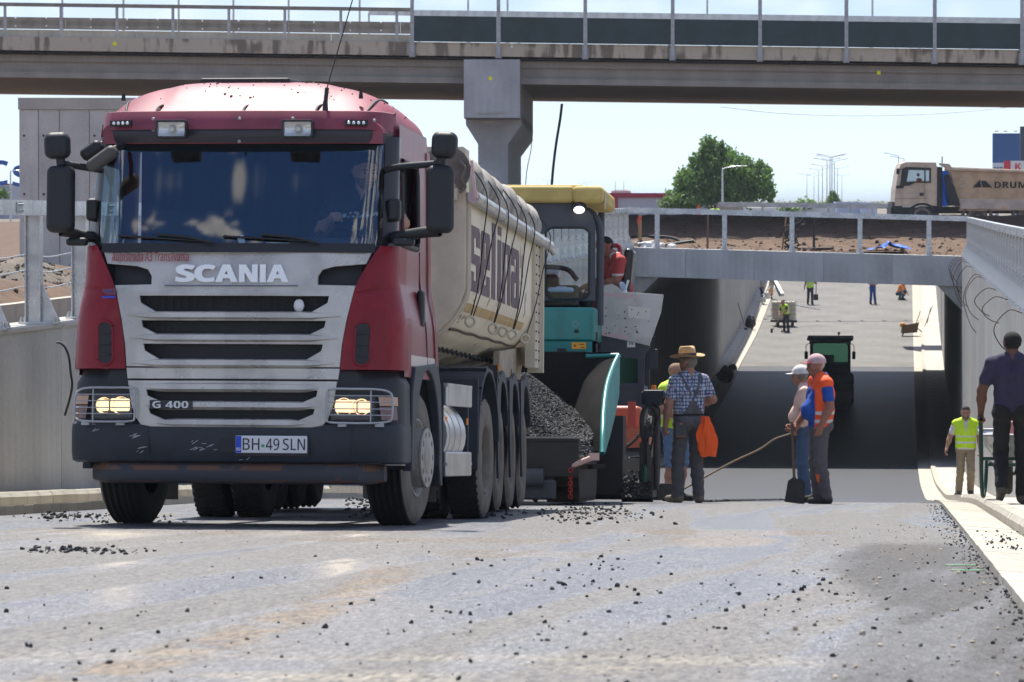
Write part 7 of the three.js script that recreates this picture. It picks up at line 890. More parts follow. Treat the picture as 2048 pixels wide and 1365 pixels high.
// far workers on the other ramp
const farAt = (px, d, v) => onRoad(px, d);
const farTool = (name, label, cat, a, b, blade) => { const t = thing(name, label, cat); mesh('handle', bar(a, b, 0.02, 6), M.woodDark, t); mesh('blade', rbox(...blade, 0.02, a.toArray ? a.toArray() : a), M.black, t); return t; };
{
  const F = (label, px, d, yaw, o) => makePerson({ label, pos: farAt(px, d), yaw, cell: 0.028, ...o });
  F('worker in yellow vest carrying a shovel up the far ramp', 1621, 243, Math.PI - 0.2, { colors: { shirt: [0.10, 0.10, 0.11], pants: [0.045, 0.045, 0.055], skin: skinB, shoe: [0.03, 0.03, 0.03], hair: [0.03, 0.025, 0.02] }, vest: { color: [0.50, 0.80, 0.03], stripes: [0.3, 0.6], bottom: 0.92 }, J: { elL: [0.28, 1.17, 0], wrL: [0.33, 0.92, 0.0], elR: [-0.28, 1.2, 0.05], wrR: [-0.34, 1.22, 0.25], anL: [0.14, 0.09, 0.05] } });
  { const a = farAt(1632.5, 243.2), t = thing('shovel', 'shovel held upright by the worker on the far ramp', 'shovel'); mesh('handle', bar([a.x, a.y + 0.55, a.z], [a.x + 0.02, a.y + 1.75, a.z], 0.025, 6), M.woodDark, t); mesh('blade', rbox(0.26, 0.34, 0.03, 0.02, [a.x, a.y + 0.40, a.z]), M.black, t); }
  F('worker in yellow vest raking beside the white water tank', 1573, 225, -0.9, { colors: { shirt: [0.03, 0.03, 0.035], pants: [0.035, 0.035, 0.045], skin: skinB, shoe: [0.03, 0.03, 0.03], hair: [0.05, 0.035, 0.025] }, vest: { color: [0.50, 0.82, 0.03], stripes: [0.25, 0.55], bottom: 0.95 }, J: { chest: [0, 1.27, 0.10], neck: [0, 1.43, 0.18], head: [0, 1.56, 0.25], shL: [0.18, 1.38, 0.14], shR: [-0.18, 1.38, 0.14], elL: [0.27, 1.14, 0.22], wrL: [0.16, 0.98, 0.36], elR: [-0.27, 1.12, 0.20], wrR: [-0.10, 0.92, 0.40], anL: [0.20, 0.09, 0.02], anR: [-0.20, 0.09, -0.05], knL: [0.16, 0.5, 0.04], knR: [-0.16, 0.5, 0.0], toL: [0.22, 0.045, 0.18], toR: [-0.24, 0.045, 0.12] } });
  { const a = farAt(1573, 225), t = thing('asphalt_rake', 'rake drawn over the far ramp by the worker at the tank', 'rake'), e = farAt(1544, 224.6); mesh('handle', bar([a.x - 0.25, a.y + 0.95, a.z + 0.25], [e.x, e.y + 0.08, e.z], 0.022, 6), M.wood, t); mesh('rake_head', rbox(0.12, 0.26, 0.10, 0.02, [e.x, e.y + 0.10, e.z]), M.black, t); }
  F('man in blue overalls standing on the far ramp', 1746, 243, 0.4, { colors: { shirt: [0.02, 0.07, 0.26], pants: [0.02, 0.07, 0.26], skin: skinB, shoe: [0.12, 0.05, 0.03], hair: [0.04, 0.03, 0.02] }, J: { elL: [0.26, 1.18, 0.05], wrL: [0.05, 1.12, 0.22], elR: [-0.26, 1.18, 0.05], wrR: [-0.05, 1.12, 0.22], anL: [0.18, 0.09, -0.02] } });
  F('worker in orange vest and teal trousers crouching at the kerb of the far ramp', 1801, 246, 0.9, { J: { pel: [0, 0.36, -0.1], chest: [0, 0.68, 0.08], neck: [0, 0.84, 0.16], head: [0, 0.96, 0.26], shL: [0.18, 0.79, 0.12], shR: [-0.18, 0.79, 0.12], elL: [0.25, 0.52, 0.22], wrL: [0.18, 0.34, 0.40], elR: [-0.25, 0.52, 0.22], wrR: [-0.18, 0.34, 0.40], hipL: [0.09, 0.34, -0.1], hipR: [-0.09, 0.34, -0.1], knL: [0.17, 0.48, 0.26], knR: [-0.17, 0.48, 0.26], anL: [0.15, 0.09, 0.05], anR: [-0.15, 0.09, 0.05], toL: [0.17, 0.045, 0.22], toR: [-0.17, 0.045, 0.22] }, belt: 0.42, colors: { shirt: [0.80, 0.20, 0.05], pants: [0.02, 0.10, 0.14], skin: skinB, shoe: [0.04, 0.04, 0.04], hair: [0.75, 0.22, 0.08] }, vest: { color: [0.85, 0.30, 0.03], stripes: [0.4], bottom: 0.42 } });
  F('man in grey shirt and blue shorts bending at the kerb of the far ramp', 1524, 243, 1.5, { shorts: true, colors: { shirt: [0.32, 0.34, 0.37], pants: [0.02, 0.04, 0.12], skin: skinB, shoe: [0.04, 0.04, 0.04], hair: [0.03, 0.025, 0.02] }, J: { chest: [0, 1.28, 0.08], neck: [0, 1.45, 0.14], head: [0, 1.58, 0.2] } });
  F('man in dark shirt and pale shorts working beside the grey-shirted man', 1544, 247, -1.2, { shorts: true, colors: { shirt: [0.03, 0.06, 0.05], pants: [0.55, 0.55, 0.54], skin: skinA, shoe: [0.04, 0.04, 0.04], hair: [0.03, 0.025, 0.02] }, J: { anL: [0.16, 0.09, 0.1] } });
}
// ------------------------------------------------------------------ tan tipper truck passing above the underpass
{
  const D = 215, k = D / FPX, gy = -1.36, X = px => (px - 1024) * k, Y = py => (HORIZON - py) * k - gy;
  const T = thing('tipper_truck', 'tan four-axle tipper truck driving along the soil above the underpass', 'truck', [0, gy, -D]), W = 2.45;
  const tan = mat([0.58, 0.47, 0.36], 0.45, { map: rep(tDirt, 0.8) }), tanD = mat([0.55, 0.40, 0.25], 0.6, { map: rep(tDirt, 0.5) });
  const cz = (pts, d, z) => ext(pts.map(([a, b]) => [X(a), Y(b)]).reverse(), d, { bevel: 0.02 }).translate(0, 0, z);
  mesh('cab', [cz([[1789, 412], [1791, 378], [1797, 340], [1802, 328], [1812, 324], [1872, 325], [1874, 335], [1874, 412]], W, -W)], tan, T);
  const sd = mesh('cab_side_trim', cz([[1800, 372], [1804, 338], [1812, 334], [1862, 336], [1862, 366], [1830, 366], [1818, 372]], 0.03, 0.02), M.blackGloss, T); mesh('side_window', cz([[1813, 364], [1817, 340], [1858, 341], [1858, 363], [1828, 363]], 0.01, 0.075), mat([0.45, 0.56, 0.58], 0.05, { metalness: 0.2 }), sd); mesh('window_post', cz([[1848, 366], [1848, 338], [1851, 338], [1851, 366]], 0.01, 0.10), M.blackGloss, sd);
  mesh('driver_shape', [sph(0.13, [X(1836), Y(350), 0.085], [1, 1.1, 0.2]), sph(0.22, [X(1838), Y(360), 0.085], [1.1, 0.7, 0.12])], mat([0.10, 0.035, 0.03], 0.9), sd);
  mesh('door_line', [box(0.02, 1.0, 0.02, [X(1849), Y(385), 0.045]), box(1.6, 0.02, 0.02, [X(1822), Y(397), 0.045])], mat([0.30, 0.24, 0.18], 0.8), T); mesh('door_handle', box(0.2, 0.16, 0.03, [X(1843), Y(389), 0.05]), M.black, T);
  mesh('mirror', [rbox(0.16, 0.3, 0.12, 0.04, [X(1795), Y(343), 0.25]), rbox(0.4, 0.14, 0.12, 0.04, [X(1799), Y(374), 0.2]), bar([X(1795), Y(343), 0.2], [X(1802), Y(338), 0], 0.03)], M.black, T);
  mesh('front_bumper', [box(0.5, 0.9, 2.4, [X(1795), Y(422), -1.2]), box(2.4, 0.5, 2.3, [X(1830), Y(425), -1.2])], MT.slateDark, T);
  mesh('cab_back', [box(0.4, 2.2, 2.3, [X(1877), Y(378), -1.2])], M.black, T); mesh('blue_tarp', [grid(8, 16, (a, b) => [X(1884 + a * 13) + 0.03 * Math.sin(b * 22), lerp(Y(413), Y(342), b), -0.1 + 0.05 * Math.sin(a * 9 + b * 14)])], mat([0.01, 0.12, 0.62], 0.5), T); mesh('lift_ram', cz([[1888, 350], [1898, 350], [1912, 385], [1920, 412], [1896, 412]], 0.5, -0.3), M.black, T);
  mesh('exhaust_whip', bar([X(1885), Y(327), -0.2], [X(1885), Y(313), -0.2], 0.03), M.black, T);
  mesh('tipper_body', [cz([[1921, 419], [1906, 362], [1898, 338], [1900, 334], [2180, 345], [2180, 424]], 0.1, -0.1), cz([[1921, 419], [1906, 362], [1898, 338], [1900, 334], [2180, 345], [2180, 424]], 0.1, -W), box(0.1, 1.7, W, [X(1915), Y(378), -W / 2]), box(X(2180) - X(1920), 0.1, W, [(X(2180) + X(1920)) / 2, Y(420), -W / 2])], tanD, T);
  mesh('body_rim', [cz([[1898, 341], [1878, 330], [1878, 326], [1898, 328], [1904, 336], [2180, 345], [2180, 350], [1902, 341]], 0.14, -0.02)], tan, T); mesh('body_sill', cz([[1920, 418], [1918, 398], [2180, 402], [2180, 424]], 0.05, 0.02), mat([0.55, 0.48, 0.40], 0.6, { map: rep(tDirt, 0.6) }), T); mesh('body_rib', [[354, 363], [368, 378], [385, 392]].map(([a, b]) => box(0.35, 0.1, 0.05, [X(1928), Y((a + b) / 2), 0.03])), tan, T);
  mesh('maker_logo', [cz([[1945, 375], [1960, 359], [1963, 375]], 0.02, 0.02), cz([[1965, 375], [1962, 362], [1972, 362], [1984, 375]], 0.02, 0.02)], M.black, T); mesh('side_lettering', text('DRUM', 1.62, 0.32, 0.02).translate(X(1989) + 0.81, Y(370), 0.03), M.black, T);
  for (const px of [1845, 1955, 2055, 2095]) { wheel(T, 0.52, 0.35, [X(px), 0.52, -0.22], { side: 1 }).rotation.y = -Math.PI / 2; mesh('mudguard', ext([...Array(11)].map((_, i) => { const a = i / 10 * Math.PI; return [X(px) + Math.cos(a) * 0.78, 0.55 + Math.sin(a) * 0.66]; }).concat([...Array(11)].map((_, i) => { const a = (1 - i / 10) * Math.PI; return [X(px) + Math.cos(a) * 0.64, 0.55 + Math.sin(a) * 0.56]; })), 0.4).translate(0, 0, -0.38), px < 1900 ? MT.slateDark : mat([0.12, 0.11, 0.10], 0.8), T); }
  mesh('chassis', box(7, 0.35, 1.0, [X(1990), 0.85, -1.2]), M.black, T); mesh('side_reflector', box(0.25, 0.06, 0.02, [X(2008), Y(416), 0.09]), MT.amber, T);
}
// ------------------------------------------------------------------ trees: trunk, limbs, and leaves in clumps
const leafG = (() => { const g = new THREE.BufferGeometry(); g.setAttribute('position', new THREE.Float32BufferAttribute([0, 0, 0, 0.5, 0.5, 0.08, 0, 1, 0, -0.5, 0.5, 0.08], 3)); g.setIndex([0, 1, 2, 0, 2, 3]); g.computeVertexNormals(); g.setAttribute('uv', new THREE.Float32BufferAttribute([0.5, 0, 1, 0.5, 0.5, 1, 0, 0.5], 2)); return g; })();
const leafM = [[0.16, 0.29, 0.045], [0.12, 0.235, 0.04], [0.20, 0.34, 0.055]].map(c => mat(c, 0.8, { transmission: 0.45, thickness: 0 }));
function tree(name, label, base, lobes, leaf, per, seed, trunk = true) {   // lobes: [x, y, z, rx, ry, rz] from the base
  const T = thing(name, label, 'tree', base), R = rng(seed), q = new THREE.Quaternion(), e = new THREE.Euler(), m4 = new THREE.Matrix4(), lists = leafM.map(() => []);
  for (const [cx, cy, cz, rx, ry, rz] of lobes) { const n = Math.round(per * rx * ry); for (let c = 0; c < n; c++) { const a = R() * 6.283, b = Math.acos(2 * R() - 1), r = 0.55 + 0.45 * Math.sqrt(R()), x = cx + rx * r * Math.sin(b) * Math.cos(a), y = cy + ry * r * Math.cos(b), z = cz + rz * r * Math.sin(b) * Math.sin(a), s = (0.18 + 0.22 * R()) * Math.min(rx, 1.2), li = R() * 3 | 0; for (let i = 0; i < 20; i++) { e.set(R() * 6, R() * 6, R() * 6); const z2 = leaf * (0.7 + 0.7 * R()); lists[li].push(m4.compose(V(x + (R() - 0.5) * 2 * s, y + (R() - 0.5) * 2 * s, z + (R() - 0.5) * 2 * s), q.setFromEuler(e), V(z2, z2, z2)).clone()); } } }
  const crown = new THREE.Group(); crown.name = 'crown'; T.add(crown);
  lists.forEach((l, i) => { const o = new THREE.InstancedMesh(leafG, leafM[i], l.length); l.forEach((m, k) => o.setMatrixAt(k, m)); o.name = 'foliage'; o.userData.kind = 'stuff'; o.castShadow = o.receiveShadow = true; crown.add(o); });
  if (trunk) { const bark = mat([0.10, 0.075, 0.05], 0.95); mesh('trunk', [bar([0, -0.3, 0], [0.1, lobes[0][1] * 0.7, 0], 0.22, 10, 0.13)], bark, T); for (const [cx, cy, cz] of lobes.slice(0, 6)) mesh('limb', tube([[0.05, lobes[0][1] * 0.35, 0], [cx * 0.5, cy * 0.6, cz * 0.4], [cx, cy, cz]], 0.06, 8, 5), bark, T); }
  return T;
}
{
  const D = 290, k = D / FPX, b = (px, py) => [(px - 1452) * k, (432 - py) * k];
  const base = [(1452 - 1024) * k, (HORIZON - 432) * k, -D], lobe = (px, py, rx, ry, z = 0) => { const [x, y] = b(px, py); return [x, y, z, rx * k, ry * k, rx * k]; };
  tree('broadleaf_tree', 'large round green tree standing beyond the railing of the underpass', base, [lobe(1440, 345, 45, 48), lobe(1385, 375, 34, 38, 0.4), lobe(1420, 302, 18, 28), lobe(1440, 312, 14, 26, 0.5), lobe(1470, 350, 40, 36, 0.6), lobe(1512, 368, 32, 30), lobe(1522, 345, 18, 20), lobe(1490, 338, 18, 20), lobe(1400, 330, 20, 24), lobe(1370, 360, 16, 24), lobe(1450, 385, 60, 30), lobe(1370, 400, 40, 14, 1), lobe(1537, 385, 14, 18), lobe(1342, 408, 22, 9, 1)], 0.19, 105, 7);
  const bush = (px, py, rx, ry, D, seed, label) => { const k = D / FPX; tree('shrub', label, [(px - 1024) * k, (HORIZON - py - ry) * k, -D], [[0, ry * k, 0, rx * k, ry * k, rx * k * 0.8]], 0.22, 60, seed, false); };
  bush(1612, 408, 16, 9, 420, 11, 'low green shrub under the row of distant street lamps'); bush(1640, 412, 12, 7, 430, 12, 'small green shrub beside the distant conifer'); bush(1577, 420, 20, 8, 380, 13, 'pale green shrub beyond the far guard rail'); bush(6, 396, 9, 16, 300, 14, 'dark green shrub below the blue letters');
  tree('conifer', 'slim dark conifer among the distant street lamps', [(1667 - 1024) * 480 / FPX, -1.6, -480], [[0, 0.9, 0, 0.9, 0.8, 0.9], [0, 1.6, 0, 0.6, 0.7, 0.6], [0, 2.2, 0, 0.3, 0.5, 0.3]], 0.2, 130, 15, false);
}
// a hazy belt of far trees along the whole horizon
{
  const R = rng(99), l = [], q = new THREE.Quaternion(), e = new THREE.Euler(); for (let i = 0; i < 9000; i++) { const x = lerp(-190, 260, R()), z = -lerp(900, 1500, R()), h = 0.2 + 2.6 * noise(x * 0.05, 7, 4) ** 2; e.set(R() * 6, R() * 6, R() * 6); const s = 0.35 + 0.5 * R(); l.push(new THREE.Matrix4().compose(V(x, -1.5 + h * R(), z), q.setFromEuler(e), V(s, s, s))); }
  const o = new THREE.InstancedMesh(leafG, leafM[1], l.length); l.forEach((m, i) => o.setMatrixAt(i, m)); o.name = 'far_treeline'; tag(o, 'hazy line of far trees along the horizon', null, null, 'stuff'); scene.add(o);
}
// ------------------------------------------------------------------ far buildings, signs, lamps, guard rail
{
  const at = D => { const k = D / FPX; return [px => (px - 1024) * k, py => (HORIZON - py) * k]; };
  { const D = 330, [X, Y] = at(D), T = thing('warehouse', 'low grey warehouse with red fascia beyond the paver', 'building', [0, 0, -D]); mesh('wall', box(X(1420) - X(1170), Y(394) + 2.2, 12, [(X(1420) + X(1170)) / 2, (Y(394) - 2.2) / 2, -6]), mat([0.42, 0.43, 0.47], 0.8), T); mesh('fascia', box(X(1422) - X(1168), 0.36, 12.2, [(X(1420) + X(1170)) / 2, Y(391), -5.98]), mat([0.30, 0.012, 0.04], 0.6), T); mesh('pillar', [1213, 1232].map(p => box(0.3, Y(394) + 2.2, 0.2, [X(p), (Y(394) - 2.2) / 2, 0.05])), mat([0.34, 0.03, 0.05], 0.7), T); mesh('roof_unit', [rbox(1.5, 0.35, 1.2, 0.06, [X(1244), Y(387) + 0.05, -3]), box(1.1, 0.15, 1, [X(1243), Y(382), -3])], mat([0.52, 0.50, 0.44], 0.8), T); mesh('antenna', [1232, 1249].map(p => bar([X(p), Y(388), -2], [X(p), Y(362), -2], 0.02)), M.galvDull, T); }
  { const D = 420, [X, Y] = at(D), T = thing('sheds', 'pale blue-grey sheds on the skyline beside the tan tipper truck', 'building', [0, 0, -D]); mesh('shed', box(2.9, 1.6, 4, [X(1700), Y(404) - 0.8, 0]), mat([0.42, 0.48, 0.62], 0.8), T); mesh('shed', box(1.6, 1.4, 4, [X(1733), Y(405) - 0.7, 1]), mat([0.50, 0.54, 0.66], 0.8), T); mesh('shed', box(14, 1.0, 4, [X(1580), Y(416) - 0.5, -2]), mat([0.62, 0.62, 0.62], 0.8), T); }
  { const D = 340, [X, Y] = at(D), T = thing('store_building', 'grey store with big blue rooftop letters beside the new pier wall', 'building', [0, 0, -D]); mesh('wall', box(8, 3.4, 6, [X(-80), Y(372) - 1.7, -3.1]), mat([0.36, 0.37, 0.44], 0.8), T); mesh('red_trim', box(8.05, 0.1, 6.05, [X(-80), Y(369), -3.1]), mat([0.4, 0.03, 0.05], 0.7), T); mesh('letter', text('C', 1.5, 2.0, 0.25).translate(X(-2), Y(346), 0), mat([0.02, 0.08, 0.34], 0.5), T); mesh('letter', text('S', 1.3, 1.7, 0.25).translate(X(42), Y(352), 0), mat([0.02, 0.08, 0.34], 0.5), T); mesh('sign_frame', [box(7, 0.06, 0.1, [X(-40), Y(371), -0.1])], M.galvDull, T); }
  { const D = 380, [X, Y] = at(D), T = thing('billboard', 'tall blue billboard with white strip lettered DED above the tan tipper truck', 'billboard', [0, 0, -D]); mesh('panel', box(X(2039) - X(1985), Y(267) - Y(326), 0.5, [(X(2039) + X(1985)) / 2, (Y(267) + Y(326)) / 2, 0]), mat([0.015, 0.085, 0.26], 0.5), T); mesh('white_strip', box(X(2007) - X(1985), Y(326) - Y(342), 0.5, [(X(2007) + X(1985)) / 2, (Y(326) + Y(342)) / 2, 0]), mat([0.6, 0.63, 0.68], 0.6), T); mesh('lettering', text('DED', 0.82, 0.30, 0.03).translate(X(1996), Y(338), 0.27), mat([0.015, 0.085, 0.26], 0.5), T); mesh('floodlights', [1992, 2010, 2030].map(p => box(0.3, 0.08, 0.3, [X(p), Y(263), 0.3])), M.galvDull, T); mesh('mast', [1995, 2030].map(p => box(0.3, Y(342) + 2.2, 0.3, [X(p), (Y(342) - 2.2) / 2, -0.4])), M.galvDull, T); }
  { const D = 372, [X, Y] = at(D), T = thing('store_sign', 'red and white store sign with a red letter mark beside the blue billboard', 'sign', [0, 0, -D]); mesh('red_panel', box(X(2020) - X(2007), Y(322) - Y(344), 0.4, [(X(2020) + X(2007)) / 2, (Y(322) + Y(344)) / 2, 0.2]), mat([0.55, 0.015, 0.03], 0.5), T); mesh('white_panel', box(X(2060) - X(2020.3), Y(322) - Y(344), 0.4, [(X(2060) + X(2020.3)) / 2, (Y(322) + Y(344)) / 2, 0.2]), mat([0.66, 0.66, 0.67], 0.5), T); mesh('mark', text('K', 0.52, 0.52, 0.04).translate(X(2035), Y(333), 0.42), mat([0.6, 0.015, 0.03], 0.5), T); mesh('dark_tower', box(0.8, Y(253) + 2, 0.6, [X(2052), (Y(253) - 2) / 2, -1]), mat([0.03, 0.04, 0.07], 0.6), T); }
  // street lamps
  const lamp = (px, top, arms, label, len = 1.9) => { const h = 9.5, s = (HORIZON - top) / (h - 1.5), D = FPX / s, T = thing('street_lamp', label, 'street lamp', [(px - 1024) / s, -1.5, -D], 0, 'street lamps along the far road'); mesh('pole', cyl(0.07, 0.13, h, [0, h / 2, 0], [0, 0, 0], 8), M.galvDull, T); for (const a of arms) { mesh('arm', bar([0, h, 0], [a * len, h + 0.45, 0.3 * a], 0.06), M.galvDull, T); mesh('lamp_head', rbox(0.9, 0.14, 0.35, 0.05, [a * (len + 0.4), h + 0.5, 0.3 * a], [0, 0, a * 0.15]), M.galvDull, T); } };
  for (const [px, top] of [[1614, 350], [1628, 353], [1637, 341], [1645, 333], [1654, 322], [1660, 316], [1664, 314], [1669, 323], [1675, 338], [1684, 352]]) lamp(px, top, [-1, 1], 'slim double-armed street lamp in the distant row');
  for (const [px, top] of [[1797, 312], [1808, 318]]) lamp(px, top, [-1], 'single-armed street lamp behind the tan tipper truck');
  for (const [px, top] of [[1095, 362], [1164, 368], [1174, 366]]) lamp(px, top, [-1, 1], 'tiny distant street lamp behind the paver canopy');
  { const D = 265, k = D / FPX, T = thing('street_lamp', 'grey street lamp standing in front of the large round tree', 'street lamp', [(1445 - 1024) * k, -1.5, -D]); const h = (HORIZON - 338) * k + 1.5; mesh('pole', cyl(0.05, 0.09, h, [0, h / 2, 0], [0, 0, 0], 10), M.galv, T); mesh('arm', tube([[0, h, 0], [0.5, h + 0.12, 0], [1.25, h + 0.17, 0]], 0.04, 10, 6), M.galv, T); mesh('lamp_head', rbox(0.4, 0.07, 0.2, 0.03, [1.3, h + 0.17, 0]), M.galv, T); }
  { const D = 340, k = D / FPX, T = thing('street_lamp', 'pale street lamp before the blue rooftop letters', 'street lamp', [(21 - 1024) * 300 / FPX, -1.5, -300]); mesh('pole', cyl(0.05, 0.08, 3.5, [0, 1.75, 0], [0, 0, 0], 8), M.galv, T); mesh('arm', bar([0, 3.5, 0], [0.4, 3.55, 0], 0.035), M.galv, T); mesh('lamp_head', rbox(0.35, 0.06, 0.18, 0.03, [0.5, 3.56, 0]), M.galv, T); }
  { const D = 235, [X, Y] = at(D), T = thing('crash_barrier', 'grey steel crash barrier beyond the soil above the underpass', 'barrier', [0, 0, -D]); for (let p = 1437; p < 1790; p += 88) mesh('beam', [box(X(p + 87) - X(p), 0.14, 0.06, [X(p + 43.5), Y(407 + (p - 1437) * 0.012), 0]), box(X(p + 87) - X(p), 0.12, 0.06, [X(p + 43.5), Y(412 + (p - 1437) * 0.012), 0])], M.galvDull, T); for (let p = 1437; p < 1800; p += 44) mesh('barrier_post', box(0.1, 1.4, 0.1, [X(p), Y(410) - 0.6, -0.1]), M.galvDull, T); mesh('fence_panel', box(X(1488) - X(1437), 0.5, 0.1, [X(1462), Y(420), -0.3]), mat([0.30, 0.27, 0.24], 0.8), T); }
}
// ------------------------------------------------------------------ things lying and standing on the soil above the underpass
{
  const soil = (px, d) => { const x = (px - 1024) / FPX * d, [u, v] = uvOf(x, -d); return V(x, landY(u, v), -d); };
  const stake = (px, d, h, r, m, lean, name, label, cat) => { const p = soil(px, d), t = thing(name, label, cat, p); mesh('shaft', bar([0, -0.2, 0], [lean, h, 0], r, 8), m, t); return t; };
  { const t = stake(1280, 141.5, 1.15, 0.06, M.wood, 0.0, 'wooden_post', 'weathered wooden post with red tape stuck in the soil near the paver', 'post'); mesh('tape', [box(0.12, 0.10, 0.12, [0, 1.02, 0]), box(0.05, 0.22, 0.03, [-0.07, 0.92, 0.02])], mat([0.55, 0.04, 0.03], 0.6), t); }
  stake(1415, 141, 1.25, 0.035, M.woodDark, 0.02, 'steel_stake', 'thin dark stake standing in the soil behind the portal railing', 'stake'); stake(1563, 141, 1.25, 0.03, M.wood, 0.18, 'wooden_stick', 'brown wooden stick leaning beside the bundle of wires', 'stick'); stake(1628, 142, 1.2, 0.04, M.black, 0.01, 'steel_stake', 'black stake on a dark mat above the underpass', 'stake');
  { const p = soil(1628, 141.4), t = thing('rubber_mat', 'dark rubber mat lying flat on the beam above the underpass', 'mat', p); mesh('mat', loft([0, 0.03].map(h => oval(1.3, 0.8, 0.3).map(([a, b]) => [a, h + 0.03, b])), true, true), M.black, t); }
  { const p = soil(1583, 140.8), t = thing('wire_bundle', 'tangled bundle of black wires hanging on a railing post', 'wires', p), R = rng(3); mesh('wire', [...Array(9)].map(() => tube([...Array(7)].map((_, i) => [(R() - 0.5) * 0.5 + (i > 4 ? 0.3 * R() : 0), i * 0.17 + R() * 0.1, (R() - 0.5) * 0.3]), 0.022, 26, 5)), M.black, t); }
  { const t = thing('black_hose', 'black corrugated hose curving over the soil behind the railing', 'hose'); mesh('hose', tube([1210, 1250, 1300, 1340, 1362, 1355, 1320, 1260, 1215].map((px, i) => { const p = soil(px, [150, 150, 149.5, 149, 148, 146.5, 145, 144.5, 144][i]); p.y += 0.05; return p; }), 0.05, 70, 7), M.black, t); }
  { const R = rng(14); for (const [px, d, l, a, m, n, lb] of [[1262, 140.6, 1.5, 0.25, M.galvDull, 'metal_pipe', 'grey metal pipe among the rubbish by the wooden post'], [1335, 140.8, 1.7, -0.35, M.black, 'plastic_pipe', 'black plastic pipe propped by the railing post'], [1345, 141.3, 1.4, -0.2, M.darkSteel, 'steel_bar', 'dark steel bar lying on the soil by the railing post'], [1252, 141.2, 1.1, 0.1, M.black, 'plastic_pipe', 'short black pipe lying across the rubbish']]) { const p = soil(px, d), t = thing(n, lb, 'pipe', [p.x, p.y + 0.12, p.z]); mesh('tube', bar([-l / 2, -0.05, 0.1], [l / 2, 0.22 * Math.sign(-a) * -1 * a + 0.1, -0.1], 0.045, 8), m, t); } 
    for (const [px, d, w, h, c, lb] of [[1297, 140.7, 0.5, 0.22, [0.6, 0.62, 0.64], 'white crumpled sack by the wooden post'], [1320, 140.5, 0.4, 0.18, [0.52, 0.5, 0.46], 'pale broken block beside the railing post'], [1271, 140.4, 0.22, 0.2, [0.34, 0.26, 0.17], 'small wooden block below the wooden post'], [1344, 140.5, 0.35, 0.14, [0.6, 0.6, 0.58], 'white scrap of foam by the railing post']]) { const p = soil(px, d), t = thing('rubbish_piece', lb, 'rubbish', p); const g = new THREE.IcosahedronGeometry(w / 2, 2), q = g.attributes.position; for (let i = 0; i < q.count; i++) { const k = 0.7 + 0.6 * noise(q.getX(i) * 7 + 3, q.getY(i) * 7, q.getZ(i) * 7); q.setXYZ(i, q.getX(i) * k, Math.max(-0.05, q.getY(i) * k * h / w * 2), q.getZ(i) * k); } g.computeVertexNormals(); mesh('lump', g.translate(0, 0.06, 0), mat(c, 0.8), t); } }
  { const a = soil(1778, 140.2), t = thing('blue_tarpaulin', 'crumpled blue tarpaulin on the beam above the underpass', 'tarpaulin', a); mesh('sheet', grid(30, 14, (s, v) => { const x = (s - 0.5) * 1.35, z = (v - 0.5) * 0.9, h = 0.10 * Math.max(0, 1 - Math.hypot(x * 1.3 - 0.5, z * 2)) + 0.17 * fbm(x * 5 + 9, z * 5 + 4, 2) * Math.max(0, 1 - Math.abs(x) * 1.35) * 2; return [x, 0.03 + h, z]; }), mat([0.01, 0.12, 0.62], 0.55), t); }
  { const p = soil(1397, 205), t = thing('traffic_cone', 'red and white traffic cone beyond the soil heap', 'cone', [p.x, -0.85, p.z]); mesh('cone', [cyl(0.04, 0.16, 0.62, [0, 0.31, 0], [0, 0, 0], 16), box(0.4, 0.04, 0.4, [0, 0.02, 0])], mat([0.6, 0.05, 0.03], 0.6), t); mesh('band', cyl(0.085, 0.115, 0.14, [0, 0.36, 0], [0, 0, 0], 16), M.white, t); }
  makePerson({ label: 'distant worker in a yellow vest beyond the soil heap', pos: V((1431 - 1024) / FPX * 207, -1.95, -207), yaw: 2.5, cell: 0.03, colors: { shirt: [0.1, 0.1, 0.1], pants: [0.05, 0.05, 0.06], skin: skinB, shoe: [0.03, 0.03, 0.03], hair: [0.03, 0.02, 0.02] }, vest: { color: [0.5, 0.8, 0.03], stripes: [0.4], bottom: 0.95 } });
}
{ const R = rng(61), l = []; for (let i = 0; i < 700; i++) { const u = 139.6 + 26 * R() ** 1.5, v = lerp(WL, WR, R()); const p = P(u, v, landY(u, v)); l.push([p.x, p.y + 0.01, p.z, 0.02 + 0.07 * R() ** 3]); } for (let i = 0; i < 1200; i++) { const u = 50 + 60 * R(), v = -9.3 - (u * 0.021 * 9 + 3) * R(); const p = P(u, v, landY(u, v)); l.push([p.x, p.y + 0.01, p.z, 0.02 + 0.06 * R() ** 3]); } l.length && lumps('soil_clods', 'clods of dry brown soil', l, M.soil); }
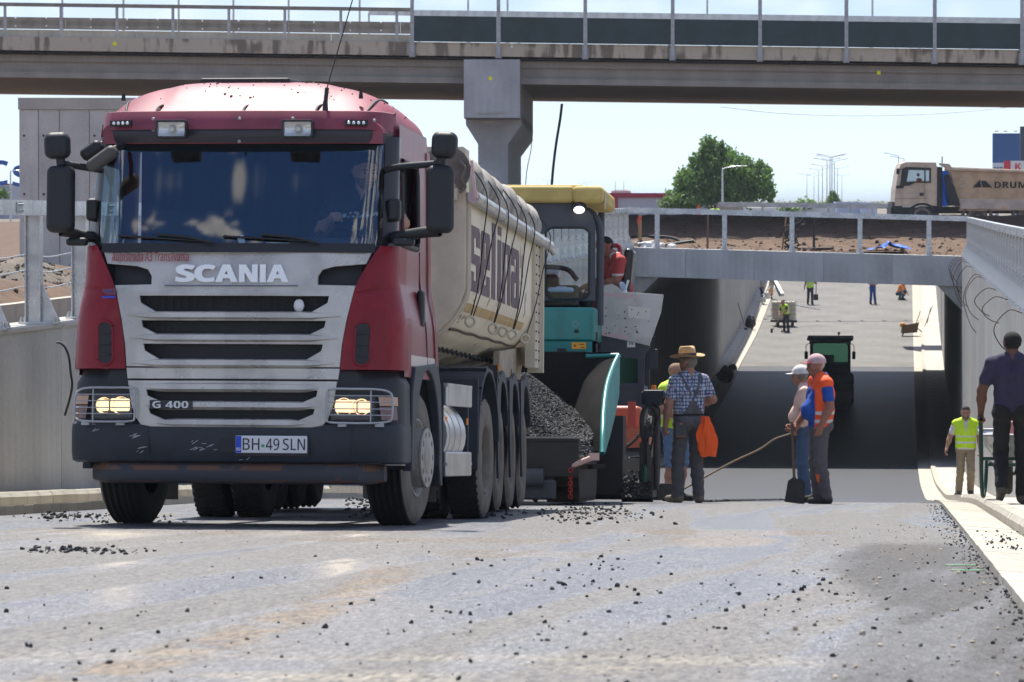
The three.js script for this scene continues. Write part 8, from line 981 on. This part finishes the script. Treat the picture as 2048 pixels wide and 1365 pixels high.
// ------------------------------------------------------------------ far ramp: water tank, tools, sacks
{
  { const p = onRoad(1568, 229), t = thing('water_tank', 'white caged water tank standing on the far ramp', 'tank', [p.x, p.y + 0.25, p.z], 0.2); mesh('bottle', rbox(1.0, 0.95, 1.15, 0.08, [0, 0.62, 0]), mat([0.58, 0.52, 0.40], 0.6), t); mesh('cage', [...[-0.51, -0.25, 0, 0.25, 0.51].flatMap(x => [bar([x, 0.1, 0.6], [x, 1.12, 0.6], 0.016, 6), bar([x, 0.1, -0.6], [x, 1.12, -0.6], 0.016, 6)]), ...[0.14, 0.4, 0.65, 0.9, 1.12].flatMap(y => [bar([-0.52, y, 0.6], [0.52, y, 0.6], 0.016, 6), bar([-0.52, y, -0.6], [-0.52, y, 0.6], 0.016, 6), bar([0.52, y, -0.6], [0.52, y, 0.6], 0.016, 6)])], M.galvDull, t); mesh('pallet', [box(1.15, 0.12, 1.2, [0, 0.03, 0])], M.black, t); mesh('lid', cyl(0.1, 0.1, 0.06, [0, 1.13, 0], [0, 0, 0], 14), M.black, t); mesh('wheel', [-0.4, 0.4].map(x => cyl(0.14, 0.14, 0.1, [x, -0.12, 0.3], [0, 0, Math.PI / 2], 14)), M.rubber, t); mesh('drawbar', bar([0.5, 0.9, 0], [2.1, 0.62, -0.4], 0.03), M.galv, t); }
  const tool = (px1, py1, px2, py2, d, label, name = 'rake', m = M.wood) => { const a = atPx(px1, py1, d), b = atPx(px2, py2, d - 0.3), t = thing(name, label, name); mesh('handle', bar(a, b, 0.022, 6), m, t); mesh('tool_head', rbox(0.16, 0.10, 0.10, 0.02, b.toArray()), M.black, t); };
  tool(1476, 606, 1492, 658, 208, 'tool leaning on the underpass wall above the shaded walkway', 'shovel'); tool(1866, 612, 1846, 664, 228, 'tool lying on the walkway of the far ramp', 'rake'); tool(1862, 616, 1852, 660, 230, 'second tool lying beside the rake on the far walkway', 'shovel');
  const sack = (px, d, v, s, label, c = [0.02, 0.02, 0.022]) => { const p = onRoad(px, d), t = thing('sack', label, 'sack', [p.x, p.y + 0.18, p.z]), g = new THREE.IcosahedronGeometry(1, 3), q = g.attributes.position; for (let i = 0; i < q.count; i++) { const k = 0.75 + 0.5 * noise(q.getX(i) * 2 + px, q.getY(i) * 2 + 5, q.getZ(i) * 2 + 9); q.setXYZ(i, q.getX(i) * k * s[0], q.getY(i) * k * s[1] + s[1] * 0.8, q.getZ(i) * k * s[2]); } g.computeVertexNormals(); mesh('bag', g, mat(c, 0.6), t); };
  sack(1501, 226, 0, [0.28, 0.34, 0.25], 'black sack on the shaded walkway of the far ramp'); sack(1451, 190, 0, [0.34, 0.36, 0.3], 'dark bundle in the shade at the tunnel wall', [0.03, 0.02, 0.018]); sack(1466, 196, 0, [0.2, 0.15, 0.2], 'small dark sack at the tunnel kerb');
  { const p = onRoad(1820, 222), t = thing('hand_cart', 'small rusty hand cart tipped at the kerb of the far ramp', 'cart', [p.x, p.y + 0.1, p.z]); mesh('tray', ext([[-0.45, 0.05], [0.35, 0.1], [0.45, 0.62], [-0.2, 0.5], [-0.4, 0.55]], 0.5, { bevel: 0.03 }), mat([0.16, 0.10, 0.05], 0.8, { map: rep(tSoil, 2) }), t); mesh('orange_bag', sph(0.16, [-0.38, 0.48, 0.3], [1, 0.9, 1], 10), mat([0.6, 0.28, 0.08], 0.8), t); mesh('leg', [bar([-0.3, 0.1, 0.2], [-0.42, -0.12, 0.2], 0.03), bar([0.4, 0.3, 0.2], [0.62, 0.12, 0.2], 0.025)], M.black, t); mesh('handle', bar([0.3, 0.5, 0.2], [0.55, 1.2, 0.1], 0.02), M.wood, t); }
  for (const [px, py, d, c, lb, s] of [[1535, 598, 236, [0.7, 0.7, 0.68], 'white bucket beside the men at the far kerb', 0.18], [1527, 605, 234, [0.6, 0.62, 0.6], 'pale bucket on the far kerb', 0.16], [1542, 588, 240, [0.75, 0.4, 0.1], 'orange bucket among the gear at the far kerb', 0.15]]) { const p = atPx(px, py, d), t = thing('bucket', lb, 'bucket', p); mesh('pail', lathe([[0, 0], [s * 0.8, 0], [s, s * 1.8], [s * 0.93, s * 1.8], [s * 0.75, 0.03]], 18), mat(c, 0.6), t); mesh('bail', tf(new THREE.TorusGeometry(s, 0.012, 5, 16, Math.PI), [0, s * 1.7, 0]), M.galvDull, t); }
  { const t = thing('measuring_mast', 'grey folded mast of equipment beside the far kerb', 'mast'); mesh('boom', beam(atPx(1550, 562, 240), atPx(1565, 590, 238), 0.18, 0.18), M.galvDull, t); mesh('boom_tip', beam(atPx(1546, 560, 241), atPx(1560, 592, 238.5), 0.06, 0.06), M.darkSteel, t); }
}
// ------------------------------------------------------------------ reinforcement sticking out of the tall wall, a cable end in the other
{
  const w = scene.getObjectByName('retaining_wall_right'), R = rng(55);
  for (const [u, l] of [[134, 0.8], [131, 1.0], [127, 0.9], [122, 1.2], [113, 1.0], [100, 1.3], [97, 0.9], [84, 0.5], [76, 0.4], [66, 0.6]]) { const y = topR(u) - 0.03, d = 1.6 * (R() - 0.3); mesh('rebar', tube([P(u, WR + 0.03, y), P(u + 0.1, WR - 0.22, y + 0.06), P(u + d * 0.5, WR - 0.45, y - l * 0.35), P(u + d, WR - 0.35 + 0.1 * R(), y - l * 0.8), P(u + d * 1.1, WR - 0.15, y - l)], 0.009, 24, 5), M.rust, w); }
  const t = thing('cable_end', 'loose black cable end hanging from the wall beside the truck bumper', 'cable'), u = 44.4; mesh('cable', tube([[112, 686], [120, 687], [130, 697], [137, 717], [140, 745], [143, 770], [138, 798], [128, 832]].map(([px, py]) => atPx(px, py, 43.2 - (py - 686) * 0.001)), 0.012, 60, 6), M.black, t);
}
// ------------------------------------------------------------------ crumbs of asphalt on the road
{
  const R = rng(2024), near = [], add = (px, py, r, lift = 0) => { const D = 4558 / (py - 916) * 1.0; if (!(D > 8.5 && D < 60)) return; const x = (px - 1024) / FPX * D, [u, v] = uvOf(x, -D); if (v < VL + 0.02 || v > VR - 0.02) return; near.push([x, roadY(u) + r * 0.35 + lift, -D, r]); };
  const gauss = () => (R() + R() + R() - 1.5) / 1.5;
  for (let i = 0; i < 300; i++) add(R() * 2048, 1010 + 355 * R() ** 0.9, 0.003 + 0.009 * R() ** 3);                       // thin scatter everywhere
  for (let i = 0; i < 260; i++) add(1180 + gauss() * 190, 1030 + gauss() * 26, 0.006 + 0.016 * R() ** 2);                 // spill beside the trailer
  for (let i = 0; i < 110; i++) add(170 + gauss() * 190, 1108 + gauss() * 8, 0.005 + 0.014 * R() ** 2);
  for (let i = 0; i < 90; i++) add(120 + gauss() * 120, 1042 + gauss() * 12, 0.006 + 0.018 * R() ** 2);
  for (let i = 0; i < 120; i++) add(250 + gauss() * 160, 1045 + gauss() * 14, 0.005 + 0.012 * R() ** 2);
  for (let i = 0; i < 40; i++) add(1150 + gauss() * 300, 1150 + gauss() * 60, 0.005 + 0.009 * R());
  for (let i = 0; i < 40; i++) add(1600 + gauss() * 350, 1190 + gauss() * 110, 0.004 + 0.008 * R());
  for (let i = 0; i < 30; i++) add(1000 + gauss() * 900, 1250 + gauss() * 90, 0.004 + 0.007 * R());
  for (let i = 0; i < 520; i++) { const u = 9 + 40 * R(), e = R() ** 3 * 0.16; near.push([...P(u, VR - 0.01 - e, roadY(u) + 0.004).toArray(), 0.003 + 0.007 * R() ** 2]); }   // along the gutter
  for (let i = 0; i < 60; i++) { const u = 24 + 6 * R(), p = P(u, VR + 0.05 + R() * 0.4, roadY(u) + 0.035); near.push([p.x, p.y, p.z, 0.004 + 0.010 * R() ** 2]); }
  for (let i = 0; i < 500; i++) { const D = 36 + 26 * R(), x = (690 + 330 * R() - 1024) / FPX * D; near.push([x, groundAt(x, -D) + 0.008, -D, 0.008 + 0.014 * R()]); }                       // under the truck, before the paver
  lumps('asphalt_crumbs', 'black crumbs of asphalt scattered over the road', near, bitumenDry);
  const row = []; for (let i = 0; i < 1500; i++) { const t = R(), px = lerp(1410, 1568, t) + gauss() * 5, D = lerp(52.5, 70, t ** 1.5) + gauss() * 0.5, x = (px - 1024) / FPX * D; row.push([x, groundAt(x, -D) + 0.012, -D, 0.008 + 0.013 * R()]); }
  lumps('asphalt_windrow', 'thin ragged line of loose asphalt on the fresh course', row, bitumen);
  const grit = []; for (let i = 0; i < 160; i++) { const u = 9 + 26 * R(), p = P(u, VR - 0.05 - 0.9 * R() ** 2, 0); grit.push([p.x, roadY(u) + 0.004, p.z, 0.004 + 0.006 * R()]); } lumps('pale_grit', 'pale stone chips scattered near the gutter', grit, mat([0.46, 0.38, 0.28], 0.9));
}
{ // grey gravel tipped beyond the railing, and a low kerb
  const T = thing('gravel_heap', 'grey gravel heap beyond the railing behind the red truck', 'heap', P(80, -16.6, landY(80, -16.6) - 0.1), -A); const R = rng(71), f = (x, z) => Math.max(0, 1.25 * Math.exp(-((x / 1.5) ** 2 + (z / 2.6) ** 2)) + 0.12 * (fbm(x * 3 + 9, z * 3 + 9, 3) - 0.5));
  mesh('heap', grid(50, 50, (a, b) => { const x = (a - 0.5) * 6, z = (b - 0.5) * 9; return [x, f(x, z), z]; }), M.gravelGrey, T); lumps('heap_stones', 'grey stones of the gravel heap', [...Array(900)].map(() => { const x = (R() - 0.5) * 4.5, z = (R() - 0.5) * 7; return [x, f(x, z), z, 0.02 + 0.04 * R() ** 2]; }), M.gravelGrey, T);
  const K = thing('road_kerb', 'pale concrete kerb edging the ground beyond the wall railing', 'kerb'); for (let i = 0; i < 12; i++) { const a = P(44 + i * 1.5, -10.4, 0), b = P(45.48 + i * 1.5, -10.4, 0); a.y = b.y = -1.36; mesh('kerb_stone', beam(a, b, 0.16, 0.3), M.concKerb, K); }
}
{ // green survey paint near the gutter
  const t = thing('paint_mark', 'two short green paint strokes sprayed on the asphalt near the gutter', 'paint mark'); for (const [px, py] of [[1925, 1127], [1935, 1137]]) { const D = 4558 / (py - 916), x = (px - 1024) / FPX * D, g = grid(12, 3, (a, b) => { const X = x + (a - 0.5) * 0.15, Z = -D + (b - 0.5) * 0.10 * (0.6 + 0.6 * noise(a * 7, 3, 1)); return [X, groundAt(X, Z) + 0.005, Z]; }); mesh('stroke', g, mat([0.12, 0.36, 0.14], 0.9), t); }
}
renderer.render(scene, camera);
